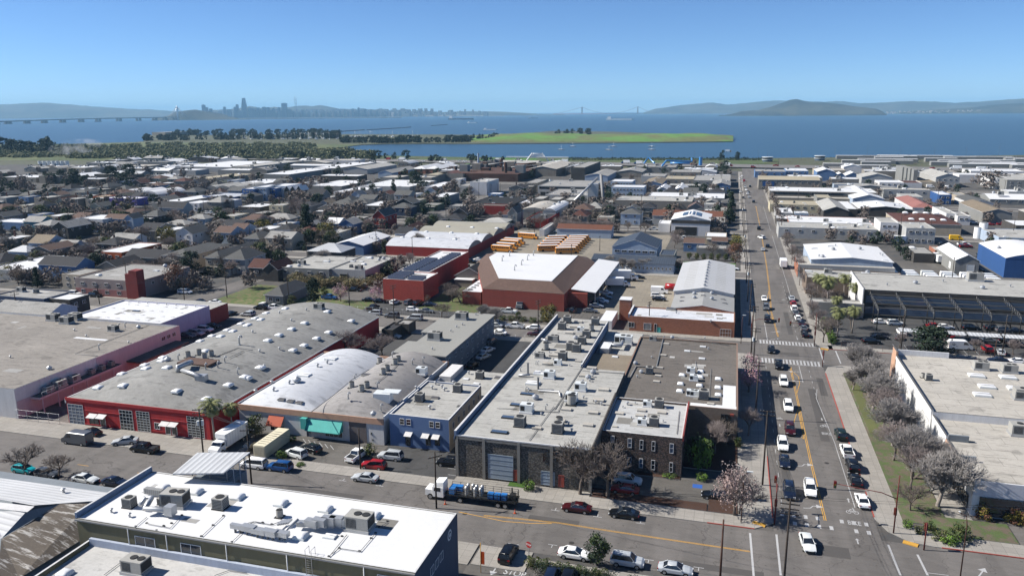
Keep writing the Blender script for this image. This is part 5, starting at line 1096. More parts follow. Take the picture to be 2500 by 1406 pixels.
b.part(MB().add([(-48.6, 242, 5.7), (-40.5, 242, 4.9), (-40.5, 296, 4.9), (-48.6, 296, 5.7), (-48.6, 242, 5.9), (-40.5, 242, 5.1), (-40.5, 296, 5.1), (-48.6, 296, 5.9)], [(0, 1, 2, 3), (4, 5, 6, 7), (0, 1, 5, 4), (1, 2, 6, 5), (3, 0, 4, 7)], white_riby), 'canopy')
b.part(MB().box(-50, -43, 240.5, 241.6, 0, 4.9, dkred), 'canopy_wall')
M = MB()
for y in range(244, 296, 8): M.tube([(-41, y, 0), (-41, y, 5)], .12, frame_w, 5)
b.part(M, 'post'); lm('the brown hipped hall', -62, 240)
M = MB()
for i in range(4): X = -59.5+i*.9; M.box(X, X+.45, 237.7, 237.9, 0, 4.4, PAINTS['pale'])
b.part(M, 'door_strip')
b.part(MB().box(-84, -77.5, 236.5, 262, -.1, 4.4, dkred, white_roof), 'side_wing')
for i in range(6): rtw(b, 'skd', -82, 239+i*3.2, .8, 4.4)
# ---- red cube studio and red wing
b = flat('red_studio', 'red block studio cube with white roof and tilted solar panels', 'building', (-112.3, -97.6, 236.2, 250), 7.2, redw, white_roof, .3, capw)
sol = mat('solar_panel', (.05, .06, .09), .25, 0, spec=.7); 
def solar(b, X, Y, w, d, n, z, tilt=.5):
 M = MB()
 for i in range(n): y = Y+i*(d+.5); M.add([(X, y, z+.15), (X+w, y, z+.15), (X+w, y+d, z+.15+tilt), (X, y+d, z+.15+tilt)], [(0, 1, 2, 3)], sol); M.add([(X, y+d+.02, z+.15+tilt), (X+w, y+d+.02, z+.15+tilt), (X+w, y+d+.05, z), (X, y+d+.05, z)], [(0, 1, 2, 3)], white_p)
 b.part(M, 'solar_panel')
solar(b, -111.5, 237.5, 6, 1.6, 5, b.zr, .8); solar(b, -104, 237.5, 5.5, 1.6, 2, b.zr, .8)
rtw(b, 'skd', -100.5, 240, 1.4); b2 = flat('red_studio_wing', 'long red block studio wing with ranks of solar panels behind the red cube', 'building', (-113, -101, 250.2, 293), 7.2, redw, white_roof, .3, capw)
solar(b2, -112, 252, 5, 2.0, 9, b2.zr, .7); solar(b2, -106, 252, 4, 2.0, 14, b2.zr, .7); lm('the red block studio', -105, 236)
# ---- white block right of the street
b = Bd('tilt_up_building', 'white and peach office block with broad sheeted roof behind bare trees', 'building', 38.5, 120, 126, 192, 6)
wq = paint('wall_bright', G(.62)); M = MB().box(38.5, 130, 126, 153.5, -.2, 5.2, wq).box(38.3, 130, 153.6, 192, -.2, 6.0, wq); b.part(M, 'wall')
b.part(MB().box(38.8, 130, 126.3, 153.4, 4.9, 5.24, tan_roof), 'roof'); b.part(MB().box(38.8, 130, 153.9, 191.7, 5.7, 6.04, tan_roof), 'roof'); b.zr = 5.25
b.part(MB().box(38.4, 38.75, 126, 134.5, 5.2, 6.0, wq, capd).box(38.4, 38.7, 134.5, 143, 5.2, 5.7, peach_p, capd).box(38.4, 38.75, 143, 153.5, 5.2, 6.1, wq, capd).box(38.2, 38.6, 153.5, 188, 6.0, 6.9, wq, capd).box(38.2, 38.6, 188, 192, 6, 7.9, peach_p, capd).box(38.6, 50, 191.7, 192, 6, 7.3, wq).box(38.5, 130, 125.8, 126.1, 3.6, 6.0, paint('fascia_grey', (.45, .46, .5)), capw).box(38.5, 130, 153.4, 153.8, 5.2, 6.6, wq, capd).box(38.8, 41, 134.6, 135, 5.2, 6.2, grey_p).box(38.8, 42, 143, 143.4, 5.2, 6.4, grey_p), 'parapet')
b.x0 = 38.35
b.part(MB().box(38.32, 38.45, 134.5, 143, 0, 5.3, peach_p).box(38.1, 38.28, 188, 192.1, -.1, 6.2, peach_p), 'peach_panel')
for a, c in ((127.5, 133.5), (144.5, 152), ): winw(b, 'L', a, c, .4, 2.6, frame_d, glass, 6)
for a in (155, 158.3, 168, 171.3): winw(b, 'L', a, a+2.4, 1.6, 4.4, frame_d, glass, 3)
winw(b, 'L', 188.8, 190.8, .5, 4.6, frame_d, glass, 2); b.part(MB().box(39.5, 130, 125.7, 125.9, .3, 3.4, glass).box(39.5, 130, 125.6, 125.65, 1.9, 2.0, capd), 'window_band')
for x, y, t, s_ in ((1945, 1060, 'rtu', 1.2), (2190, 1085, 'rtu', 1.2), (2310, 1310, 'rtu', 1.4), (1500, 1150, 'ac', 1.2), (1450, 1130, 'drum', 1.0)): rt(b, t, 'H', x, y, s_, 6.05)
for x, y in ((1910, 1120), (2000, 1215), (1960, 1285), (2250, 1230), (2180, 1135)): rt(b, 'skf', 'H', x, y, 1.7, 6.05)
for x, y in ((1760, 20), ): rt(b, 'skf', 'D', x, y, 1.4, 6.05)
rt(b, 'rtu', 'D', 2060, 45, 1.2, 6.05); rt(b, 'rtu', 'D', 2050, 320, 1.4, 5.25); rt(b, 'curb', 'D', 1580, 365, .6, 5.25); rt(b, 'curb', 'D', 1670, 370, .6, 5.25)
lm('the white and peach office block', 45, 150)
# ================================================= VEHICLES
def cars(rows, **k):
 for r in rows: car(*r[:6], label=r[6] if len(r) > 6 else None, **k)
cars([('A', 600, 385, 180, 'van', 'grey', 'long dark grey cargo van parked in front of the red workshop'), ('A', 705, 318, 170, 'sedan', 'black', 'black sedan tucked behind the dark grey cargo van'),
 ('A', 965, 388, 205, 'sedan', 'silver', 'silver sedan angled across the apron of the red workshop'), ('A', 1115, 448, 180, 'pickup', 'black', 'black pickup truck parked at the kerb before the red workshop'),
 ('A', 188, 608, 0, 'hatchback', 'teal', 'bright teal hatchback parked by the low white boundary wall'), ('A', 365, 640, 0, 'hatchback', 'grey', 'grey hatchback parked just ahead of the teal hatchback'),
 ('A', 660, 682, 0, 'sedan', 'pale', 'silver white sedan parked two cars ahead of the teal hatchback'), ('A', 888, 706, 0, 'sedan', 'navy', 'dark blue sedan parked last in line beside the olive workshop'),
 ('A', 1765, 410, -92, 'box truck', 'white', 'white box truck parked nose out between red workshop and peach shop'), ('A', 1915, 440, -90, 'sedan', 'black', 'black sedan between the white box truck and the beige container'),
 ('B', 62, 568, 180, 'minivan', 'white', 'white minivan parked at the kerb by the beige container'), ('B', 262, 590, 180, 'suv', 'blue', 'blue suv parked at the kerb behind the white minivan'),
 ('B', 385, 488, 165, 'suv', 'pale', 'pale silver suv parked by the shrub on the shop lot'), ('B', 500, 448, 165, 'wagon', 'black', 'black wagon beside the pale suv on the shop lot'),
 ('B', 860, 498, 84, 'pickup', 'white', 'white pickup truck with empty black bed by the slim post'), ('B', 985, 575, 180, 'wagon', 'red', 'bright red wagon parked before the blue stucco office'),
 ('B', 1115, 505, 180, 'suv', 'silver', 'silver suv parked behind the bright red wagon'), ('B', 1570, 555, 180, 'suv', 'black', 'black suv parked beside the fieldstone works'),
 ('B', 920, 672, 180, 'sedan', 'silver', 'silver sedan driving past the blue stucco office'), ('C', 655, 905, 180, 'sedan', 'maroon', 'dark maroon sedan at the kerb before the fieldstone works'),
 ('C', 1020, 950, 180, 'sedan', 'black', 'black sedan at the kerb behind the dark maroon sedan'), ('C', 1025, 762, 178, 'sedan', 'red', 'red sedan half in shadow under the bare trees'),
 ('C', 1050, 692, 0, 'suv', 'pale', 'pale suv in shadow next to the ivy grown brick office'), ('C', 1728, 808, 180, 'sedan', 'black', 'black coupe alone beside the pink budding tree'),
 ('C', 640, 1262, 0, 'sedan', 'white', 'white sedan with black roof parked by the small green street tree'), ('C', 1045, 1318, 0, 'suv', 'silver', 'silver suv parked just past the small green street tree'),
 ('C', 1415, 1380, 0, 'sedan', 'silver', 'silver sedan parked nearest the tall bare steel pole'), ('C', 132, 1262, 88, 'suv', 'black', 'black suv leaving the driveway marked STOP'),
 ('C', 462, 1440, 90, 'suv', 'navy', 'dark blue suv behind the clipped hedge'), ('C', 592, 1450, 90, 'suv', 'black', 'black suv beside the dark blue one behind the hedge'),
 ('D', 265, 122, -90, 'suv', 'white', 'white suv driving down the main street past the blossom tree'), ('D', 278, 300, -90, 'suv', 'maroon', 'maroon suv driving down the main street ahead of a white suv'),
 ('D', 222, 418, -90, 'suv', 'white', 'white suv driving ahead of the maroon suv'), ('D', 236, 545, -90, 'sedan', 'navy', 'dark navy sedan waiting in the kerb lane'),
 ('D', 272, 780, -90, 'suv', 'navy', 'dark navy suv waiting near the crossing in the kerb lane'), ('D', 432, 762, -91, 'suv', 'white', 'white suv with striped roof waiting in the turning lane'),
 ('D', 412, 1175, -84, 'sedan', 'pale', 'pale silver sedan crossing the junction towards the wooden pole'), ('D', 668, 338, 92, 'suv', 'green', 'dark green suv parked at the kerb by grey bare trees'),
 ('D', 715, 470, 92, 'pickup', 'white', 'white pickup truck with open bed parked by the bare trees'), ('D', 758, 578, 92, 'suv', 'black', 'black suv parked behind the white pickup truck'),
 ('D', 778, 685, 92, 'sedan', 'black', 'black sedan parked between the black suv and a white sedan'), ('D', 832, 848, 92, 'sedan', 'white', 'white sedan parked at the red kerb near the junction'),
 ('H', 255, 1188, -90, 'suv', 'white', 'white suv just past the near zebra crossing'), ('H', 215, 1040, -90, 'pickup', 'black', 'black pickup truck driving over the near zebra crossing'),
 ('H', 150, 908, -90, 'sedan', 'black', 'black sedan inside the junction between the zebra crossings'), ('H', 118, 650, -90, 'suv', 'black', 'black suv approaching the far zebra crossing'),
 ('H', 105, 545, -90, 'suv', 'grey', 'grey suv following a black suv towards the junction'), ('H', 90, 468, -90, 'sedan', 'white', 'white sedan last of the three cars before the junction'),
 ('H', 438, 775, 92, 'sedan', 'black', 'black sedan first in the kerbside row past the junction'), ('H', 428, 722, 92, 'sedan', 'grey', 'grey sedan second in the kerbside row past the junction'), ('H', 408, 680, 92, 'sedan', 'navy', 'navy sedan third in the kerbside row past the junction'),
 ('H', 378, 635, 92, 'hatchback', 'white', 'white hatchback in the kerbside row beside bare street trees'), ('H', 360, 590, 92, 'sedan', 'grey', 'grey sedan between two white cars in the kerbside row'), ('H', 345, 555, 92, 'suv', 'white', 'white suv in the kerbside row near a red car'),
 ('H', 338, 510, 92, 'hatchback', 'red', 'red hatchback in the kerbside row of the main street'), ('H', 325, 465, 92, 'sedan', 'silver', 'silver sedan just past the red hatchback in the kerbside row'), ('H', 250, 185, 90, 'box truck', 'white', 'white box truck stopped at the kerb of the main street'),
 ('L', 1485, 1005, 120, 'suv', 'white', 'white suv turning off the main street'), ('L', 1460, 912, -90, 'suv', 'black', 'black suv just behind the turning white suv'), ('L', 1547, 1090, 90, 'sedan', 'black', 'black sedan driving away up the main street'), ('L', 1500, 1125, 90, 'sedan', 'silver', 'silver sedan close behind the black one up the main street')])
cars([('E', 645, 215, 0, 'suv', 'white'), ('E', 820, 228, 0, 'suv', 'black'), ('E', 1590, 200, 5, 'minivan', 'white'), ('E', 1765, 150, 0, 'sedan', 'grey'), ('E', 1985, 385, 90, 'sedan', 'black'), ('E', 2120, 392, 180, 'hatchback', 'silver'), ('E', 1710, 282, 180, 'sedan', 'navy'), ('E', 1840, 287, 180, 'sedan', 'white'),
 ('E', 1610, 578, 0, 'wagon', 'grey'), ('E', 1690, 558, 0, 'suv', 'silver'), ('E', 1765, 525, 0, 'suv', 'white'), ('E', 1830, 492, 0, 'sedan', 'black'), ('E', 1700, 90, 180, 'sedan', 'black'), ('E', 1610, 62, 180, 'sedan', 'grey'),
 ('F', 130, 335, 180, 'suv', 'black'), ('F', 240, 335, 180, 'pickup', 'white'), ('F', 30, 385, 180, 'hatchback', 'silver'), ('F', 720, 248, 0, 'pickup', 'blue'), ('F', 1060, 268, 10, 'sedan', 'black'), ('F', 1155, 278, 10, 'sedan', 'black'), ('F', 1280, 288, 80, 'hatchback', 'white'), ('F', 1405, 292, 80, 'suv', 'grey'),
 ('F', 1485, 298, 80, 'suv', 'black'), ('F', 1580, 308, 10, 'sedan', 'navy'), ('F', 1095, 338, 85, 'pickup', 'black'), ('F', 1435, 352, 0, 'hatchback', 'white'), ('F', 1552, 362, 0, 'sedan', 'grey'), ('F', 950, 378, 180, 'sedan', 'white'), ('F', 1105, 385, 180, 'suv', 'silver'), ('F', 1255, 405, 180, 'suv', 'grey'), ('F', 1450, 425, 180, 'minivan', 'silver'),
 ('F', 990, 152, 0, 'suv', 'black'), ('F', 930, 180, 0, 'pickup', 'black'), ('F', 1090, 98, 0, 'sedan', 'grey'), ('F', 1000, 125, 0, 'sedan', 'pale'), ('F', 820, 355, 180, 'sedan', 'black'), ('F', 1350, 528, 0, 'sedan', 'beige'), ('F', 1265, 580, 0, 'sedan', 'silver'), ('F', 1215, 575, 0, 'sedan', 'blue'), ('F', 2078, 700, 70, 'sedan', 'white'), ('F', 2040, 758, 70, 'sedan', 'pale'), ('F', 1950, 830, 80, 'sedan', 'black'), ('F', 2165, 545, 180, 'hatchback', 'white'), ('F', 2110, 620, 80, 'sedan', 'grey'),
 ('G', 45, 688, 180, 'pickup', 'silver'), ('G', 200, 705, 180, 'pickup', 'white'), ('G', 355, 718, 180, 'hatchback', 'white'), ('G', 60, 765, 180, 'sedan', 'white'), ('G', 375, 772, 180, 'sedan', 'maroon'), ('G', 575, 548, 20, 'sedan', 'grey'), ('G', 700, 568, 90, 'suv', 'black'), ('G', 848, 572, 0, 'sedan', 'grey'), ('G', 900, 530, 0, 'sedan', 'silver'), ('G', 945, 492, 0, 'suv', 'white'), ('G', 985, 418, 0, 'sedan', 'white'), ('G', 905, 505, 0, 'sedan', 'navy'), ('G', 975, 455, 0, 'sedan', 'grey'),
 ('G', 150, 578, 0, 'pickup', 'pale'), ('G', 160, 500, 60, 'pickup', 'grey'), ('G', 1080, 198, 0, 'sedan', 'silver'), ('G', 1200, 208, 0, 'suv', 'white'), ('G', 1480, 222, 180, 'pickup', 'white'), ('G', 1262, 282, 0, 'sedan', 'black'), ('G', 1440, 410, 0, 'van', 'white'), ('G', 1425, 442, 0, 'wagon', 'white'), ('G', 1440, 472, 0, 'sedan', 'black'), ('G', 30, 700, 180, 'sedan', 'silver'),
 ('H', 1090, 668, 10, 'sedan', 'white'), ('H', 1215, 682, 10, 'suv', 'pale'), ('H', 1555, 705, 10, 'sedan', 'red'), ('H', 1640, 712, 10, 'sedan', 'white'), ('H', 1860, 722, 10, 'suv', 'black'), ('H', 2060, 728, 10, 'suv', 'black'), ('H', 2150, 742, 10, 'suv', 'grey'), ('H', 2250, 745, 10, 'sedan', 'navy'), ('H', 1080, 800, 10, 'sedan', 'black'), ('H', 1240, 800, 80, 'sedan', 'grey'), ('H', 1765, 888, 5, 'van', 'white'), ('H', 1850, 800, 10, 'sedan', 'grey'), ('H', 1920, 845, 10, 'suv', 'black'), ('H', 1790, 840, 10, 'suv', 'black'), ('H', 2090, 1000, 180, 'sedan', 'navy'), ('H', 2250, 1010, 180, 'sedan', 'white'), ('H', 1010, 840, 10, 'suv', 'black'), ('H', 2120, 930, 80, 'sedan', 'silver'), ('H', 2020, 830, 0, 'sedan', 'grey'), ('H', 2240, 860, 0, 'suv', 'black'), ('H', 1000, 1185, 100, 'sedan', 'black'), ('H', 1450, 800, 90, 'sedan', 'silver')], group='cars parked around the middle blocks')
car('G', 262, 520, -88, 'box truck', 'grey', 'box truck with grey cab parked before the brown hipped hall'); car('G', 1080, 355, 10, 'box truck', 'white', 'box truck backed up to the white loading canopy'); car('G', 1135, 300, 10, 'box truck', 'white', 'second box truck at the far end of the loading canopy', s=1.15)
# flatbed lorry with drums and gas bottles
def flatbed():
 hx_, hy_ = g('B', 1480, 800)
 r = thing('flatbed_truck', 'white cabbed flatbed truck loaded with blue tubs and silver gas cylinders', 'truck', (hx_, hy_+.2, .02), 0)
 W_ = PAINTS['white']; M = MB(); M.box(-1.9, -.6, -1.05, 1.05, .7, 1.7, W_); M.box(-.6, 1.3, -1.15, 1.15, .6, 2.3, W_); M.add([(-.6, -1.1, 2.3), (1.3, -1.1, 2.3), (1.3, 1.1, 2.3), (-.6, 1.1, 2.3), (-.2, -1, 3.0), (1.3, -1, 3.2), (1.3, 1, 3.2), (-.2, 1, 3.0)], [(0, 1, 5, 4), (1, 2, 6, 5), (2, 3, 7, 6), (3, 0, 4, 7), (4, 5, 6, 7)], W_); M.obj('cab', r)
 M = MB(); M.add([(-.56, -1.0, 2.3), (-.25, -.95, 2.9), (-.25, .95, 2.9), (-.56, 1.0, 2.3)], [(0, 1, 2, 3)], glass); M.v = [(x-.04, y, z+.02) for x, y, z in M.v]
 for sy in (-1, 1): M.add([(-.35, sy*1.165, 1.6), (.8, sy*1.165, 1.6), (.8, sy*1.165, 2.3), (-.2, sy*1.165, 2.3)], [(0, 1, 2, 3)], glass)
 M.obj('window_glass', r); M = MB().box(1.3, 13.6, -.5, .5, .8, 1.15, trim); M.obj('chassis', r); MB().box(2.0, 13.6, -1.25, 1.25, 1.2, 1.36, trim).obj('flatbed', r)
 M = MB()
 for sy in (-1.2, 1.2):
  for z in (1.75, 2.1, 2.5): M.tube([(2.1, sy, z), (13.4, sy, z)], .035, trim, 4)
  for i in range(9): M.tube([(2.1+i*1.41, sy, 1.36), (2.1+i*1.41, sy, 2.55)], .04, trim, 4)
 for i in range(5): M.box(13.4, 13.46, -1.2+i*.6, -1.15+i*.6, 1.36, 2.5, trim)
 M.obj('side_rail', r); wt, wr = wheel_mesh(.5, .3)
 for x in (-1.0, 4.2, 10.6, 11.8):
  for y in (-1.0, 1.0): o = link('wheel', wt, r, (x, y, .5)); link('rim', wr, o)
 bl = mat('tub_blue', (.03, .18, .5), .4, .05, 2)
 for i, (x, y) in enumerate(((2.7, .4), (2.7, -.6), (3.7, .5), (9.3, -.6), (10.4, -.6), (11.5, -.5))):
  o = MB().box(-.45, .45, -.42, .42, 0, .85, bl).box(-.48, .48, -.45, .45, .85, .92, bl).obj('tub', None, (hx_+x, hy_+.2+y, 1.38)); tag(o, 'blue plastic tub standing on the flatbed truck', 'tub', 'blue tubs on the flatbed truck')
 me = MB().cyl((0, 0, 0), .28, 1.3, galv, 10).cyl((0, 0, 1.3), .28, .18, galv, 10, .1).data('gas_cylinder')
 for i, (x, y) in enumerate(((5.1, .5), (5.1, -.5), (5.9, .6), (6.6, -.5), (6.6, .4), (7.5, -.4), (7.5, .5))): o = link('gas_cylinder', me, None, (hx_+x, hy_+.2+y, 1.38)); tag(o, 'silver gas cylinder standing on the flatbed truck', 'gas cylinder', 'gas cylinders on the flatbed truck')
 M = MB().box(12.4, 13.2, -.7, .5, 1.38, 2.3, trim).cyl((12.6, .3, 2.3), .12, .8, trim, 8); o = M.obj('machine', None, (hx_, hy_+.2, .02)); tag(o, 'black pump machine at the tail of the flatbed truck', 'machine')
flatbed(); lm('the loaded flatbed truck', -38, 108)
cone = mat('cone_orange', (.6, .09, .02), .6, 0)
for f, x, y, l in (('B', 1535, 853, 'orange traffic cone beside the cab of the flatbed truck'), ('C', 180, 923, 'orange traffic cone behind the tail of the flatbed truck')):
 X, Y = g(f, x, y); o = MB().box(-.2, .2, -.2, .2, 0, .04, cone).cyl((0, 0, .04), .15, .66, cone, 10, .03).cyl((0, 0, .32), .1, .12, frame_w, 10, .075).obj('traffic_cone', None, (X, Y, .03)); tag(o, l, 'traffic cone')
# beige container, gantries etc.
X, Y = g('B', 195, 440); cm = mat('container_beige', (.62, .57, .42), .7, .08, 1); M = MB().box(-1.22, 1.22, -4.2, 4.2, .15, 2.6, cm)
for i in range(30): y = -4.1+i*.28; M.box(-1.27, 1.27, y, y+.12, .25, 2.45, cm)
for i in range(8): M.box(-1.05+i*.28, -.93+i*.28, -4.27, -4.2, .3, 2.4, cm)
for i in range(7): M.box(-.9, .9, -3.2+i*.9, -3.12+i*.9, 2.6, 2.64, woodp)
o = M.obj('shipping_container', None, (X, Y+.5, 0)); tag(o, 'beige corrugated shipping container on the shop parking lot', 'container')
# school buses
for i, (x, y) in enumerate(((940, 1135), (985, 1110), (1025, 1080), (1060, 1060))): car('K', x, y, -8, 'bus', 'orange', f'yellow school bus, {["nearest the brown hipped hall", "second", "third", "farthest"][i]} in the slanting row of four', 'school buses parked beyond the brown hipped hall', s=.95)
car('K', 1200, 1005, -12, 'bus', 'orange', 'lone yellow school bus parked apart beside the wavy roofed shed', 'school buses parked beyond the brown hipped hall', s=.95)
n = 0
for i in range(5):
 X, Y = g('K', 1410+i*24, 1132-i*25); car(None, 0, 0, 22, 'bus', 'orange', None, 'school buses parked beyond the brown hipped hall', 'in the double bus rank', .95, world=(X, Y))
for i in range(7):
 X, Y = g('K', 1590+i*22, 1155-i*21); car(None, 0, 0, 22, 'bus', 'orange', None, 'school buses parked beyond the brown hipped hall', 'in the double bus rank', .95, world=(X, Y))
lm('the lone school bus', *g('K', 1200, 1005))
# delivery vans in tight ranks behind the carport building
a0, a1, a2 = g('M', 880, 1250), g('M', 1330, 1350), g('M', 1160, 1190)
for i in range(6):
 for j in range(5):
  X, Y = 60+i*6.6, 302+j*4.2
  car(None, 0, 0, 2, 'van', 'white' if (i+j) % 3 else 'pale', None, 'delivery vans parked in tight ranks', 'in the tight van ranks', 1, world=(X, Y))
for i, (x, y, k, c) in enumerate(((1120, 1230, 'box truck', 'white'), (1240, 1230, 'van', 'white'), (1300, 1260, 'box truck', 'white'), (1370, 1300, 'van', 'white'), (1440, 1330, 'box truck', 'white'), (1980, 1340, 'van', 'white'), (1520, 1350, 'pickup', 'black'), (1600, 1340, 'suv', 'black'), (1760, 1265, 'sedan', 'white'), (1640, 1190, 'suv', 'grey'), (1690, 1220, 'suv', 'grey'), (1460, 1075, 'pickup', 'white'), (1480, 1095, 'pickup', 'red'), (1100, 1040, 'suv', 'silver'), (1220, 1075, 'suv', 'black'), (1480, 845, 'pickup', 'white'), (1550, 850, 'suv', 'white'), (1850, 870, 'pickup', 'red'), (1730, 870, 'sedan', 'red'), (1640, 830, 'pickup', 'white'), (1380, 1020, 'van', 'yellow'), (820, 1050, 'box truck', 'pale'), (700, 1030, 'sedan', 'red'), (760, 1020, 'sedan', 'maroon'), (1120, 490, 'van', 'white'), (1280, 500, 'van', 'white'), (1330, 440, 'van', 'white'), (860, 485, 'pickup', 'white'), (200, 760, 'sedan', 'red'), (520, 1050, 'pickup', 'maroon'))): car('M', x, y, random.choice((0, 90, 180, 8)), k, c)
# far traffic: main street queue and freeway
for i, (x, y, k, c) in enumerate(((1270, 405, 'suv', 'white'), (1285, 435, 'sedan', 'pale'), (1320, 490, 'suv', 'silver'), (1345, 560, 'suv', 'white'), (1360, 595, 'sedan', 'silver'), (1405, 640, 'suv', 'black'), (1310, 425, 'pickup', 'red'), (1370, 485, 'suv', 'black'), (1275, 540, 'sedan', 'white'), (1300, 600, 'sedan', 'grey'), (1355, 545, 'sedan', 'navy'), (1330, 520, 'hatchback', 'white'), (1285, 380, 'sedan', 'white'))): car('L', x, y, -90 if x < 1340 else 90, k, c, where='on the main street')
for i in range(60):
 t = i/60+random.uniform(-.006, .006); X = -520+1200*t; off = (i % 4)*9.5; Y = 975-off-.083*(X+520)-(0 if X < 0 else 0)
 k = random.choice(['sedan', 'suv', 'pickup', 'box truck', 'van', 'sedan', 'sedan']); car(None, 0, 0, -5 if off > 15 else 175, k, random.choice(['white', 'white', 'silver', 'black', 'grey', 'blue', 'red', 'pale']), None, 'traffic on the shore freeway', 'on the shore freeway', 1.15, world=(X, Y-14+4), z=1.2)
for x, y, k, c in ((1150, 130, 'box truck', 'orange'), (700, 1010, 'pickup', 'white'), (150, 700, 'suv', 'white'), (220, 715, 'suv', 'pale'), (90, 830, 'pickup', 'white'), (180, 830, 'pickup', 'white'), (400, 920, 'pickup', 'silver'), (1120, 900, 'suv', 'white'), (1130, 960, 'suv', 'grey'), (1005, 965, 'sedan', 'white'), (990, 330, 'suv', 'white'), (480, 890, 'box truck', 'white'), (1195, 1320, 'sedan', 'white'), (50, 1310, 'sedan', 'silver'), (350, 830, 'suv', 'white'), (60, 740, 'suv', 'pale'), (130, 770, 'suv', 'black'), (90, 790, 'suv', 'white')): car('L', x, y, random.choice((0, 90, 180)), k, c)
for x, y, k, c in ((150, 890, 'sedan', 'white'), (1500, 945, 'sedan', 'pale'), (1680, 945, 'sedan', 'white'), (1770, 965, 'wagon', 'white'), (1830, 965, 'suv', 'white'), (1900, 975, 'suv', 'black'), (1980, 980, 'suv', 'black'), (700, 1230, 'sedan', 'white'), (540, 1230, 'suv', 'black'), (620, 1250, 'suv', 'black'), (1650, 780, 'suv', 'white'), (1700, 800, 'van', 'white'), (1620, 765, 'suv', 'pale'), (1990, 560, 'suv', 'white')): car('K', x, y, random.choice((0, 180)), k, c)
for x, y, k, c in ((25, 755, 'suv', 'white'), (70, 750, 'suv', 'pale'), (115, 755, 'sedan', 'white'), (690, 1100, 'sedan', 'silver'), (740, 1105, 'sedan', 'white'), (20, 1370, 'pickup', 'black'), (290, 1335, 'sedan', 'pale'), (100, 770, 'suv', 'white')): car('J', x, y, random.choice((0, 90)), k, c)
for x, y, k, c in ((955, 945, 'sedan', 'white'), (1280, 900, 'sedan', 'white'), (170, 1005, 'suv', 'white'), (1900, 1390, 'sedan', 'black'), (530, 750, 'sedan', 'white'), (620, 755, 'sedan', 'pale'), (670, 755, 'sedan', 'white'), (1400, 860, 'sedan', 'pale'), (1450, 785, 'sedan', 'white'), (1950, 1395, 'suv', 'black')): car('I', x, y, random.choice((0, 90)), k, c)
# ================================================= TREES near by
T = tree
for i, (x, y, h, k) in enumerate(((30.5, 187, 8.2, 'grey'), (31.5, 177, 7.6, 'grey'), (30.8, 168, 7.8, 'grey'), (31.6, 159, 7.2, 'mauve'), (31.8, 151, 8, 'grey'), (30.6, 144, 6.6, 'mauve'), (32.5, 137, 8.2, 'grey'), (31, 131, 7, 'mauve'), (34.2, 127.5, 8.6, 'grey'), (35.5, 135, 7.4, 'grey'), (29.8, 125, 4, 'brown'))):
 T(k, None, 0, 0, h*1.2, f'{TD[k]}, {["first", "second", "third", "fourth", "fifth", "sixth", "seventh", "eighth", "ninth", "tenth", "last"][i]} counted from the farther junction beside the white office block', (x, y), 'bare trees beside the white office block', 1.15, var=i % 3)
for i, (x, y) in enumerate(((34.5, 182), (35, 172), (34.8, 163), (35.2, 155), (34.6, 147), (35.4, 141), (36, 131), (29.5, 181))): T(('brown', 'grey', 'mauve')[i % 3], None, 0, 0, 4.6+i % 3*.7, None, (x-.8, y), 'bare trees beside the white office block', 1.1)
T('brown', 'C', 680, 778, 9.6, 'slender bare tree with brown twigs before the fieldstone works corner'); T('brown', 'C', 895, 800, 9.6, 'slender bare tree standing next to the red sedan'); T('paleblossom', 'C', 1870, 940, 8.2, 'large dusty pink budding tree on the mulched corner'); T('mauve', 'C', 1900, 930, 7.5, 'bare mauve tree entwined with the pink budding tree')
T('leafy', 'C', 812, 1318, 4.4, 'small round green street tree beside the white sedan'); T('brown', 'A', 205, 620, 5.4, 'small bare tree leaning over the teal hatchback', wide=1.3); T('brown', 'A', 455, 650, 4.6, 'small bare tree beside the grey hatchback', wide=1.2)
T('mauve', None, 0, 0, 5.6, 'bare twiggy crown showing above the white roof edge by the silver sedan', (-67.5, 95)); T('mauve', None, 0, 0, 4.2, 'low bare crown above the white roof edge by the flatbed truck', (-47, 95))
T('palm', None, 0, 0, 8.8, 'ragged palm tree growing against the red workshop corner', (-93.9, 119.6), wide=1.15); T('palm', None, 0, 0, 6.8, 'shorter palm tree behind the white box truck', (-92.4, 123.4)); T('olive', 'B', 80, 330, 4.2, 'dark drooping tree beside the rust awning')
for i, (x, y, h) in enumerate(((630, 545, 11), (540, 450, 8.5), (772, 450, 8.5), (872, 540, 8.5), (718, 790, 9), (842, 750, 8), (700, 620, 7))): T('palm', 'H', x, y, h, ['tallest palm tree before the low white annexe', 'palm tree against the red brick side wall', 'palm tree by the curved white office corner', 'palm tree at the steel frame corner', 'pale trunked palm tree at the car park entrance', 'palm tree behind the car park entrance sign', 'short palm tree in the planted court'][i], wide=1.15)
T('dark', 'H', 1530, 965, 8.5, 'broad round dark evergreen behind the peach parapet', wide=1.7); T('mauve', 'F', 850, 745, 7.2, 'wide bare brown crown behind the pale vaulted roof', wide=1.5, var=1); T('mauve', 'F', 1165, 765, 7.0, 'rounded bare crown beside the grey sided flats', wide=1.4, var=2)
T('dark', 'F', 590, 300, 9, 'dark bushy evergreen behind the grey bungalow', wide=.8); T('blossom', 'F', 815, 265, 6, 'pink blossom tree at the end of the parking rows'); T('blossom', 'F', 1120, 275, 5.2, 'pale pink blossom tree against the red cube studio'); T('rust', 'F', 1560, 275, 2.6, 'small orange bush at the corner of the red cube'); T('olive', 'F', 400, 310, 3.6, 'olive shrub before the grey bungalow'); T('olive', 'F', 680, 230, 3.5, 'olive bush by the blue pickup truck')
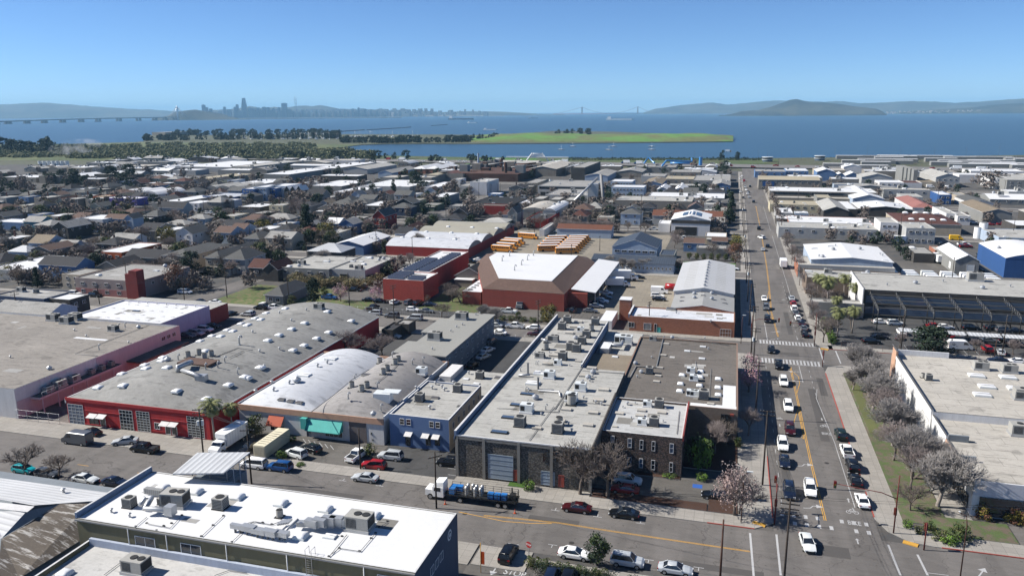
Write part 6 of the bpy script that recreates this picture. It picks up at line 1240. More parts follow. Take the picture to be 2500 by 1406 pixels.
T('yellow', 'G', 490, 655, 5.2, 'yellow green bushy tree inside the yard fence'); T('grey', 'G', 40, 690, 6.2, 'bare grey tree over the parked silver pickup'); T('grey', 'G', -60, 660, 6.0, 'bare grey tree beside the flats end wall'); T('brown', 'F', 1680, 400, 4.5, 'low brown thicket by the flats', wide=1.5); T('olive', 'G', 230, 640, 2.6, 'low green bush inside the yard fence')
T('blossom', 'G', 2205, 1260, 6.5, 'vivid pink blossom tree against the tar roofed factory'); T('blossom', 'G', 2215, 1130, 5.5, 'second pink blossom tree just beyond the vivid one'); T('mauve', 'C', 1975, 330, 6.2, 'bare brown tree in the alley by the main street'); T('mauve', 'C', 1720, 470, 6.5, 'bare brown tree in the shaded court'); T('brown', 'C', 1800, 400, 5.5, 'bare tree at the foot of the beige wall')
T('limebush', 'C', 1590, 560, 5.2, 'tall lime green leafy plant climbing in the shaded court', wide=.6); T('limebush', 'C', 285, 740, 1.6, 'bright green shrub between the two blue garage doors'); T('limebush', 'C', 1620, 665, 1.2, 'low lime shrub at the court entrance', wide=1.3); T('limebush', 'C', 1380, 640, .7, 'low green groundcover strip under the brick office', wide=2.6); T('olive', 'C', 1900, 420, 2.0, 'green clump on the pavement by the beige wall')
T('limebush', 'B', 275, 505, 1.5, 'round green shrub beside the pale suv'); T('limebush', 'B', 420, 560, .6, 'low green clump at the lot entrance', wide=2); T('cypress', 'B', 980, 385, 3.2, 'slim dark cypress by the taupe loading door'); T('limebush', 'B', 360, 370, 1.0, 'small green hedge by the container'); T('bush', 'B', 960, 475, 2.0, 'narrow green bush beside the white pickup')
for i, (x, y, h, k) in enumerate(((1180, 1030, 1.1, 'limebush'), (1280, 1080, 1.2, 'bush'), (1430, 1140, 1.6, 'bush'), (1500, 1160, 1.7, 'limebush'), (1610, 1140, 2.2, 'bush'), (1560, 1080, 1.5, 'bush'), (1350, 1050, 1.3, 'bush'), (1760, 960, 2.0, 'rustbush'), (1995, 990, 2.0, 'rustbush'), (2060, 1010, 1.8, 'rustbush'), (2080, 960, 1.6, 'rustbush'))): T(k, 'D', x, y, h, None)
for i in range(9): T('bush', 'C', 290+i*70, 1325+i*13, 1.25, None, wide=1.1)
M = MB()
hedge = mk_leafy(3, 1.4, 2.6, .02, leafm('hedge_leaf', (.06, .06, .055)), leaf_d, 26, 40, .09)[1][1]
for i in range(5): o = link('hedge', hedge, None, (-22.2+i*3.0, 93.3, 0)); o.scale = (1.5, .8, 1); auto(o, 'clipped grey green hedge', -22+i*3, 93, 'hedge')
for i in range(14): T('mauve' if i % 3 else 'brown', None, 0, 0, 5.4+random.random()*1.6, None, (26.3+random.uniform(-.5, .8), 221+i*13+random.uniform(-3, 3)), 'bare street trees along the main street')
for i in range(20): FARTREES.append(('farbrown', 26.5+random.uniform(-.5, .8), 440+i*17, 6+random.random()*2, .7))
T('conifer', 'L', 1165, 855, 17, 'huge dark conifer beside the main street', wide=.95); T('rust', 'L', 1220, 1255, 8, 'rusty olive tree on the pavement behind the white ribbed hall'); T('yellow', 'L', 1240, 1130, 7, 'yellowish tree beyond the rusty olive tree'); T('mauve', 'L', 1140, 1200, 5, 'pinkish bare tree beside the lawn')
for i, (x, y) in enumerate(((80, 1330), (170, 1350), (330, 1330), (-60, 1300), (640, 1335), (280, 1345))): T('grey', 'L', x, y, 5.6, None, group='bare trees before the slate school')
for i in range(16): o = T('mauve' if i % 2 else 'brown', None, 0, 0, 5+random.random()*2, None, (28.5+random.random()*8, 222+random.random()*60) if i < 6 else (45+i*5, 214+random.random()*7)) if i != 6 else None
for i in range(8): T('limebush', None, 0, 0, 1.4, None, (28.6, 219+i*3.2), wide=1.2)
lm('the tallest palm tree', *g('H', 630, 545)); lm('the steel framed carport', 60, 225)
# ================================================= STREET FURNITURE
def hgt(X, Y, f, ty):
 t = px(f, 0, ty)[1]; lo, hi = 0, 40
 for _ in range(40):
  m = (lo+hi)/2
  if prj(X, Y, m)[1] > t: lo = m
  else: hi = m
 return lo
TOPS = []
def upole(f, x, y, ty=None, h=12, arms=(1, ), rz=0, label=None, world=None, xf=0, m=None, r=.16):
 X, Y = world or g(f, x, y); h = hgt(X, Y, f, ty) if ty is not None else h
 r_ = link('utility_pole', None, None, (X, Y, 0)); r_.rotation_euler = (0, 0, radians(rz)); m = m or woodp
 MB().tube([(0, 0, -.1), (0, 0, h)], r, m, 8, r*.7).obj('post', r_)
 for a in arms:
  z = h-.2-a*.7; M = MB().box(-1.2, 1.2, -.07, .07, z, z+.12, m)
  for i in (-1.1, -.6, .6, 1.1): M.cyl((i, 0, z+.12), .05, .16, steelg, 6)
  M.obj('crossarm', r_)
 for i in range(xf): MB().cyl((.38 if i else -.38, 0, h-3.2), .26, .9, PAINTS['pale'], 10).obj('transformer', r_)
 if label: tag(r_, label, 'utility pole')
 else: auto(r_, 'wooden utility pole', X, Y, 'utility pole', 'utility poles')
 TOPS.append((X, Y, h)); return X, Y, h
p1 = upole('B', 1468, 885, 450, rz=45, label='wooden utility pole standing in front of the flatbed truck cab'); p2 = upole('B', 45, 695, 250, rz=20, label='wooden utility pole rising behind the tilted stair tower roof'); p3 = upole('A', 1565, 462, 120, arms=(0, 1, 2), rz=30, xf=2, label='crowded utility pole with transformers beside the white box truck'); upole('B', 885, 585, 270, arms=(), label='slim bare post between the white pickup and the red wagon')
p4 = upole(None, 0, 0, h=13, rz=0, arms=(0, 1, 2, 3), world=(9.4, 98.5), label='dark wooden pole with many crossarms at the near junction'); upole('C', 1760, 1420, 970, arms=(), m=steelp, label='tall plain steel pole rising by the near kerb'); p5 = upole(None, 0, 0, h=13.5, arms=(0, 1), world=(7.6, 128), label='tall wooden pole in the kerbside shadow by the pink budding tree')
ml = [p5]
for i, y in enumerate((158, 184, 203, 232, 262, 292, 318, 345, 375, 405, 440, 475, 515, 560, 610, 660)): ml.append(upole(None, 0, 0, h=12+random.random(), arms=(0, 1), world=(7.4-.002*y, y), xf=1 if i % 3 == 1 else 0))
for a in (('G', 1350, 720, 480), ('G', 400, 780, 470), ('F', 1275, 430, 130), ('F', 893, 340, 20), ('F', 372, 300, 60), ('E', 1108, 245, -60), ('E', 1585, 270, 60), ('E', 855, 290, 130), ('E', 160, 450, 185), ('H', 1262, 905, 560), ('H', 2130, 950, 600)): upole(*a, arms=(0, 1) if a[2] != 340 else (), rz=70)
for a in (('J', 805, 1170, 940), ('J', 555, 1210, 1020), ('J', 1345, 1010, 740), ('J', 460, 1040, 830), ('J', 1735, 1130, 920), ('J', 700, 750, 620), ('I', 1270, 1400, 1210), ('I', 600, 750, 530), ('I', 1070, 740, 530), ('I', 1485, 860, 620), ('I', 1640, 820, 560), ('I', 285, 920, 710), ('I', 870, 860, 720), ('I', 1980, 1400, 1230), ('K', 1205, 920, 740), ('K', 1260, 950, 690), ('K', 700, 600, 440), ('K', 1920, 1130, 980), ('L', 265, 920, 580), ('L', 1000, 1240, 1145), ('M', 800, 1110, 750), ('M', 1180, 760, 510), ('M', 1950, 1020, 800), ('M', 405, 620, 490), ('M', 1405, 1100, 990), ('M', 1170, 620, 530), ('J', 1255, 500, 390), ('J', 1770, 880, 790), ('L', 870, 670, 560), ('K', 1075, 500, 360), ('K', 555, 630, 500), ('J', 150, 1320, 1110), ('J', 1080, 1060, 900)): upole(*a[:4], arms=(0,), rz=random.choice((0, 80)))
for i in range(44): upole(None, 0, 0, h=9.5+random.random()*2, arms=(0,), rz=0 if i % 2 else 90, world=((-400+i*17, (299, 412, 543, 658)[i % 4]) if i % 3 else (-166-(i % 2)*130, 225+i*9)))
LASTW = ['']
def wires(name, label, spans, sag=.6, r=.018, offs=((-1.0, .1), (-.5, .1), (.5, .1), (1.0, .1))):
 M = MB()
 for a, b2_ in spans:
  for o, dz in offs:
   pts = [(a[0]+(b2_[0]-a[0])*t+o, a[1]+(b2_[1]-a[1])*t, a[2]+(b2_[2]-a[2])*t+dz-sag*4*t*(1-t)) for t in (0, .17, .33, .5, .67, .83, 1)]
   M.tube(pts, r, trim, 3, cap=False)
 o = M.obj('overhead_wires'); tag(o, label, 'wires'); LASTW[0] = o.name
wires('w', 'overhead wires strung along the kerb poles of the main street', list(zip([p4]+ml[:6], ml[:7])), r=.02)
wires('w', 'overhead wires running from the crowded transformer pole to the stair tower', [(p3, p2)], r=.02); wires('w', 'overhead wires crossing the junction from the dark wooden pole', [(p4, (60, 112, 11.5)), (p4, (-33, 96, 11))], offs=((0, 0), (.1, .3)), r=.02); wires('w', 'overhead wires crossing above the flatbed truck', [(p1, (p2[0], p2[1], p2[2]-1)), (p1, (p4[0], p4[1], p4[2]-2))], offs=((0, 0), (.1, .4)), r=.018)
for i in range(len(TOPS)-1):
 a, c = TOPS[i], TOPS[i+1]
 if abs(a[1]-c[1]) < 16 and 8 < abs(a[0]-c[0]) < 70 and a[1] > 150:
  wires('w', '', [(a, c)], offs=((0, 0), (.1, .5)), r=.015); auto(bpy.data.objects[LASTW[0]], 'pair of sagging overhead wires', (a[0]+c[0])/2, a[1], 'wires', 'overhead wires')
sigr = mat('signal_red', (.13, .02, .015), .6, .1, 2)
def signal(X, Y, h=6.5, arm=None, label='', z2=5.6):
 r_ = thing('traffic_signal', label, 'traffic signal', (X, Y, 0)); M = MB().tube([(0, 0, 0), (0, 0, h)], .11, sigr, 8, .08)
 heads = [(0, .25, 3.0)]
 if arm: M.tube([(0, 0, z2-.6), (arm[0]*.25, arm[1]*.25, z2), (arm[0], arm[1], z2+.2)], .08, sigr, 6, .05); heads.append((arm[0], arm[1], z2-.5))
 M.obj('post', r_)
 for a, c, z in heads:
  o = MB().box(a-.2, a+.2, c-.18, c+.18, z, z+1.1, sigr).obj('signal_head', r_); L_ = MB()
  for i, mm in enumerate((mat('lens_g', (.02, .12, .06), .3, 0), mat('lens_y', (.3, .18, .02), .3, 0), lamp_r)): L_.box(a-.12, a+.12, c-.2, c-.18, z+.12+i*.33, z+.34+i*.33, mm)
  L_.obj('lens', o)
X, Y = g('D', 1075, 1080); signal(X, Y, 9.5, (-8.5, 1.2), 'rust red traffic signal mast reaching over the lane beside bare trees', 6.3)
X, Y = g('D', 1310, 1205); signal(X, Y, 4.4, None, 'short traffic signal post beside the green shrubs'); X, Y = g('D', 160, 1010); signal(X, Y, 6.8, (0, 4), 'traffic signal post on the corner beneath the pink budding tree'); signal(9.0, 88.5, 6, (6.4, .5), 'curved traffic signal arm reaching in at the bottom junction', 5.4)
X, Y = g('H', 590, 1040); signal(X, Y, 4.6, None, 'traffic signal post at the far corner by the red sign'); X, Y = g('H', 520, 860); signal(X, Y, 9, (-6.5, -.8), 'traffic signal mast beside the zebra crossings', 6); signal(7.3, 218.8, 6.5, (7, 0), 'traffic signal arm over the far zebra crossing', 5.6)
def lamp(X, Y, h, arm, label, m=None):
 r_ = thing('street_lamp', label, 'street lamp', (X, Y, 0)) if label else auto(link('street_lamp', None, None, (X, Y, 0)), 'slender street lamp', X, Y, 'street lamp', 'street lamps')
 MB().tube([(0, 0, 0), (0, 0, h*.8), (arm*.15, 0, h*.95), (arm, 0, h)], .09, m or steelp, 6, .05).obj('post', r_); MB().box(arm-.35*(1 if arm > 0 else -1)-.25, arm+.3, -.12, .12, h-.02, h+.1, PAINTS['pale']).obj('lamp_head', r_)
X, Y = g('D', 1590, 1410); lamp(X, Y, 9.5, -1.3, 'curved rusty street lamp at the corner of the office block'); X, Y = g('C', 1920, 995); lamp(X, Y, 8.6, 1.0, 'street lamp with pale head on the mulched corner'); X, Y = g('G', 2140, 840); lamp(X, Y, 8, .6, 'street lamp by the pavement behind the tar roof'); X, Y = g('H', 2065, 960); lamp(X, Y, 6, 1.6, 'curved street lamp along the second street')
for i in range(8): lamp(25.2, 250+i*42, 8, -1.8, None)
for f, x, y in (('L', 375, 220), ('L', 805, 200), ('L', 890, 215), ('L', 1450, 215), ('L', 1545, 200), ('L', 1885, 215), ('M', 155, 190), ('M', 480, 185), ('M', 820, 180), ('M', 1160, 175), ('M', 1480, 175), ('M', 1810, 170), ('L', 320, 205), ('K', 2050, 190)): X, Y = g(f, x, y); lamp(X, Y, hgt(X, Y, f, y-105) if x in (375, 805, 890) else 16, 3, None, steelg)
X, Y = g('C', 288, 1300); r_ = thing('stop_sign', 'red octagonal stop sign facing the black suv', 'stop sign', (X, Y, 0), radians(-20)); MB().tube([(0, 0, 0), (0, 0, 3.0)], .05, steelg, 6).obj('post', r_)
M = MB(); vs = [(.5*cos(pi/8+i*pi/4), -.07, 2.8+.5*sin(pi/8+i*pi/4)) for i in range(8)]+[(.5*cos(pi/8+i*pi/4), -.04, 2.8+.5*sin(pi/8+i*pi/4)) for i in range(8)]; M.add(vs, [tuple(range(8)), tuple(range(15, 7, -1))]+[(i, (i+1) % 8, 8+(i+1) % 8, 8+i) for i in range(8)], paint('sign_red', (.28, .02, .02))); o = M.obj('plate', r_)
words('STOP', None, 0, 0, .36, 'lettering', '', m=frame_w, loc=(0, -.08, 2.8), rot=(pi/2, 0, 0), stretch=1.1, parent=r_)
X, Y = g('B', 1810, 1380); r_ = thing('banner_sign', 'red and yellow feather banner standing by the navy end wall', 'banner', (X, Y, 0)); MB().tube([(0, 0, 0), (0, 0, 4.6)], .05, painty, 6).obj('post', r_); MB().box(.05, .55, -.03, .03, 1.4, 3.3, cone).obj('flag', r_)
X, Y = g('D', 5, 850); r_ = thing('utility_cabinet', 'grey traffic control cabinet on the pavement corner', 'cabinet', (X-1, Y+1, .1)); MB().box(-.5, .5, -.4, .4, 0, 2.0, PAINTS['pale']).box(-.55, .55, -.45, .45, 2.0, 2.08, steelg).obj('body', r_); MB().box(-.42, .42, -.43, -.4, .2, 1.8, galv).obj('door', r_)
# yard fences
def fence(pts, h, label, m=None, name='fence'):
 M = MB(); k = 0
 for a, c in zip(pts, pts[1:]):
  d = Vector((c[0]-a[0], c[1]-a[1], 0)); n = max(1, int(d.length/2.5))
  for i in range(n+1): p = Vector((a[0], a[1], 0))+d*i/n; M.tube([(p.x, p.y, 0), (p.x, p.y, h)], .035, m or galv, 4)
  for z in (h, h*.5, .1): M.tube([(a[0], a[1], z), (c[0], c[1], z)], .025, m or galv, 4, cap=False)
 o = M.obj(name); tag(o, label, 'fence'); return o
fence([(-128, 217.8), (-77, 217.8)], 2, 'chain link fence before the parking rows of the red cube'); fence([(-76, 217.8), (-45, 217.8), (-45, 233)], 2, 'rusty yard fence in front of the brown hipped hall', steelp); fence([(-61, 163), (-61, 200), (-45, 200)], 1.8, 'wire fence round the dark parking strip by the flats'); fence([(-141, 118.5), (-130, 118.6)], 2.4, 'wire gate beside the pink factory'); fence([(30, 213.5), (120, 213.5)], 2, 'fence along the car park of the steel framed building', steelp)
M = MB()
for i in range(6): X, Y = g('D', 300+i*8, 1405); 
tank = Bd('red_tank', 'red cylindrical tank beside the white ribbed hall', 'tank', *g('G', 1545, 385)[:1], 0, g('G', 1545, 385)[1], 0, 2); M = MB(); X, Y = g('G', 1545, 385); M.tube([(X-2.2, Y, 1.5), (X+2.2, Y, 1.5)], 1.1, PAINTS['red'], 12); tank.part(M, 'vessel'); tank.part(MB().box(X-1.8, X-1.5, Y-.8, Y+.8, 0, .8, trim).box(X+1.5, X+1.8, Y-.8, Y+.8, 0, .8, trim), 'cradle')
# ================================================= THE TOWN BEYOND
W = {'w': white_p, 'g': paint('wall_grey', (.20, .20, .19)), 'lg': paint('wall_light', (.34, .34, .33)), 'b': paint('wall_blue', (.10, .17, .30)), 'lb': paint('wall_sky', (.30, .36, .44)), 'bb': paint('wall_bright_blue', (.025, .075, .21)), 't': paint('wall_taupe', (.22, .20, .17)), 'be': paint('wall_beige', (.36, .31, .24)),
  'o': paint('wall_orange', (.38, .09, .03)), 'r': paint('wall_red', (.25, .03, .025)), 'br': brick_o, 'n': paint('wall_navy', (.04, .06, .11)), 'p': paint('wall_purple', (.12, .09, .36)), 'bd': MATS['brick_dull'], 'dk': paint('wall_dark', (.06, .055, .05)), 'pk': paint('wall_pinkgrey', (.27, .22, .20)), 'gn': paint('wall_green', (.09, .12, .08)), 'cr': paint('wall_cream', (.45, .40, .28)), 'te': paint('wall_teal', (.08, .2, .24))}
R_ = {'w': white_roof, 'p': pale_roof, 'g': grey_roof, 't': tan_roof, 'd': dark_roof, 'gs': greysh, 'bs': brownsh, 'rs': redsh, 'ts': tansh, 'm': metal_roof, 'wr': white_ribx, 'wy': white_riby, 'sl': mat('slate_blue', (.06, .075, .10), .6, .1, .6, kind='ribx'), 'ob': mat('rust_brown_roof', (.16, .065, .04), .9, .15, .5), 'tr': tar_roof, 'pr': mat('pink_roof', (.32, .14, .12), .9, .12, .5, kind='ribx'), 'cr': mat('cream_roof', (.42, .37, .27), .8, .12, .5), 'bk': mat('black_roof', G(.018), .9, .1, .5)}
def bl(k, f, xl, yl, xr, yb, h, w, r, label, rise=2, nw=0, items=0, name='warehouse', cat='building', door=0, axis=None, dep=None, lmk=None, sw=0):
 e = ext(f, xl, yl, xr, h, None, yb, dep); e = (e[0], e[1], e[2], max(e[3], e[2]+5)); w_, r_ = W[w], R_[r]
 if k == 'f': b = flat(name, label, cat, e, h, w_, r_, .3, capw if r == 'w' else None)
 elif k == 'b': b = barrel(name, label, cat, e, h, rise, w_, r_, axis=axis or 'y')
 else: b = gable(name, label, cat, e, h, rise, w_, r_, axis or ('y' if k in 'gh' else 'x'), hip=k in 'hH', mono=k == 'm', over=.3)
 rnd = random.Random(xl*7+yl)
 n = nw; z = h-2.0 if h < 6 else h-2.2
 if n:
  rowwin(b, 'F', n, z-.2, z+.9, min(1.6, (b.x1-b.x0)/n*.5))
  if h >= 6: rowwin(b, 'F', n, 1.0, 2.3, min(1.6, (b.x1-b.x0)/n*.5))
  if h >= 9: rowwin(b, 'F', n, 3.9, 5.2, min(1.6, (b.x1-b.x0)/n*.5))
 if sw: rowwin(b, 'R' if b.x1 < 20 else 'L', sw, z-.2, z+.9, 1.3)
 if door: winw(b, 'F', b.x0+(b.x1-b.x0)*.3, b.x0+(b.x1-b.x0)*.3+3.4, 0, 3.2, steelg, acd, 1, name='loading_door', one=True)
 for i in range(items):
  X, Y = rnd.uniform(b.x0+1.5, b.x1-1.5), rnd.uniform(b.y0+1.5, b.y1-1.5)
  rtw(b, rnd.choice(['sky', 'rtu', 'skf', 'vent', 'bigvent', 'skf', 'ac'] if k == 'f' else ['bigvent', 'vent', 'skf']), X, Y, rnd.uniform(.9, 1.5), b.zr if k == 'f' else b.zat(X, Y)-.05)
 if lmk: lm(lmk, (b.x0+b.x1)/2, b.y0)
 return b
# left blocks
b = bl('f', 'E', 640, 62, 1182, -60, 6.2, 'pk', 'g', 'pinkish grey hall with a dark red corner tower and grey roof', nw=5, lmk='the hall with the red tower', items=3, sw=6)
b.part(MB().box(b.x0-.06, b.x1, b.y0-.08, b.y0, 0, 2.6, paint('dado_pink', (.27, .12, .11))), 'lower_wall'); b.part(MB().box(b.x1-4.2, b.x1+.6, b.y0-1, b.y0+2.6, 0, 8.8, paint('tower_red', (.20, .035, .03))).box(b.x1-2.6, b.x1+.6, b.y0-1, b.y0+2.6, 8.8, 10, MATS['p_tower_red']), 'tower')
bl('f', 'E', -60, 215, 375, 150, 6.2, 'n', 'g', 'navy clad block with flat grey roof beside the pink factory', nw=3, items=3, lmk='the navy clad block'); b = bl('f', 'E', 368, 236, 595, 190, 6.0, 'dk', 'w', 'narrow dark extension with white flat roof edge', nw=3, sw=2)
bl('G', 'E', -80, 350, 405, 230, 4.8, 'lb', 'g', 'pale blue bungalow with grey gabled roof beside the navy clad block', nw=4, rise=2.2, dep=11, name='house', cat='house'); bl('G', 'E', -150, 430, 90, 370, 3.6, 'lb', 'gs', 'grey blue garage with dark roof at the edge of the pink factory', dep=8, name='house', cat='house', rise=1.5)
bl('G', 'I', 385, 1262, 770, 1150, 5.4, 'b', 'd', 'blue boarded house with dark roof and white trimmed windows', rise=2.6, nw=3, dep=9, name='house', cat='house', sw=1, lmk='the blue boarded house'); bl('f', 'I', -150, 1305, 240, 1170, 4.0, 'lg', 'w', 'low building with dazzling white roof behind the blue boarded house', items=4)
bl('f', 'I', 985, 1132, 1225, 1040, 6.6, 'o', 'w', 'orange red and olive block under a slanted bright white roof', nw=3, lmk='the orange red block'); bl('G', 'I', 1240, 1185, 1640, 1080, 5, 'be', 'd', 'brown house with long dark roof beside the orange red block', rise=2.4, nw=3, dep=12, name='house', cat='house')
bl('h', 'I', 1640, 1172, 1885, 1060, 6, 'be', 'gs', 'long beige flats with hipped grey roof behind the red tower hall', rise=2, nw=3, sw=7, name='flats_building', lmk='the long beige flats'); bl('h', 'J', 0, 1192, 150, 1062, 6, 'be', 'gs', 'second long beige flats with hipped grey roof nearer the reeds', rise=2, nw=2, sw=7, name='flats_building')
bl('f', 'I', 765, 800, 1032, 760, 7, 'w', 'w', 'two storey white house with flat white roof', nw=4, name='house', cat='house', sw=2); bl('G', 'I', 1050, 800, 1250, 755, 6.5, 'lb', 'bs', 'lavender blue house with brown gabled roof', nw=3, dep=9, name='house', cat='house', sw=2, lmk='the lavender blue house'); bl('g', 'I', 1255, 800, 1340, 760, 6.8, 'lb', 'gs', 'small gabled wing of pale blue boards beside the lavender house', nw=1, dep=8, name='house', cat='house')
bl('G', 'I', 285, 1045, 470, 950, 5.4, 'lb', 'ts', 'sky blue house with broad tan gabled roof', nw=2, dep=11, rise=3, name='house', cat='house', lmk='the sky blue house'); bl('G', 'I', 470, 1065, 745, 1020, 4.4, 'lb', 'g', 'low pale blue wing beside the sky blue house', nw=3, dep=7, name='house', cat='house'); bl('H', 'I', 80, 1130, 270, 1090, 4.4, 'lb', 'm', 'small pale blue cottage with silver hipped roof', nw=3, dep=8, name='house', cat='house'); bl('f', 'I', -90, 830, 240, 800, 4.5, 'b', 'w', 'blue shop with white flat roof far on the edge of town', items=2)
bl('G', 'I', 235, 830, 410, 770, 6.2, 'te', 'g', 'teal green house with pale gabled roof', nw=2, dep=9, rise=2.4, name='house', cat='house'); bl('f', 'I', 1040, 592, 1375, 575, 5, 'p', 'w', 'vivid purple walled building', nw=0, lmk='the vivid purple building'); bl('f', 'I', 930, 580, 1040, 562, 5.4, 'o', 'cr', 'orange block joined to the vivid purple building')
for i, (xl, xr) in enumerate(((1180, 1330), (1300, 1440), (1430, 1595))): bl('b', 'I', xl, 548-i*-4, xr, 515, 3.2, 'w', 'w', ['first', 'middle', 'last'][i]+' of three white round roofed sheds behind the purple building', rise=2.6, name='shed')
bl('f', 'I', 1530, 640, 1740, 565, 4.5, 'g', 'w', 'low grey shop with bright white roof beyond the round sheds', items=4); bl('G', 'I', 1120, 1000, 1360, 950, 4.6, 'w', 'g', 'long white cottage with grey roof and dark windows', nw=5, dep=8, name='house', cat='house'); bl('H', 'I', 1640, 860, 1870, 810, 4.6, 'gn', 'g', 'grey green cottage with broad hipped roof', nw=3, dep=11, name='house', cat='house'); bl('H', 'I', 1890, 800, 2068, 770, 5.5, 'lb', 'g', 'light blue two storey house with low grey roof', nw=3, dep=9, name='house', cat='house')
bl('G', 'I', 1600, 690, 1850, 610, 6, 'lg', 'd', 'pale gabled house with steep dark roof', nw=4, dep=9, rise=3.4, name='house', cat='house')
bl('f', 'J', 735, 1288, 1252, 1165, 5, 'g', 'p', 'wide grey warehouse with pale roof beside the reed patch', items=9, nw=4, lmk='the wide grey warehouse'); bl('f', 'J', 1254, 1305, 1616, 1175, 5, 'lg', 'p', 'concrete walled warehouse with many roof vents beside the wide grey one', items=12, door=1); bl('H', 'J', 1035, 1128, 1375, 1062, 5, 'dk', 'm', 'dark house with shiny hipped metal roof', rise=2.6, dep=13, lmk='the shiny metal hipped roof'); bl('g', 'J', 1300, 1062, 1600, 965, 4.4, 'b', 'wy', 'blue walled shed with white gabled ribbed roof', rise=1.8, items=4)
e = (*ext('K', -240, 1072, 590, 4.4, None, 862)[:2],); Y0 = g('K', -240, 1072, 4.4)[1]; Y1 = aty('K', 866, -110, 4.4); dy = (Y1-Y0)/4; X0s = e[0]
b = Bd('wavy_roof_shed', 'red walled shed with four wavy vaulted roofs', 'shed', e[0], e[1], Y0, Y1, 4.4); b.part(MB().box(e[0], e[1], Y0, Y1, -.1, 4.3, W['r']), 'wall'); lm('the wavy roofed shed', (e[0]+e[1])/2, Y0)
for j in range(4):
 m = MB(); vs = [(X, Y0+j*dy+dy*i/12, 4.3+2.3*(1-(i/6-1)**2)) for X in (e[0]-.1, e[1]+.1) for i in range(13)]; m.add(vs, [(i, i+1, 14+i, 13+i) for i in range(12)], pale_barrel if j < 2 else mat('barrel_tan', (.36, .34, .28), .8, .1, .4), True); m.add(vs[13:], [tuple(range(13))], warm_barrel); m.add(vs[:13], [tuple(range(13))], warm_barrel); b.part(m, 'roof'); b.zr = 6
for i in range(9): rtw(b, 'sky', e[0]+4+i*4.2, Y0+dy*(.5+i % 3), 1.1, 6.4)
b = bl('g', 'J', 1693, 775, 1815, 740, 7, 'r', 'gs', 'tall barn red house with white trimmed front gable', rise=3.2, nw=3, name='house', cat='house', dep=16, sw=3, lmk='the barn red house'); bl('g', 'J', 1610, 815, 1690, 790, 4.5, 'r', 'g', 'low red garage joined to the barn red house', rise=1, dep=7)
bl('G', 'J', 610, 995, 870, 920, 5.4, 'be', 'g', 'beige house with wide pale grey roof and white gable', rise=2.4, nw=3, dep=11, name='house', cat='house', lmk='the wide pale roofed house'); bl('G', 'J', 440, 1292, 600, 1215, 4.6, 'dk', 'rs', 'dark timber house with red brown gabled roof by the reeds', rise=2.6, nw=1, dep=9, name='house', cat='house'); bl('g', 'J', 590, 1310, 735, 1240, 4.6, 'dk', 'rs', 'dark timber wing with red brown roof against the wide grey warehouse', rise=2.4, dep=12, name='house', cat='house')
for i, (xl, xr, yl, h) in enumerate(((375, 500, 500, 9), (490, 620, 482, 10), (585, 720, 492, 9), (650, 830, 470, 10))): bl('f', 'J', xl, yl, xr, yl-25, h, 'bb' if i % 2 == 0 else 'lb', 'w', ['leftmost', 'second', 'third', 'rightmost'][i]+' block of the bright blue apartment row', nw=4, name='apartment_block', lmk='the bright blue apartments' if i == 1 else None)
for i in range(3): bl('g', 'J', 800+i*60, 515+i*0, 858+i*60, 490, 8, 'dk', 'wy', ['first', 'second', 'third'][i]+' brown gabled townhouse beside the bright blue apartments', rise=3, nw=1, dep=10, name='house', cat='house')
bl('f', 'J', -20, 575, 300, 540, 5, 'bb', 'm', 'long deep blue workshop with sloped white monitors', nw=6, lmk='the long deep blue workshop'); b = bl('G', 'J', 1015, 565, 1185, 500, 7, 'g', 'd', 'tall grey house with gambrel like dark roof', rise=3.6, nw=4, dep=11, name='house', cat='house', sw=2); bl('f', 'J', 335, 680, 560, 645, 4.4, 'dk', 'w', 'dark low house with bright white flat roof', items=3); bl('f', 'J', 1590, 668, 1810, 622, 5, 'dk', 'w', 'dark block with clean white flat roof near the barn red house', nw=3, items=2)
for a in (('f', 'J', 1040, 468, 1380, 412, 5, 'g', 'w', 'grey warehouse with white roof dotted with vents', 0), ('f', 'J', 1560, 470, 2068, 408, 5, 'lg', 'wr', 'broad white ribbed warehouse roof before the conifer', 1), ('f', 'J', 580, 352, 850, 292, 6, 'g', 'w', 'grey sided warehouse with long white roof', 2), ('f', 'J', 1070, 290, 1330, 232, 6, 'g', 'w', 'dark sided warehouse with white roof near the lagoon', 3), ('f', 'J', 260, 450, 560, 400, 4.5, 'lg', 'w', 'low white roofed works beside the carport rows', 4), ('f', 'J', 1300, 530, 1560, 480, 5, 'w', 'w', 'white works with vented white roof', 5), ('f', 'J', 120, 366, 480, 350, 5, 'be', 't', 'beige works with dark loading doors', 6), ('f', 'J', -120, 395, 118, 345, 6, 'be', 'cr', 'cream roofed shed with ribbed top', 7), ('f', 'J', 130, 310, 480, 280, 5, 'g', 'w', 'low works with white roof before the marsh', 8), ('f', 'J', -300, 275, 270, 218, 6, 'lg', 'w', 'very long white roofed warehouse before the marsh', 9), ('f', 'J', 270, 275, 480, 215, 7, 'g', 'p', 'grey warehouse at the marsh edge', 10)): bl(*a[:10], items=6, nw=0, door=a[10] % 2)
for i, (xl, xr) in enumerate(((10, 130), (120, 260), (230, 370))): bl('b', 'J', xl, 500, xr, 460, 3.5, 'g', 'p', ['first', 'second', 'third'][i]+' round roofed grey shed beside the bright blue apartments', rise=2.5, name='shed')
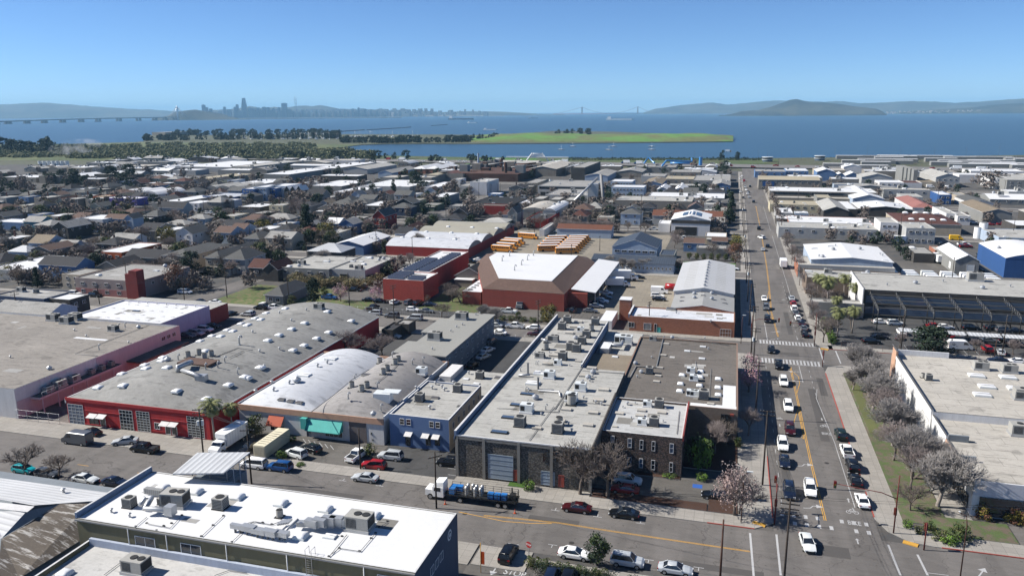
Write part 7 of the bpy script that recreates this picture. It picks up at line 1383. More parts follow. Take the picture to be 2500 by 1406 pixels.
bl('g', 'J', 1400, 302, 1640, 255, 5, 'lg', 'p', 'pale gabled shed near the lagoon tree', rise=2.4); bl('g', 'J', 1750, 340, 1890, 295, 5, 'lb', 'g', 'pale blue gabled shed', rise=2.4); bl('f', 'J', 1895, 330, 1955, 312, 5, 'o', 'w', 'small orange block beside the pale blue gabled shed'); bl('f', 'J', 1770, 385, 1960, 362, 4, 'g', 't', 'low tan roofed shed'); bl('G', 'J', 860, 265, 1260, 232, 5, 'lg', 'w', 'long white double roof by the lagoon', rise=1, dep=18)
for i, a in enumerate((('g', 'J', 1480, 560, 1560, 510, 6, 'lb', 'g'), ('g', 'J', 1140, 655, 1260, 610, 4.5, 'lg', 'ts'), ('H', 'J', 1260, 655, 1480, 595, 5, 'g', 'gs'), ('H', 'J', 1460, 640, 1640, 590, 5, 'g', 'gs'), ('G', 'J', 1215, 850, 1350, 800, 5, 'b', 'w'), ('g', 'J', 1350, 855, 1500, 800, 5.5, 'b', 'g'), ('G', 'J', 170, 870, 360, 780, 5.5, 'n', 'd'), ('H', 'J', 350, 810, 600, 760, 5, 'b', 'bs'), ('G', 'J', 90, 940, 260, 880, 5.4, 'lb', 'bs'), ('G', 'J', 250, 910, 390, 860, 5.4, 'lb', 'bs'), ('H', 'J', 590, 800, 860, 750, 4.6, 'g', 'g'), ('G', 'J', 1910, 560, 2068, 535, 6, 'lg', 'gs'), ('H', 'J', 1880, 690, 2068, 645, 5, 'n', 'gs'), ('f', 'J', 1740, 990, 1950, 930, 4, 'lg', 't'), ('G', 'J', 1920, 950, 2068, 880, 5, 'lb', 'd'))):
 b = bl(*a, None, nw=3, dep=11, name='house', cat='house', rise=2.4); auto(b.root, {'d': 'dark', 'gs': 'grey', 'bs': 'brown', 'g': 'pale', 'ts': 'tan', 'w': 'white', 't': 'tan'}[a[8]]+' roofed '+{'lb': 'light blue', 'lg': 'pale', 'g': 'grey', 'b': 'blue', 'n': 'navy'}[a[7]]+' house', b.x0, b.y0, 'house')
# centre
b = bl('f', 'K', 610, 430, 778, 395, 10, 'w', 'p', 'tall white plant building with stained walls', nw=0, items=5, lmk='the tall white plant'); bl('f', 'K', 430, 405, 510, 390, 9, 'w', 'p', 'narrow tall white annex of the plant'); bl('f', 'K', 780, 450, 830, 440, 8, 'w', 'w', 'small white block joined to the plant'); bl('f', 'K', 490, 470, 610, 440, 6, 'lg', 'g', 'pale low wing of the white plant')
bl('f', 'K', 205, 580, 350, 535, 6, 'g', 'w', 'grey house with bright white roof', nw=2, name='house', cat='house'); bl('f', 'K', 400, 672, 690, 650, 5, 'g', 'g', 'long grey shed with pale roof', nw=3); bl('f', 'K', 700, 668, 960, 650, 5.4, 'r', 'tr', 'long dark red shed behind bare trees', lmk='the long dark red shed'); bl('g', 'K', 425, 745, 580, 690, 5, 'dk', 'd', 'black house with white outlined gable window', rise=3, dep=12, nw=2, name='house', cat='house')
bl('H', 'K', 735, 835, 975, 735, 4.4, 'gn', 'p', 'green walled house with broad pale hipped roof', rise=1.6, dep=14, nw=4, name='house', cat='house', lmk='the green walled house'); bl('g', 'K', 990, 745, 1085, 710, 8, 'g', 'gs', 'tall narrow grey house with steep gable', rise=3, dep=13, nw=1, name='house', cat='house'); bl('b', 'K', 1110, 720, 1390, 650, 4.5, 'g', 't', 'tan vaulted roof shed', rise=2, items=3); bl('f', 'K', 1180, 800, 1400, 735, 5, 'r', 'd', 'dark red shed with flat black roof', items=4)
bl('b', 'K', 1345, 725, 1475, 645, 6.5, 'lg', 'wr', 'white vaulted building with rows of round roof lights', rise=1.6, items=10, sw=5, lmk='the white vaulted building'); bl('f', 'K', 1310, 910, 1360, 840, 3.6, 'w', 'p', 'long white walled lean to by the bus yard'); b = bl('G', 'K', 1490, 900, 2035, 830, 4.4, 'lb', 'ob', 'long blue grey building with rust brown roof behind the buses', rise=1.8, dep=9, nw=0, lmk='the rust brown roof'); 
bl('f', 'K', 600, 650, 1030, 575, 4.5, 'dk', 'bk', 'broad low building with black roof', items=6); bl('f', 'K', 1070, 640, 1250, 600, 4, 'lg', 'w', 'small white roofed shed beside the black roof'); 
for i, (xl, xr, yl) in enumerate(((1245, 1350, 600), (1405, 1515, 608), (1560, 1665, 612))): bl('f', 'K', xl, yl, xr, yl-28, 6.5, 't', 'p', ['first', 'second', 'third'][i]+' taupe roof box of the grey works')
bl('f', 'K', 1370, 560, 1800, 500, 6, 'lg', 'g', 'broad grey works with dull roof', items=8); b = bl('f', 'K', 1295, 470, 1842, 410, 7.5, 'lg', 'g', 'long grey factory with dark ground floor bays', nw=0, lmk='the long grey factory', items=4)
for i in range(9): X = b.x0+2+i*(b.x1-b.x0)/9; winw(b, 'F', X, X+4, .2, 3, steelg, acd, 1, name='bay_door', one=True)
b.part(MB().box(b.x0+1, b.x1-1, b.y0-.05, b.y0+.1, 5.2, 6.9, glass), 'window_band'); bl('f', 'K', 1160, 440, 1290, 400, 7, 't', 'g', 'taupe block at the end of the long grey factory', nw=3)
bl('g', 'K', 1200, 300, 1480, 240, 7, 't', 't', 'tan corrugated shed near the white arched bridge', rise=2.5); bl('f', 'K', 1632, 285, 1768, 225, 12, 'dk', 'g', 'big dark grey shed near the shore', lmk='the big dark shed'); bl('g', 'K', 1770, 370, 2000, 320, 5, 'lb', 'g', 'pale blue low sheds', rise=2); bl('h', 'K', 20, 300, 160, 262, 5, 'br', 'w', 'white peaked roof on brick walls', rise=2.6); bl('h', 'K', 160, 300, 300, 262, 5, 'br', 'w', 'second white peaked roof on brick walls', rise=2.6)
bl('f', 'K', 150, 360, 285, 330, 7, 't', 'cr', 'weathered cream block beside the tall white plant'); bl('f', 'K', 285, 345, 540, 310, 7, 't', 'rs', 'weathered block with reddish roof'); bl('f', 'K', 140, 480, 290, 430, 5, 'w', 'w', 'low white works with cut out roofline')
b = Bd('foundry', 'sprawling rust brown foundry with stacks, pipes and hoppers', 'factory', *g('K', 450, 420)[:1], g('K', 1130, 420)[0], g('K', 450, 420)[1], g('K', 450, 330)[1], 14); rnd = random.Random(5); lm('the rust brown foundry', (b.x0+b.x1)/2, b.y0)
Mr = mat('rust_steel', (.10, .05, .035), .9, .3, .5, big=.3)
b.part(MB().box(b.x0, b.x1, b.y0, b.y1, 0, 7, Mr), 'wall')
for i in range(26):
 X, Y = rnd.uniform(b.x0+2, b.x1-2), rnd.uniform(b.y0, b.y1); k = rnd.random()
 if k < .45: b.part(MB().box(X-4, X+4, Y-4, Y+4, 6.9, rnd.uniform(9, 14), rnd.choice([Mr, W['dk'], W['t'], W['g']])), 'furnace_house')
 elif k < .75: b.part(MB().cyl((X, Y, 6.9), rnd.uniform(.8, 1.6), rnd.uniform(4, 11), rnd.choice([Mr, steelg]), 10), 'stack')
 else: b.part(MB().tube([(X, Y, 10), (X+rnd.uniform(8, 22), Y, 12)], .8, rnd.choice([Mr, steelg]), 8), 'pipe')
def vcyl(f, x, yb, yt, r, m, name, label, cat, world=None):
 X, Y = world or g(f, x, yb); h = hgt(X, Y, f, yt); o = link(name, None, None, (X, Y, 0)); tag(o, label, cat); MB().cyl((0, 0, 0), r, h, m, 14).obj('shell', o); MB().cyl((0, 0, h), r*.75, .3, steelg, 12).obj('cap', o); return o
vcyl('K', 697, 370, 145, .9, W['lb'], 'chimney_stack', 'tall slim pale blue chimney stack above the foundry', 'chimney'); vcyl('K', 468, 380, 275, 1.4, Mr, 'chimney_stack', 'rust brown stack at the foundry corner', 'chimney'); vcyl('K', 1420, 515, 405, .8, PAINTS['pale'], 'chimney_stack', 'white vent stack beside the long grey factory', 'chimney'); vcyl('K', 1840, 720, 640, 1.0, galv, 'silo', 'slim silver silo below the batching tower', 'silo')
vcyl('L', 868, 275, 180, 2.0, PAINTS['sky'], 'silo', 'tall sky blue silo standing before the bay', 'silo'); vcyl('M', 1590, 1000, 890, 1.6, PAINTS['white'], 'tank', 'shorter white upright tank beside the taller one', 'tank'); vcyl('M', 1645, 1000, 845, 1.9, PAINTS['white'], 'tank', 'taller white upright tank in the equipment yard', 'tank')
for i in range(7): vcyl('I', 415+i*45, 310, 222, 2.3, PAINTS['pale'], 'silo', ['first', 'second', 'third', 'fourth', 'fifth', 'sixth', 'last'][i]+' in the row of white silos under the steam', 'silo')
X, Y = g('K', 1850, 700); r_ = thing('batching_tower', 'silver concrete batching tower with slanting conveyors', 'tower', (X, Y, 0)); MB().box(-3, 3, -3, 3, 8, 16, galv).obj('hopper', r_); M = MB()
for a in (-3, 3):
 for c in (-3, 3): M.tube([(a, c, 0), (a, c, 8)], .25, steelg, 5)
M.obj('frame', r_); MB().tube([(-16, -14, 0), (3, 0, 20)], .8, galv, 4).obj('conveyor', r_); MB().tube([(9, -10, 0), (5, 0, 22)], 1.0, steelg, 4).obj('conveyor', r_); lm('the batching tower', X, Y)
# north-west of the street, middle distance
bl('f', 'L', -30, 480, 298, 458, 10, 'lb', 'w', 'grey blue loft block with rows of white framed windows', nw=9, lmk='the grey blue loft block', sw=4); bl('f', 'L', -40, 425, 180, 402, 9, 'lb', 'w', 'farther loft block with white framed windows', nw=7); bl('f', 'L', 330, 580, 1110, 532, 6.5, 'g', 'w', 'long bright white roof beyond the brown roof', items=9, lmk='the long bright white roof'); bl('f', 'L', 0, 612, 785, 568, 7, 't', 'p', 'long taupe warehouse with pale ribbed roof', items=8, door=1)
bl('f', 'L', 785, 630, 930, 605, 5, 'w', 'w', 'small white lean to under the long bright roof'); bl('g', 'L', 920, 640, 1040, 600, 5, 't', 'g', 'small taupe gabled shed', rise=1.5); bl('G', 'L', 385, 770, 1090, 690, 5, 'lg', 'ob', 'very long reddish brown roof with pale wall', rise=2.4, dep=14, lmk='the long reddish brown roof', door=1)
b = bl('g', 'L', 575, 812, 968, 745, 8, 'w', 'w', 'white workshop hall with three solar panels on its roof', rise=2.2, dep=26, lmk='the white solar hall'); 
for i in range(3): X = b.x0+5+i*3.4; b.part(MB().add([(X, b.y0+6, b.zat(X, 0)+.2), (X+2.6, b.y0+6, b.zat(X+2.6, 0)+.2), (X+2.6, b.y0+18, b.zat(X+2.6, 0)+.2), (X, b.y0+18, b.zat(X, 0)+.2)], [(0, 1, 2, 3)], sol), 'solar_panel')
winw(b, 'F', b.x0+2, b.x0+13, .1, 4.6, white_p, acd, 1, name='opening', one=True); b.part(MB().box(b.x0, b.x1, b.y0-.15, b.y0-.02, 6.2, 7.9, W['dk']), 'fascia'); bl('f', 'L', 445, 850, 560, 815, 4.5, 'w', 'w', 'white canopy beside the white solar hall')
b = bl('g', 'L', -20, 1085, 432, 960, 7, 'lb', 'sl', 'slate roofed school hall with ribbon of small windows', rise=3.2, dep=22, lmk='the slate roofed school'); rowwin(b, 'F', 6, 4.8, 5.8, 2.2, frame_w, name='window')
b2 = bl('m', 'G', 860, 118, 1210, 60, 3.6, 'lb', 'sl', 'low slate roofed wing at the front of the school', rise=1.0, dep=7, axis='x', nw=6); b3 = bl('m', 'G', 1210, 150, 1565, 60, 3.8, 'lb', 'sl', 'low glazed slate roofed wing at the school corner', rise=1.2, dep=9, axis='x', nw=10); bl('f', 'G', 1440, 75, 1570, 30, 6, 'g', 'sl', 'flat slate block joining the school wings')
bl('G', 'L', 700, 1045, 905, 985, 4, 'b', 'bs', 'low blue grey house with brown roof by the school', nw=2, dep=8, rise=1.6, name='house', cat='house'); bl('G', 'L', 985, 1030, 1140, 985, 3.8, 'g', 'bs', 'small house with brown roof by the main street', nw=2, dep=7, rise=1.4, name='house', cat='house'); bl('f', 'L', 830, 1095, 1130, 1060, 3.4, 'g', 'g', 'long low grey annex behind the hedge'); bl('G', 'L', 965, 835, 1110, 800, 4.5, 'g', 'g', 'grey cottage with white windows by the huge conifer', nw=4, dep=9, name='house', cat='house')
for i in range(7): T('olive', None, 0, 0, 2.8, None, (-16+i*3, 334+random.random()*2))
for a in (('f', 'L', 500, 400, 800, 368, 6, 't', 'cr', 'cream roofed brick block'), ('f', 'L', 795, 415, 1170, 362, 6, 'g', 'g', 'long dull metal roof'), ('g', 'L', 985, 465, 1170, 425, 6, 'b', 'g', 'blue grey gabled house front'), ('f', 'L', 560, 330, 870, 305, 7, 't', 'g', 'grey ribbed shed with tall windows'), ('g', 'L', 290, 450, 480, 400, 6, 'b', 'ts', 'blue gabled shed with tan roof slope'), ('f', 'L', 270, 370, 510, 345, 5, 'lg', 'g', 'long pale shed near the cream roofed brick block'), ('g', 'L', 430, 510, 540, 475, 4.5, 'w', 'w', 'white gabled shed beside the loft block'), ('g', 'L', 600, 515, 720, 475, 4.5, 'w', 'w', 'second white gabled shed'), ('f', 'L', 540, 465, 870, 445, 5, 'dk', 'p', 'dark shed with pale roof edge'), ('g', 'L', 30, 330, 280, 300, 5, 't', 'g', 'dull gabled shed near the shore freeway'), ('f', 'L', 1420, 325, 1735, 300, 6, 'b', 'g', 'long blue sided shed by the freeway'), ('f', 'L', 1735, 318, 1960, 292, 6.5, 'b', 'w', 'blue sided shed with white roof by the freeway')): bl(*a, items=3, nw=4 if a[6] > 5.5 else 0, name='shed', cat='shed')
for pts in (((480, 320), (520, 285), (780, 290), (775, 268)), ((300, 300), (340, 262), (400, 300)), ((560, 300), (760, 302))): M = MB(); M.tube([(*g('L', x, y+20, 0), 7+(320-y)*.06) for x, y in pts], 1.0, PAINTS['sky'], 8); tag(M.obj('overhead_duct'), {0: 'long sky blue overhead duct', 1: 'short kinked blue duct', 2: 'straight low blue duct'}[[480, 300, 560].index(pts[0][0])]+' above the sheds near the blue silo', 'duct')
# right of the street
b = bl('G', 'L', 1458, 408, 2075, 350, 8, 't', 'cr', 'long taupe hall with cream roof and bright blue sign', rise=1.8, dep=30, nw=9, lmk='the long taupe hall'); X = b.x0+3; b.part(MB().box(X, X+9, b.y0-.2, b.y0, 3.0, 6.5, W['bb']), 'wall_sign')
b = bl('f', 'L', 1568, 520, 2660, 478, 7, 't', 'w', 'very long white roofed building with dark glass band', items=8, lmk='the long white glass banded building'); b.part(MB().box(b.x0+2, b.x1-1, b.y0-.06, b.y0, 4.4, 6.2, glass), 'window_band'); b.part(MB().box(b.x0, b.x1, b.y0-9, b.y0-.1, 0, 3.4, W['t'], R_['t']), 'front_wing')
b = bl('f', 'L', 1572, 655, 2200, 612, 5, 'cr', 'cr', 'stained cream building beside the street trees', items=6, nw=8); bl('f', 'L', 1630, 740, 1805, 690, 4, 'lg', 'w', 'small white roofed unit beside the cream building', items=3); bl('f', 'L', 1825, 745, 1960, 725, 4, 'lb', 'w', 'pale blue unit with white roof', items=2); bl('f', 'L', 1640, 800, 1900, 760, 4.5, 'dk', 'w', 'dark walled unit with stained white roof', items=4); bl('f', 'L', 1660, 885, 2660, 830, 5.5, 'lg', 'p', 'long grey concrete building with blue awnings', items=12, nw=7, lmk='the building with blue awnings')
bl('f', 'M', -300, 840, 562, 770, 4.6, 'br', 'w', 'brick banded building with white roof', items=7); bl('f', 'M', 622, 840, 805, 790, 8.5, 'w', 'p', 'modern white and glass block with tall windows', nw=3, lmk='the modern white block'); b = bl('f', 'M', 882, 895, 1178, 830, 7.5, 'lg', 'p', 'pale two storey block with central stair windows', nw=4, items=4); b = bl('H', 'M', 830, 850, 1440, 745, 5, 'be', 'rs', 'broad red brown roof with white round domes', rise=2.8, lmk='the red brown domed roof')
for i in range(8): X = b.x0+6+(i % 4)*5; Y = b.y0+8+(i//4)*16; rtw(b, 'sky', X, Y, 1.6, b.zat(X, Y)-.3)
bl('g', 'M', 340, 600, 660, 500, 5, 'lb', 'wy', 'pale blue shed with white gabled roof', rise=2.6, lmk='the pale blue gabled shed'); bl('f', 'M', 1215, 560, 1340, 522, 6.5, 'bb', 'w', 'bright blue box with white roof', nw=2, lmk='the bright blue box'); bl('f', 'M', 850, 580, 1050, 545, 5, 'lg', 'p', 'pale sheds with pointed parapets', nw=2); bl('h', 'M', 945, 690, 1180, 590, 4.5, 'w', 'pr', 'pink red hipped roof', rise=2.2, lmk='the pink red hipped roof'); bl('g', 'M', 400, 700, 940, 640, 4.5, 'dk', 'wr', 'wide pale ribbed roof with clear strips', rise=1.6, items=6); bl('f', 'M', 150, 700, 390, 620, 4.5, 'dk', 'w', 'white low roof behind bare trees', items=4)
bl('g', 'M', 45, 720, 300, 630, 5, 'dk', 'p', 'pale gabled roof with black front', rise=2.4); bl('f', 'M', 1285, 750, 1395, 680, 5.5, 'w', 'p', 'white shop with big navy door', nw=1, door=1, items=2); bl('f', 'M', 1400, 775, 1530, 730, 5, 'w', 'g', 'white unit with two dark windows', nw=2); bl('g', 'M', 1655, 740, 1950, 640, 6, 'g', 'ts', 'large tan roofed open shed', rise=2.0, lmk='the tan roofed open shed'); bl('f', 'M', 1815, 990, 2500, 895, 5, 'lb', 'p', 'pale blue painted building in the equipment yard', items=3)
bl('b', 'M', 1885, 1200, 2600, 1050, 7.5, 'bb', 'w', 'big royal blue sided hall with white curved roof', rise=2, items=2, lmk='the royal blue hall'); b = bl('g', 'M', 1378, 1222, 1620, 1095, 5.4, 'g', 'wy', 'grey metal shed with white gabled roof and white door', rise=2.2, lmk='the grey metal shed'); winw(b, 'F', b.x0+4, b.x1-1.5, .1, 3.9, white_p, PAINTS['pale'], 1, 4, name='garage_door', one=True)
bl('f', 'M', 960, 1150, 1168, 1078, 4, 'dk', 'g', 'brown timber shed with flat grey roof', items=1); bl('f', 'M', 1170, 1120, 1255, 1078, 4, 'br', 't', 'small brick lean to beside the timber shed'); bl('f', 'M', 610, 435, 860, 410, 5, 'w', 'w', 'white single storey shop', nw=4); bl('f', 'M', 860, 440, 1040, 415, 4.5, 'w', 'rs', 'white shop with reddish roof'); bl('f', 'M', 1020, 430, 1220, 405, 4.5, 'be', 'ts', 'low beige shop with tan roof')
for i in range(4): bl('f', 'M', 845+i*38, 285+i*8, 885+i*38, 262, 13, 'g', 'g', ['first', 'second', 'third', 'fourth'][i]+' bay of the tall grey metal tower block', name='tower_block')
bl('g', 'M', 1180, 385, 1420, 330, 8, 'lg', 'p', 'grey gabled hall with long red name board', rise=3, nw=4, lmk='the hall with the red name board'); bl('g', 'M', 430, 385, 740, 330, 6, 'lg', 'p', 'pale double gabled sheds', rise=3, dep=30); bl('g', 'M', 265, 370, 420, 325, 4.5, 'b', 'w', 'bright white gabled shed', rise=3, dep=20); bl('g', 'M', 170, 365, 265, 335, 4.5, 'b', 'w', 'smaller bright white gabled shed', rise=2, dep=16); bl('g', 'M', -20, 330, 160, 290, 8, 'b', 'w', 'blue sided hall with white roof', rise=2.4, dep=30)
bl('f', 'M', 1900, 410, 2300, 350, 9, 'g', 'p', 'dark fronted block beside the white arcade', nw=5); bl('f', 'M', 1790, 390, 1900, 350, 9, 'w', 'w', 'white arcade fronted block', nw=3); bl('f', 'M', -20, 590, 125, 555, 6, 'g', 'cr', 'grey unit with cream roof', nw=1); bl('f', 'M', 150, 455, 465, 440, 4, 'lb', 'p', 'low pale blue unit with round windows', nw=3); bl('f', 'M', 1390, 570, 1520, 530, 4.5, 'be', 'g', 'beige low unit near the bright blue box'); bl('g', 'M', 1520, 640, 1760, 580, 4, 'w', 'gs', 'grey roofed white cottages', rise=1.6)
b = bl('g', 'H', 495, 118, 1198, -10, 6.4, 'lb', 'wy', 'huge white roofed warehouse with pale ribbed gable wall', rise=1.3, items=10, lmk='the huge white roofed warehouse')
b = bl('f', 'H', 385, 160, 1215, 85, 5, 'lg', 't', 'low tan roofed wing with red brick street wall', items=5); b.part(MB().box(b.x0-.1, b.x0-.02, b.y0, b.y1, 0, 5, W['br']), 'side_wall'); b = bl('f', 'H', 455, 268, 1330, 195, 6, 'bd', 'p', 'red brick building with pale roof behind the palms', items=8, lmk='the red brick building behind the palms')
# the steel-framed building
x0_, y0_ = g('H', 940, 372, 8.5); x1_ = 190; b = flat('framed_office', 'long dark office with pale roof behind a black steel frame', 'building', (x0_, x1_, y0_, y0_+26), 8.5, W['dk'], pale_roof, .2, capw); lm('the dark office behind the steel frame', x0_+20, y0_)
for i in range(9): rtw(b, ['vent', 'bigvent'][i % 2], x0_+8+i*9, y0_+8+(i*5) % 13, 1.3)
rtw(b, 'rtu', x0_+36, y0_+22, 1.8); b.part(MB().box(x0_-.3, x0_, y0_-2, y0_+26, 0, 9, white_p), 'end_wall'); b.part(MB().box(x0_+1, x1_, y0_-.1, y0_, 4.4, 6.6, glassb).box(x0_+1, x1_, y0_-.1, y0_, 1.0, 3.2, glassb), 'window_band')
yF = y0_-24; b2 = Bd('steel_frame', 'black steel trellis frame standing over the car park', 'frame', x0_, x1_, yF, y0_, 8)
for i in range(16):
 X = x0_+2+i*7.2; M = MB(); M.tube([(X, y0_, 8.2), (X, yF+8, 6.6)], .14, trim, 4); M.tube([(X, y0_, 6.9), (X, yF+8, 5.6)], .1, trim, 4)
 for j in range(7): t = j/7; M.tube([(X, y0_+(yF+8-y0_)*t, 8.2-1.6*t), (X, y0_+(yF+8-y0_)*(t+.14), 6.9-1.3*(t+.14))], .05, steelg, 3)
 b2.part(M, 'truss'); M = MB()
 for Y in (yF+8, yF+15.5): M.tube([(X, Y, 0), (X, Y, 6.8 if Y < yF+10 else 7.4)], .13, trim, 5)
 b2.part(M, 'post')
for Y, z in ((yF+8, 6.7), (yF+12, 6.9), (yF+15.5, 7.3), (yF+20, 7.9), (yF+8, 4.6)): b2.part(MB().tube([(x0_+1, Y, z), (x1_, Y, z)], .11, trim, 4), 'beam')
b3 = Bd('solar_carport', 'long white topped carport over the parked cars', 'carport', x0_+4, x1_, yF, yF+5, 3)
for i in range(12): X = x0_+6+i*8.5; b3.part(MB().add([(X, yF-2, 2.7), (X+7.9, yF-2, 2.7), (X+7.9, yF+.6, 3.0), (X, yF+.6, 3.0), (X, yF-2, 2.8), (X+7.9, yF-2, 2.8), (X+7.9, yF+.6, 3.1), (X, yF+.6, 3.1)], [(0, 1, 2, 3), (4, 5, 6, 7), (0, 1, 5, 4), (2, 3, 7, 6), (1, 2, 6, 5), (3, 0, 4, 7)], metal_roof), 'canopy_panel'); b3.part(MB().tube([(X+4, yF-1, 0), (X+4, yF-1, 2.7)], .12, steelg, 5), 'post')
for i in range(14): car(None, 0, 0, 92, random.choice(['sedan', 'suv', 'wagon']), random.choice(['black', 'white', 'grey', 'silver', 'navy', 'red']), None, 'cars around the middle blocks', world=(x0_+8+i*6.1, yF-6.5 if i % 2 else yF+5.5))
for i in range(10): T('mauve', None, 0, 0, 4.2, None, (x0_+5+i*9, yF-9.5+random.random()*2), wide=1.2)
bl('f', 'H', 495, 478, 950, 445, 4.4, 'g', 'p', 'low pale roofed annexe behind the tall palm', lmk='the low white annexe')
# grey bungalow by the reeds, reeds, shacks
b = gable('bungalow', 'grey bungalow with slate hipped roof and white porch steps', 'house', (*g('F', 165, 205, 3.6)[:1], g('F', 330, 210, 3.6)[0], g('F', 165, 205, 3.6)[1], g('F', 165, 205, 3.6)[1]+17), 3.6, 2.2, W['g'], greysh, hip=True); rowwin(b, 'F', 2, 1.2, 2.6, 1.5, name='window'); b.part(MB().box(b.x0-1.2, b.x0+.3, b.y0-2.4, b.y0, 0, 1.0, white_p).box(b.x0-1.2, b.x0+.3, b.y0-3.2, b.y0-2.4, 0, .5, white_p), 'porch_steps'); lm('the grey bungalow', b.x0, b.y0)
reed = mk_leafy(77, 2.8, 7, .05, leafm('reed_tan', (.17, .135, .07)), leaf_o, 22, 60, .2)[1][1]; rr = MB(); rnd = random.Random(4); RZ = []
for i in range(26): X, Y = -158+rnd.random()*34, 246+rnd.random()*16; RZ.append((X, Y))
mt = []
for i, (X, Y) in enumerate(RZ):
 s_ = rnd.uniform(.8, 1.15)
 for v in reed.vertices: mt.append((v.co.x*s_+X, v.co.y*s_+Y, v.co.z*s_))
ms = bpy.data.meshes.new('reeds'); nv = len(reed.vertices); fs = []
for i in range(len(RZ)): fs += [tuple(i*nv+k for k in p.vertices) for p in reed.polygons]
ms.from_pydata(mt, [], fs); [ms.materials.append(m) for m in reed.materials]; ms.polygons.foreach_set('material_index', [p.material_index for i in RZ for p in reed.polygons]); o = link('reeds', ms); o['kind'] = 'stuff'; o['label'] = 'tall tan reeds on the vacant lot'; FOOT.append((-162, -120, 244, 264))
bl('f', 'F', 1165, 505, 1260, 440, 2.8, 'dk', 'd', 'small dark open shed on the parking strip'); bl('f', 'F', 1280, 455, 1400, 440, 3.0, 'dk', 'g', 'flat carport over the beige sedan')
# ------------------------------------------------ infill houses, each with its own walls, roof, windows
for r in ((MX0-3, MX1+5, 0, 900), (-900, 700, 95, 118), (-900, 700, 199, 218), (-900, 9, 299, 314), (-900, 700, 411, 427), (-900, 700, 542, 559), (-900, 700, 657, 673), (-180, -168, 200, 700), (-310, -299, 0, 700), (-405, -394, 0, 700), (-167, -110, 217, 246), (-120, -26, 290, 400), (-26, 5, 310, 332), (26, 140, 296, 350), (-114, -50, 217, 262), (-50, -15, 217, 300), (-150, -44, 160, 204)): FOOT.append(r)
def free(x0, x1, y0, y1, m=1.2): return not any(x0-m < c[1] and x1+m > c[0] and y0-m < c[3] and y1+m > c[2] for c in FOOT)
rnd = random.Random(11); nh = 0; SPOT = []
HW = [('grey', 'g'), ('pale grey', 'lg'), ('taupe', 't'), ('grey', 'g'), ('white', 'w'), ('beige', 'be'), ('taupe', 't'), ('brown', 'dk'), ('blue', 'b'), ('green', 'gn'), ('cream', 'cr'), ('brown', 'dk'), ('beige', 'be'), ('taupe', 't'), ('light blue', 'lb')]; HR = [('grey', 'gs'), ('grey', 'gs'), ('dark', 'd'), ('brown', 'bs'), ('brown', 'bs'), ('grey', 'gs'), ('pale', 'g'), ('red brown', 'rs'), ('dark', 'd')]
def seen(x, y): p = prj(x, y, 5); return -60 < p[0] < 2560 and p[1] > 300
y = 222
while y < 600:
 x = -520
 while x < 8:
  wd_, dp = rnd.uniform(8, 12), rnd.uniform(10, 16)
  X, Y = x+rnd.uniform(0, 2), y+rnd.uniform(0, 5)
  if seen(X, Y) and free(X, X+wd_, Y, Y+dp) and nh < 270:
   h = rnd.choice((3.6, 4, 5.4, 6)); (cn, w_), (rn, r__) = rnd.choice(HW), rnd.choice(HR); k = rnd.random()
   if k < .36: b = flat('house', None, None, (X, X+wd_, Y, Y+dp), h, W[w_], rnd.choice([pale_roof, white_roof, white_roof, grey_roof]), .3); rn = 'flat'; z = h
   else: b = gable('house', None, None, (X, X+wd_, Y, Y+dp), h, rnd.uniform(1.8, 3), W[w_], R_[r__], rnd.choice('xyy'), hip=k > .65, far=True)
   auto(b.root, f'{cn} house with {rn} roof', X, Y, 'house', 'houses of the residential blocks'); nh += 1
   rowwin(b, 'F', 2, h-1.9, h-.8, 1.1)
   if rnd.random() < .55:
    ex, ed = rnd.uniform(3, wd_-2), rnd.uniform(2.4, 4.5); b.part(MB().box(X+1, X+1+ex, Y-ed, Y, 0, 2.7, W[w_]).box(X+.8, X+1.2+ex, Y-ed-.2, Y, 2.7, 2.85, rnd.choice([pale_roof, greysh, brownsh, white_roof])), 'porch')
   if h > 5: rowwin(b, 'F', 2, 1, 2.3, 1.2)
   if Y < 420: rowwin(b, 'R', 3, h-1.9, h-.8, 1.1)
   if k >= .16 and rnd.random() < .5: chimney(b, X+wd_*.3, Y+dp*.6, h, h+3)
  elif seen(X, Y): pass
  SPOT.append((x-1.5, y-4)); x += wd_+rnd.uniform(3, 8)
 y += 19
n2 = 0; y = 430
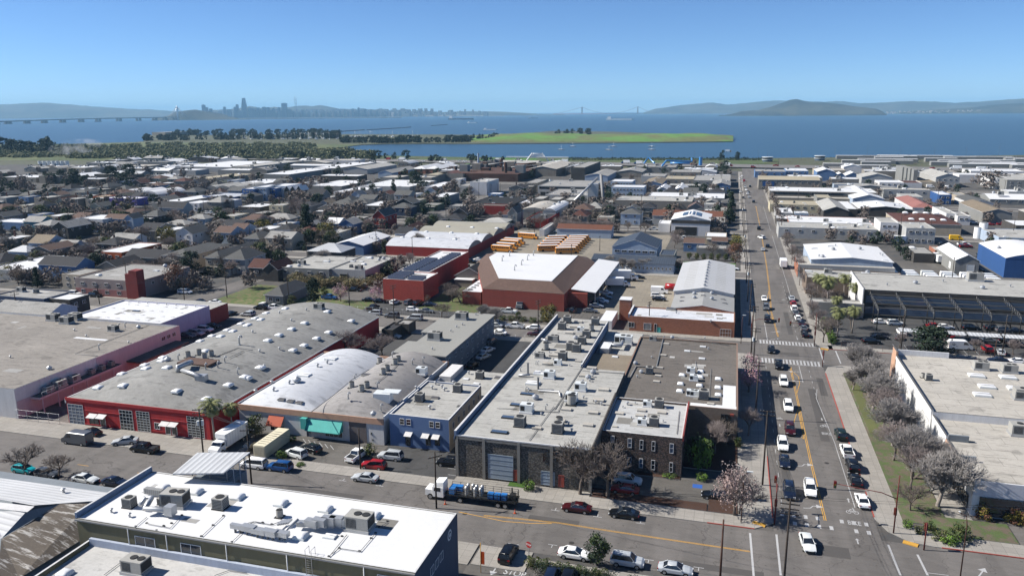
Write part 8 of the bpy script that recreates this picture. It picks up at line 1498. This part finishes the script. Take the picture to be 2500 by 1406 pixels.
while y < 900:
 x = -760
 while x < 420:
  wd_, dp = rnd.uniform(16, 46), rnd.uniform(14, 30)
  X, Y = x, y+rnd.uniform(0, 6)
  ok = (X > 26 or Y > 600 or X < -520) and Y+dp < 905-.083*(X+520)*.6 and seen(X, Y) and free(X, X+wd_, Y, Y+dp, 2)
  if ok and n2 < 190:
   FOOT.append((X, X+wd_, Y, Y+dp)); h = rnd.choice((4.5, 5, 6, 7)); (cn, w_) = rnd.choice(HW[:8]); k = rnd.random(); rn, r__ = rnd.choice([('white', 'w'), ('white', 'w'), ('pale', 'p'), ('grey', 'g'), ('white ribbed', 'wr'), ('tan', 't'), ('silver', 'm')])
   if k < .6: b = flat('warehouse', None, None, (X, X+wd_, Y, Y+dp), h, W[w_], R_[r__], .3)
   elif k < .9: b = gable('warehouse', None, None, (X, X+wd_, Y, Y+dp), h-1, 2.4, W[w_], R_[r__], rnd.choice('xy'), over=.2, far=True)
   else: b = barrel('warehouse', None, None, (X, X+wd_*.6, Y, Y+dp), h-1, 2.5, W[w_], R_[r__])
   auto(b.root, f'{cn} warehouse with {rn} roof', X, Y, 'building', 'industrial sheds near the shore'); n2 += 1
   for i in range(3): rtw(b, rnd.choice(['sky', 'rtu', 'bigvent']), X+wd_*rnd.uniform(.15, .55), Y+dp*rnd.uniform(.2, .8), 1.5, b.zr if k < .6 else (b.zat(X+wd_*.4, Y+dp*.5)-.2))
   if rnd.random() < .6: rowwin(b, 'F', 4, h-2.6, h-1.4, 2)
  x += wd_+rnd.uniform(4, 16)
 y += rnd.uniform(26, 34)
# trees through the town
def scat(n, x0, x1, y0, y1, kinds, hs, s=1):
 c = 0
 for _ in range(n*12):
  X, Y = rnd.uniform(x0, x1), rnd.uniform(y0, y1)
  if c < n and seen(X, Y) and not any(a-.6 < X < b_+.6 and c_-.6 < Y < d_+.6 for a, b_, c_, d_ in FOOT[:nfoot]+FOOT[nfoot+17:]):
   if MX0-3 < X < MX1+1 or 300 < Y < 312 or 413 < Y < 425 or 203 < Y < 215: continue
   k = rnd.choice(kinds); T(k, None, 0, 0, rnd.uniform(*hs), None, (X, Y), 'trees through the town blocks', rnd.uniform(.95, 1.35)); c += 1
nfoot = len(FOOT)
scat(104, -440, -115, 218, 400, ['brown', 'mauve', 'mauve', 'brown', 'olive', 'grey', 'leafy', 'brown', 'dark'], (4.5, 8.5)); scat(12, -110, -5, 300, 420, ['mauve', 'brown'], (5, 8)); scat(10, -440, -120, 218, 420, ['dark', 'conifer', 'rust', 'yellow'], (6, 10))
def fscat(n, x0, x1, y0, y1, hs, dk=.35):
 c = 0
 for _ in range(n*8):
  X, Y = rnd.uniform(x0, x1), rnd.uniform(y0, y1)
  if c < n and seen(X, Y) and not any(a < X < b_ and c_ < Y < d_ for a, b_, c_, d_ in FOOT): FARTREES.append(('fardark' if rnd.random() < dk else 'farbrown', X, Y, rnd.uniform(*hs), rnd.uniform(.8, 1.4))); c += 1
fscat(420, -700, 0, 400, 620, (4.5, 9), .25); fscat(60, 28, 330, 330, 700, (4, 7), .3); fscat(70, -760, 0, 620, 900, (5, 9), .6); fscat(420, -520, -115, 225, 400, (3, 7), .28)
for f, x, y, h, k, w_, l in (('J', 1035, 1010, 17, 'conifer', 1.3, 'great dark conifer behind the wide pale roofed house'), ('J', 900, 860, 17, 'mauve', .6, 'tall slim bare poplar left of the great conifer'), ('J', 985, 880, 16, 'mauve', .6, 'second tall bare poplar beside the great conifer'), ('I', 495, 930, 9, 'palm', 1.3, 'stout palm tree before the teal green house'), ('J', 1910, 560, 11, 'conifer', 1.3, 'pointed conifer beside the white ribbed warehouse'), ('J', 1700, 590, 10, 'dark', 1, 'dark round tree beside the pointed conifer'), ('J', 1610, 590, 7, 'dark', .9, 'smaller dark tree two along from the pointed conifer'), ('K', 40, 500, 15, 'dark', 1.2, 'large dark evergreen near the tall white plant'), ('J', 1250, 580, 8, 'leafy', 1, 'green leafy tree beside the gambrel roofed house'), ('I', 1130, 430, 15, 'dark', 1.2, 'dark evergreen, left one of a pair before the marsh'), ('I', 1310, 430, 17, 'dark', 1.1, 'taller dark evergreen of the pair before the marsh'), ('I', 1250, 480, 12, 'dark', 1.2, 'dark evergreen in front of the tall pair'), ('I', 620, 440, 12, 'dark', 1.2, 'dark evergreen beside the white silos'), ('I', 760, 460, 14, 'dark', 1.3, 'wide dark evergreen before the white silos'), ('I', 860, 470, 9, 'dark', 1.4, 'low spreading evergreen before the silos'), ('I', 520, 450, 10, 'leafy', 1.4, 'green tree left of the silo evergreens'), ('I', 910, 1240, 9, 'grey', 1.2, 'large pale grey bare tree beside the orange red block'), ('I', 1450, 960, 3.5, 'yellow', 2.6, 'long yellow green hedge bushes near the long white cottage'), ('I', 60, 1400, 4.5, 'yellow', 1.6, 'yellow orange spreading tree beside the navy clad block'), ('I', 310, 1190, 4.2, 'leafy', 1, 'round green tree beside the small blue cottage'), ('I', 650, 930, 6, 'leafy', 1.5, 'dark bushy tree behind the stout palm'), ('J', 1690, 250, 13, 'dark', 1.2, 'large round tree standing alone before the lagoon'), ('J', 985, 210, 11, 'dark', 1.2, 'dense oval tree beside the marsh'), ('J', 1525, 225, 12, 'cypress', .8, 'first slim poplar near the lagoon'), ('J', 1550, 225, 12, 'cypress', .8, 'second slim poplar near the lagoon'), ('L', 1085, 200, 11, 'fardark', .9, 'sparse dark tree by the freeway edge'), ('L', 1240, 210, 10, 'dark', 1, 'dark rounded tree by the freeway edge'), ('J', 520, 310, 7, 'fardark', 1.2, 'dark tree between white warehouses'), ('K', 640, 560, 9, 'grey', 1, 'pale bare tree against the tall white plant'), ('K', 880, 870, 7, 'mauve', 1.1, 'bare tree before the green walled house'), ('K', 90, 1110, 8, 'grey', 1, 'bare grey tree before the wavy roofed shed'), ('K', 460, 1120, 6, 'grey', 1, 'second bare tree before the wavy roofed shed'), ('M', 1680, 500, 12, 'farbrown', 1.6, 'massed brown bare tree by the white arcade block'), ('M', 1790, 480, 12, 'farbrown', 1.5, 'second massed brown tree by the white arcade block'), ('M', 1480, 400, 8, 'fardark', .9, 'dark tree beside the hall with red board'), ('L', 900, 560, 8, 'dark', 1, 'dark tree beyond the long bright roof')): T(k, f, x, y, h, l, wide=w_)
for i in range(10): T('brown', None, 0, 0, 4.5+rnd.random()*2, None, (-92+rnd.random()*8, 236+rnd.random()*60), wide=1.4)
for i in range(10): T('mauve', 'K', 1480+i*62, 930+rnd.random()*20, 6.5, None)
for i in range(8): T('mauve', 'K', 600+i*70, 1150-i*30, 6, None)
for i in range(9): T('bush', None, 0, 0, 1.4, None, (-72+i*3.2, 219.5+rnd.random()*2), wide=1.6)
# ================================================= MARSH, SHORE, BAY, HILLS AND SKYLINE
marsh = mk_leafy(31, 5, 16, .05, leafm('marsh_green', (.085, .10, .045)), leafm('marsh_olive', (.15, .15, .07)), 12, 26, .9)[1][1]
def mass(name, spots, label):     # many plants nobody would count, as one object
 mt = []; fs = []; mi = []; ms = bpy.data.meshes.new(name); cache = {}
 for X, Y, s, sz, src in spots:
  if src.name not in cache:
   for m in src.materials:
    if m.name not in [q.name for q in ms.materials]: ms.materials.append(m)
   ix = [[q.name for q in ms.materials].index(m.name) for m in src.materials]; cache[src.name] = ([tuple(v.co) for v in src.vertices], [tuple(p.vertices) for p in src.polygons], [ix[p.material_index] for p in src.polygons])
  co, pf, pm = cache[src.name]; o = len(mt); mt += [(c[0]*s+X, c[1]*s+Y, c[2]*sz) for c in co]; fs += [tuple(o+k for k in p) for p in pf]; mi += pm
 ms.from_pydata(mt, [], fs); ms.polygons.foreach_set('material_index', mi); o = link(name, ms); o['kind'] = 'stuff'; o['label'] = label; return o
rnd = random.Random(21); sp = []
for i in range(800):
 x = rnd.uniform(-20, 900); y = 352+rnd.random()**.9*38; x2 = x
 if x > 760: y = max(y, 372 if x < 860 else 379)
 if x < 330 and y < 358: continue
 X, Y = g('O', x, y)
 if Y < 930: continue
 sp.append((X, Y, rnd.uniform(.8, 2.0), rnd.uniform(.5, 1.15), marsh))
mass('marsh_vegetation', sp, 'olive green scrub covering the marsh behind the warehouses')
def grove(name, n, pts, hs, label):
 for i in range(n):
  k = rnd.randrange(len(pts)-1); t = rnd.random(); x = pts[k][0]+(pts[k+1][0]-pts[k][0])*t; y = pts[k][1]+(pts[k+1][1]-pts[k][1])*t+rnd.uniform(-1.5, 1.5)
  X, Y = g('O', x, y); h = rnd.uniform(*hs); FARTREES.append(('fardark', X, Y, h, rnd.uniform(.9, 1.6)))
lm('the marina peninsula', *g('O', 600, 340)); lm('the seaward end of the marina', *g('O', 370, 340)); lm('the grassy park hill', *g('O', 1400, 335)); lm('the lagoon shore', *g('O', 900, 378)); lm('the marsh', *g('O', 300, 365)); lm('the inner marina lawn', *g('O', 1150, 345)); lm('the silo row', *g('I', 500, 310)); lm('the shore freeway', *g('O', 1500, 405)); lm('the left marsh edge', *g('O', 60, 375))
grove('t', 130, [(352, 343), (560, 341), (800, 338), (830, 336)], (8, 17), 'dark trees of the marina'); grove('t', 90, [(420, 330), (830, 329)], (9, 18), 'dark trees of the marina'); grove('t', 130, [(830, 348), (950, 349), (1110, 347), (1215, 341)], (7, 15), 'dark trees of the marina'); grove('t', 8, [(1360, 330), (1440, 330)], (12, 18), 'trees on the park hill'); grove('t', 18, [(0, 372), (40, 376), (130, 374), (60, 366)], (12, 26), 'tall trees at the marsh edge'); grove('t', 22, [(560, 384), (700, 388), (880, 388), (1000, 389)], (6, 12), 'trees along the lagoon shore'); grove('t', 16, [(1030, 395), (1150, 393), (1240, 400)], (6, 9), 'trees along the lagoon shore')
# park hill
M = MB(); nx, ny = 60, 14; vs = []
for j in range(ny+1):
 for i in range(nx+1):
  u, v = i/nx, j/ny; x = 1150+640*u; a = g('O', x, 347.6-1.8*u); c = g('O', x, 331+3*abs(u-.5)); X = a[0]+(c[0]-a[0])*v; Y = a[1]+(c[1]-a[1])*v
  z = 17*sin(pi*min(1, v*1.15))**.7*(sin(pi*min(1, max(0, u*.96+.02)))**.45)*(.75+.25*sin(u*7+1)) if 0 < v < 1 else 0; z += .8*sin(u*40+v*9)*(0 < v < 1)
  vs.append((X, Y, max(z, 0)+.2))
M.add(vs, [(j*(nx+1)+i, j*(nx+1)+i+1, (j+1)*(nx+1)+i+1, (j+1)*(nx+1)+i) for j in range(ny) for i in range(nx)], mat('hill_grass', (.15, .16, .06), .95, .2, .03, kind='patch', col2=(.09, .19, .035), big=.2), True); struct('grassy_hill', M)
# marina: masts and hulls
bm_ = MB().add([(-5, 0, 0), (-4, -1.6, 1.2), (4, -1.6, 1.3), (6.5, 0, 1.5), (4, 1.6, 1.3), (-4, 1.6, 1.2), (-4, 0, -.3), (4, 0, -.3)], [(1, 2, 3, 4, 5), (0, 6, 1), (1, 6, 7, 2), (2, 7, 3), (3, 7, 4), (4, 7, 6, 5), (5, 6, 0), (0, 1, 5)], PAINTS['white']).box(-2, 2, -.9, .9, 1.2, 2.2, PAINTS['white']).tube([(.5, 0, 1), (.5, 0, 15)], .16, PAINTS['pale'], 4).tube([(.5, 0, 2.5), (-4.2, 0, 2.6)], .14, PAINTS['pale'], 4).data('sailboat')
for i in range(90):
 x, y = (rnd.uniform(560, 830), rnd.uniform(337.5, 341.5)) if i < 60 else (rnd.uniform(830, 1020), rnd.uniform(334, 336)); X, Y = g('O', x, y); o = link('sailboat', bm_, None, (X, Y, .4)); o.rotation_euler = (0, 0, rnd.random()*6); auto(o, 'small white moored sailboat', X, Y, 'boat', 'sailboats in the marina')
for f, x, y in (('P', 1710, 412), ('P', 2010, 412), ('P', 1625, 435), ('P', 1975, 437), ('P', 2290, 412), ('P', 2290, 435)): X, Y = g(f, x, y); o = link('sailboat', bm_, None, (X, Y, -.9)); o.scale = (1.2, 1.2, .5); auto(o, 'tiny boat moored in the lagoon', X, Y, 'boat', 'boats moored in the lagoon')
o = bl('f', 'N', 1115, 312, 1215, 304, 9, 'be', 'p', 'long beige waterfront building at the seaward end of the marina'); 
# breakwaters and ships
def strip(f, pts, name, label, w=6, z=1.2, m=None, cat='breakwater'):
 M = MB(); P = [g(f, x, y) for x, y in pts]
 for a, c in zip(P, P[1:]): M.rbox(((a[0]+c[0])/2, (a[1]+c[1])/2, -1.5), (hypot(c[0]-a[0], c[1]-a[1]), w, z+1.5), atan2(c[1]-a[1], c[0]-a[0]), m or rock)
 tag(M.obj(name), label, cat)
strip('P', [(0, 306), (178, 294)], 'breakwater', 'near dark rock breakwater beyond the marina'); strip('P', [(200, 294), (450, 279)], 'breakwater', 'middle dark rock breakwater in the bay'); strip('P', [(462, 278), (520, 273)], 'breakwater', 'short dark breakwater beyond the middle one'); strip('P', [(672, 263), (788, 255)], 'breakwater', 'farthest thin breakwater in the bay')
for f, x, y, L_, l in (('P', 890, 217, 230, 'long dark cargo ship far out in the bay'), ('P', 975, 242, 60, 'small grey vessel nearer than the long cargo ship'), ('P', 1108, 292, 50, 'small white boat off the grassy park hill'), ('P', 2060, 220, 200, 'pale ship below the red suspension bridge'), ('P', 1420, 208, 90, 'low dark ship near the prison island')):
 X, Y = g(f, x, y); o = thing('ship', l, 'ship', (X, Y, -1)); MB().prism([(-L_/2, -9), (L_*.42, -9), (L_/2, 0), (L_*.42, 9), (-L_/2, 9)], -.4, L_*.045, W['n'] if 'dark' in l else PAINTS['pale']).obj('hull', o); MB().box(-L_*.45, -L_*.33, -8, 8, L_*.045, L_*.12, PAINTS['white']).obj('superstructure', o)
# hills
def at_dist(x, D):
 d = ray('O', x, 272); v = Vector((d.x, d.y)).normalized(); return v.x*D, v.y*D
def zrow(x, yrow, D):           # height that shows at picture row yrow from D metres away
 X, Y = at_dist(x, D); lo, hi = -50, 2500
 for _ in range(45):
  m = (lo+hi)/2
  if prj(X, Y, m)[1] > yrow: lo = m
  else: hi = m
 return lo
def hills(name, prof, D, depth, m, rough=.12, seed=0, base=None):
 rnd = random.Random(seed); xs = [p[0] for p in prof]; n = int((xs[-1]-xs[0])/5)+1; M = MB(); vs = []; ny = 10
 from mathutils import noise as NZ
 for i in range(n+1):
  x = xs[0]+(xs[-1]-xs[0])*i/n; k = max(j for j in range(len(prof)-1) if prof[j][0] <= x or j == 0); t = (x-prof[k][0])/(prof[k+1][0]-prof[k][0]); t = min(1, max(0, t)); y = prof[k][1]+(prof[k+1][1]-prof[k][1])*t
  z = zrow(x, y, D+depth*.45)
  for j in range(ny+1):
   v = j/ny; d = D+depth*v; X, Y = at_dist(x, d); s = sin(pi*min(1, v/.9))**.8 if v < .9 else 0; nz = NZ.noise(Vector((X/620, Y/620, seed)))*.5+NZ.noise(Vector((X/210, Y/210, seed)))*.3
   zz = z*s*(1+nz*rough*9*(1-s*.8))
   if abs(v-.5) < .01 or abs(v-.4) < .01: zz = z*(1+NZ.noise(Vector((X/420, Y/420, 3)))*rough*.5+NZ.noise(Vector((X/110, Y/110, 3)))*rough*.3)
   vs.append((X, Y, max(zz, 0)-1.5*(j in (0, ny))))
 M.add(vs, [(i*(ny+1)+j, (i+1)*(ny+1)+j, (i+1)*(ny+1)+j+1, i*(ny+1)+j+1) for i in range(n) for j in range(ny)], m, True); return struct(name, M)
hm = mat('hill_scrub', (.028, .034, .03), .95, .2, .004, kind='patch', col2=(.06, .06, .045), big=.25); hm2 = mat('hill_wood', (.014, .02, .018), .95, .25, .006, kind='patch', col2=(.05, .05, .035), big=.25)
city = mat('city_ground', (.16, .16, .155), .95, .3, .012, big=.3)
hills('hills', [(-260, 262), (-60, 258), (0, 256), (50, 254), (120, 252), (190, 258), (250, 262), (320, 267), (370, 268), (420, 272), (520, 276), (620, 280)], 17500, 5000, hm, .12, 1)
hills('hills', [(440, 285), (480, 276), (520, 269), (560, 268), (590, 264), (610, 260), (640, 264), (670, 262), (700, 263), (740, 259), (762, 260), (785, 257), (830, 266), (870, 268), (930, 270), (990, 274), (1040, 275), (1085, 274), (1140, 272), (1200, 273), (1240, 274), (1290, 277), (1340, 281), (1378, 284)], 13500, 3800, hm, .12, 2)
hills('city_slope', [(560, 286), (620, 284), (700, 281), (760, 280), (850, 277), (900, 275), (960, 274), (1010, 279), (1060, 281), (1180, 282), (1230, 285)], 12200, 1300, city, .2, 3)
hills('headlands', [(1558, 282), (1575, 274), (1600, 266), (1660, 258), (1700, 254), (1740, 251), (1775, 257), (1810, 253), (1860, 248), (1900, 246), (1960, 248), (2010, 250), (2040, 247), (2070, 249), (2100, 253)], 15500, 4200, hm, .12, 5)
hills('hills', [(2020, 252), (2090, 253), (2150, 251), (2220, 248), (2280, 249), (2330, 252), (2380, 250), (2420, 246), (2470, 243), (2520, 240), (2600, 242), (2800, 246)], 14500, 5000, hm, .12, 6)
hills('island', [(1755, 284), (1790, 278), (1810, 272), (1850, 270), (1880, 262), (1905, 254), (1925, 246), (1945, 244), (1965, 249), (1990, 251), (2030, 253), (2060, 257), (2100, 262), (2140, 266), (2158, 274), (2166, 283)], 9000, 1800, hm2, .2, 7)
hills('hills', [(2160, 281), (2200, 274), (2260, 270), (2320, 266), (2380, 262), (2420, 256), (2500, 252), (2600, 250), (2800, 252)], 11500, 2000, hm2, .15, 8)
hills('island', [(366, 294), (385, 288), (410, 283), (425, 275), (450, 271), (480, 270), (500, 273), (525, 276), (548, 280), (562, 286), (590, 291), (610, 294)], 9000, 900, hm2, .25, 9)
struct('treasure_shore', MB().prism([at_dist(555, 9500), at_dist(980, 9500), at_dist(980, 10200), at_dist(555, 10200)], -1.8, 4, rock, city))
lm('the tapered skyscraper', *at_dist(597, 12100)); lm('the double pronged mast', *at_dist(723, 13500)); lm('the broad dark slab tower', *at_dist(695, 12100)); lm('the lone southern tower', *at_dist(498, 12100)); lm('the northern skyline end', *at_dist(900, 12100))
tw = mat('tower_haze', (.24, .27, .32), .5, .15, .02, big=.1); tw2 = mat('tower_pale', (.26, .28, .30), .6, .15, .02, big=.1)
def tower(x, yt, wpx, D=12000, m=None, label=None, taper=1, z0=0):
 X, Y = at_dist(x, D); z = zrow(x, yt, D); w_ = wpx*D/1900/2; o = link('skyscraper', None, None, (X, Y, 0)); o.rotation_euler = (0, 0, .3); m = m or tw; B_ = MB()
 q = [(-w_, -w_), (w_, -w_), (w_, w_), (-w_, w_)]
 if taper < 1: B_.add([(*p, 0) for p in q]+[(p[0], p[1], z*.55) for p in q]+[(p[0]*taper, p[1]*taper, z) for p in q], [(i, (i+1) % 4, 4+(i+1) % 4, 4+i) for i in range(4)]+[(4+i, 4+(i+1) % 4, 8+(i+1) % 4, 8+i) for i in range(4)]+[(8, 9, 10, 11)], m)
 else: B_.box(-w_, w_, -w_, w_, 0, z, m); B_.box(-w_*.6, w_*.6, -w_*.6, w_*.6, z, z*1.03, m)
 B_.obj('shaft', o)
 if label: tag(o, label, 'skyscraper')
 else: auto(o, 'hazy blue tower' if m is tw else 'pale hazy tower', X, Y, 'skyscraper', 'skyscrapers of the far skyline')
tower(597, 240, 10, label='tallest tapered skyscraper of the far skyline', taper=.55); tower(695, 253, 11, label='broad dark slab tower right of the tapered skyscraper'); tower(498, 257, 6.5, label='lone tower at the southern end of the skyline'); tower(580, 256, 5, label='slim tower just beside the tapered skyscraper'); tower(549, 262, 5, label='slim tower between the lone tower and the tapered one')
for x, y, w_, k in ((505, 263, 6, 0), (515, 266, 6, 0), (575, 262, 6, 0), (611, 264, 8, 0), (620, 266, 8, 0), (630, 264, 7, 0), (645, 262, 7, 0), (655, 263, 8, 0), (668, 265, 7, 0), (682, 263, 7, 0), (707, 268, 8, 1), (715, 272, 7, 1), (640, 268, 9, 0), (600, 268, 8, 0), (660, 270, 9, 1), (690, 272, 8, 1), (728, 275, 8, 1), (560, 268, 8, 0), (740, 271, 6, 1), (755, 275, 7, 1), (772, 272, 5, 1), (790, 274, 6, 1), (805, 276, 6, 1), (818, 274, 5, 1), (850, 272, 5, 1), (861, 266, 5, 0), (876, 264, 5, 0), (892, 267, 5, 1), (905, 271, 5, 1), (842, 268, 4, 1), (920, 272, 5, 1), (945, 272, 4, 1), (977, 272, 4, 1), (965, 275, 5, 1), (625, 273, 9, 1), (672, 275, 9, 1), (588, 274, 9, 0), (830, 273, 5, 1), (870, 273, 6, 1), (885, 275, 6, 1)): tower(x, y, w_, m=tw2 if k else tw)
M = MB()
for i in range(900): x = rnd.gauss(780, 150); D = rnd.uniform(12000, 13300); X, Y = at_dist(x, D); zz = rnd.uniform(25, 70)+max(0, (D-12200))*.06; s = rnd.uniform(12, 30); (520 < x < 1200) and M.box(X-s, X+s, Y-s, Y+s, 0, zz, rnd.choice((tw, tw2, tw2)))
o = M.obj('city_houses'); o['kind'] = 'stuff'; o['label'] = 'hazy mass of far city houses along the waterfront'
M = MB(); hsm = mat('far_houses', (.5, .48, .45), .8, 0)
for i in range(260): x = rnd.uniform(2165, 2420); D = rnd.uniform(11600, 12300); X, Y = at_dist(x, D); z = zrow(x, 272+rnd.random()*9-(x-2165)*.02, D); s = 9; M.box(X-s, X+s, Y-s, Y+s, max(0, z-12), max(6, z), hsm)
o = M.obj('hillside_houses'); o['kind'] = 'stuff'; o['label'] = 'sprinkle of tiny pale houses on the far hillside'
# mast with prongs
X, Y = at_dist(723, 14500); z0, z1 = 0, zrow(723, 236, 14500); o = thing('broadcast_mast', 'tall double pronged broadcast mast above the skyline', 'mast', (X, Y, 0)); M = MB()
for dx in (-15, 15): M.tube([(dx*1.6, 0, 0), (dx*.8, 0, z1*.6), (dx, 0, z1*.82), (dx, 0, z1)], 5, tw, 4, 3)
for z in (.5, .66, .82): M.box(-24, 24, -5, 5, z1*z, z1*z+6, tw)
M.obj('lattice', o)
# double-decked bay bridge
P = [(0-60, 296.5), (0, 295.8), (120, 291.8), (240, 288.6), (370, 286.6), (434, 284.8), (470, 284.5)]
o = thing('bay_bridge', 'long low grey bay bridge on paired piers with a white tower', 'bridge'); ds = [6500, 6800, 7400, 8000, 8700, 9100, 9300]; pts = [(*at_dist(x, d), zrow(x, y, d)) for (x, y), d in zip(P, ds)]; bg_ = mat('bridge_grey', (.22, .23, .24), .8, 0); M = MB()
for a, c in zip(pts, pts[1:]):
 a, c = Vector(a), Vector(c); n = Vector((-(c-a).y, (c-a).x, 0)).normalized()*16; M.add([a-n, c-n, c+n, a+n, *[v-Vector((0, 0, 9)) for v in (a-n, c-n, c+n, a+n)]], [(0, 1, 2, 3), (4, 7, 6, 5), (0, 1, 5, 4), (2, 3, 7, 6)], bg_)
M.obj('deck', o)
for i in range(15):
 t = i/14*5.2; k = int(t); f_ = t-k; a, c = Vector(pts[k]), Vector(pts[k+1]); p = a+(c-a)*f_
 for s_ in (-18, 18): MB().box(p.x-8+s_, p.x+8+s_, p.y-8, p.y+8, -1.4, p.z-6, bg_).box(p.x-14+s_, p.x+14+s_, p.y-12, p.y+12, -1.4, 3, bg_).obj('pier', o)
X, Y = at_dist(432.5, 9000); zt = zrow(432.5, 258.5, 9000); MB().tube([(X, Y, -1), (X, Y, zt)], 9, PAINTS['white'], 6, 5).obj('tower', o); M = MB()
for i in range(6):
 for s_ in (-1, 1): t = (i+1)/6; q_ = Vector(at_dist(432.5+s_*t*22, 9000)); M.tube([(X, Y, zt*.97), (q_.x, q_.y, zrow(432, 285, 9000))], 1.6, PAINTS['pale'], 3)
M.obj('cable', o)
# suspension bridge across the strait
o = thing('suspension_bridge', 'distant twin towered suspension bridge across the strait', 'bridge'); D = 17000; rd = mat('bridge_red', (.20, .05, .035), .7, 0); tz = zrow(1421, 262, D); dk_ = zrow(1421, 279, D); A_ = [Vector((*at_dist(x, D), 0)) for x in (1350, 1421, 1557, 1600)]
for p in A_[1:3]:
 MB().box(p.x-12, p.x+12, p.y-20, p.y+20, -1.2, tz, rd).obj('tower', o)
M = MB(); a, c = A_[0], A_[3]; M.tube([(a.x, a.y, dk_), (c.x, c.y, dk_)], 9, rd, 4); M.obj('deck', o); M = MB()
def cab(p, q_, z0, z1, zs): M.tube([(p.x+(q_.x-p.x)*t/10, p.y+(q_.y-p.y)*t/10, z0+(z1-z0)*t/10-zs*4*(t/10)*(1-t/10)) for t in range(11)], 3.2, rd, 4)
cab(A_[0], A_[1], dk_, tz, 10); cab(A_[1], A_[2], tz, tz, tz-dk_-10); cab(A_[2], A_[3], tz, dk_, 10); M.obj('cable', o)
# prison island
hills('small_island', [(1276, 289), (1290, 288), (1300, 285.5), (1320, 285.5), (1335, 288), (1346, 290)], 11000, 300, hm2, .1, 12)
# arched footbridge
X, Y = g('K', 1285, 235); o = thing('arched_footbridge', 'white arched footbridge standing over the shore freeway', 'footbridge', (X, Y, 0)); h_ = hgt(X, Y, 'K', 142); M = MB()
for s_ in (-1, 1): M.tube([(s_*(15-9*sin(t*pi/16)**1), 0 if s_ < 0 else 4, h_*sin(t*pi/16)) for t in range(9)], .7, PAINTS['white'], 6)
M.obj('arch', o); M = MB()
for i in range(7): z = h_*(.5+i*.075); q_ = 15-9*(z/h_); M.tube([(-q_, 0, z), (q_, 4, z)], .35, PAINTS['white'], 4)
M.obj('cross_strut', o); MB().box(-40, 40, 0, 4, 6, 7, PAINTS['pale']).obj('deck', o); lm('the white arched footbridge', X, Y)
# round building at the shore, ranks of long greenhouse roofs on the point
for f, x, y, l in (('Q', 635, 522, 'round glazed building on the shore'), ('Q', 1015, 512, 'square glazed lookout building on the shore')): X, Y = g(f, x, y); o = thing('pavilion', l, 'building', (X, Y, 0)); MB().cyl((0, 0, 0), 6, 2.6, glassb, 16).cyl((0, 0, 2.6), 6.8, .6, PAINTS['pale'], 16).cyl((0, 0, 3.2), 6, 2.2, glass, 16).cyl((0, 0, 5.4), 6.8, .6, PAINTS['pale'], 16).obj('storeys', o)
for i in range(26):
 j = i//4; x = 2000+rnd.uniform(-20, 480); y = 388+j*4.2+rnd.uniform(-1, 1); X, Y = g('O', x, y); L_ = rnd.uniform(30, 70); o = MB().box(X, X+L_, Y, Y+9, 0, 4.5, W['g'], white_roof).obj('stable_block'); auto(o, 'long low white roofed stable block', X, Y, 'building', 'stable blocks on the shore')
lm('the round glazed building', *g('Q', 635, 522)); lm('the square lookout building', *g('Q', 1015, 512)); lm('the far shore corner', *g('O', 2450, 395))
for i in range(70): FARTREES.append(('fardark', *g('O', 1390+i*7, 391+rnd.random()), rnd.uniform(2.5, 4), 1.6))
mass('woods', [(X, Y, h_/TH[k]*w_, h_/TH[k], tkit(f'{k}:{i % 3}')[1][1]) for i, (k, X, Y, h_, w_) in enumerate(FARTREES)], 'distant mass of dark and bare trees from town blocks to marina')
# steam over the silos
sm = bpy.data.materials.new('steam'); sm.use_nodes = True; n = sm.node_tree; n.nodes.remove(n.nodes['Principled BSDF']); pv = n.nodes.new('ShaderNodeVolumePrincipled'); pv.inputs['Color'].default_value = (.95, .96, 1, 1); no = n.nodes.new('ShaderNodeTexNoise'); no.inputs['Scale'].default_value = .09; no.inputs['Detail'].default_value = 4; ge = n.nodes.new('ShaderNodeNewGeometry'); n.links.new(ge.outputs['Position'], no.inputs['Vector']); mr = n.nodes.new('ShaderNodeMapRange'); mr.inputs[1].default_value = .48; mr.inputs[2].default_value = .75; mr.inputs[4].default_value = .06; n.links.new(no.outputs['Fac'], mr.inputs[0]); n.links.new(mr.outputs[0], pv.inputs['Density']); n.links.new(pv.outputs[0], n.nodes['Material Output'].inputs['Volume'])
X, Y = g('I', 520, 310); M = MB(); M = MB(); n_ = 12; vs = []; 
for j in range(7):
 a = -pi/2+pi*j/6
 for i in range(n_): th = 2*pi*i/n_; vs.append((X+26+40*cos(a)*cos(th), Y+12+12*cos(a)*sin(th), 26+9*sin(a)+cos(a)*cos(th)*4))
M.add(vs, [(j*n_+i, j*n_+(i+1) % n_, (j+1)*n_+(i+1) % n_, (j+1)*n_+i) for j in range(6) for i in range(n_)], sm, True); o = M.obj('steam'); o['kind'] = 'stuff'; o['label'] = 'white steam drifting over the silos'
# the air
hz = bpy.data.materials.new('haze'); hz.use_nodes = True; n = hz.node_tree; n.nodes.remove(n.nodes['Principled BSDF']); pv = n.nodes.new('ShaderNodeVolumePrincipled'); pv.inputs['Density'].default_value = 4.8e-5; pv.inputs['Color'].default_value = (.38, .71, 1, 1); pv.inputs['Anisotropy'].default_value = .0
n.links.new(pv.outputs[0], n.nodes['Material Output'].inputs['Volume'])
o = MB().box(-31000, 31000, -600, 35000, -4.2, 430, hz).obj('haze'); o['kind'] = 'stuff'; o['label'] = 'thin blue haze over the bay'
settle_labels()
sc['trees'] = len([o for o in bpy.data.objects if o.name.startswith('tree') and o.parent is None]); print('TREES', sc['trees'])
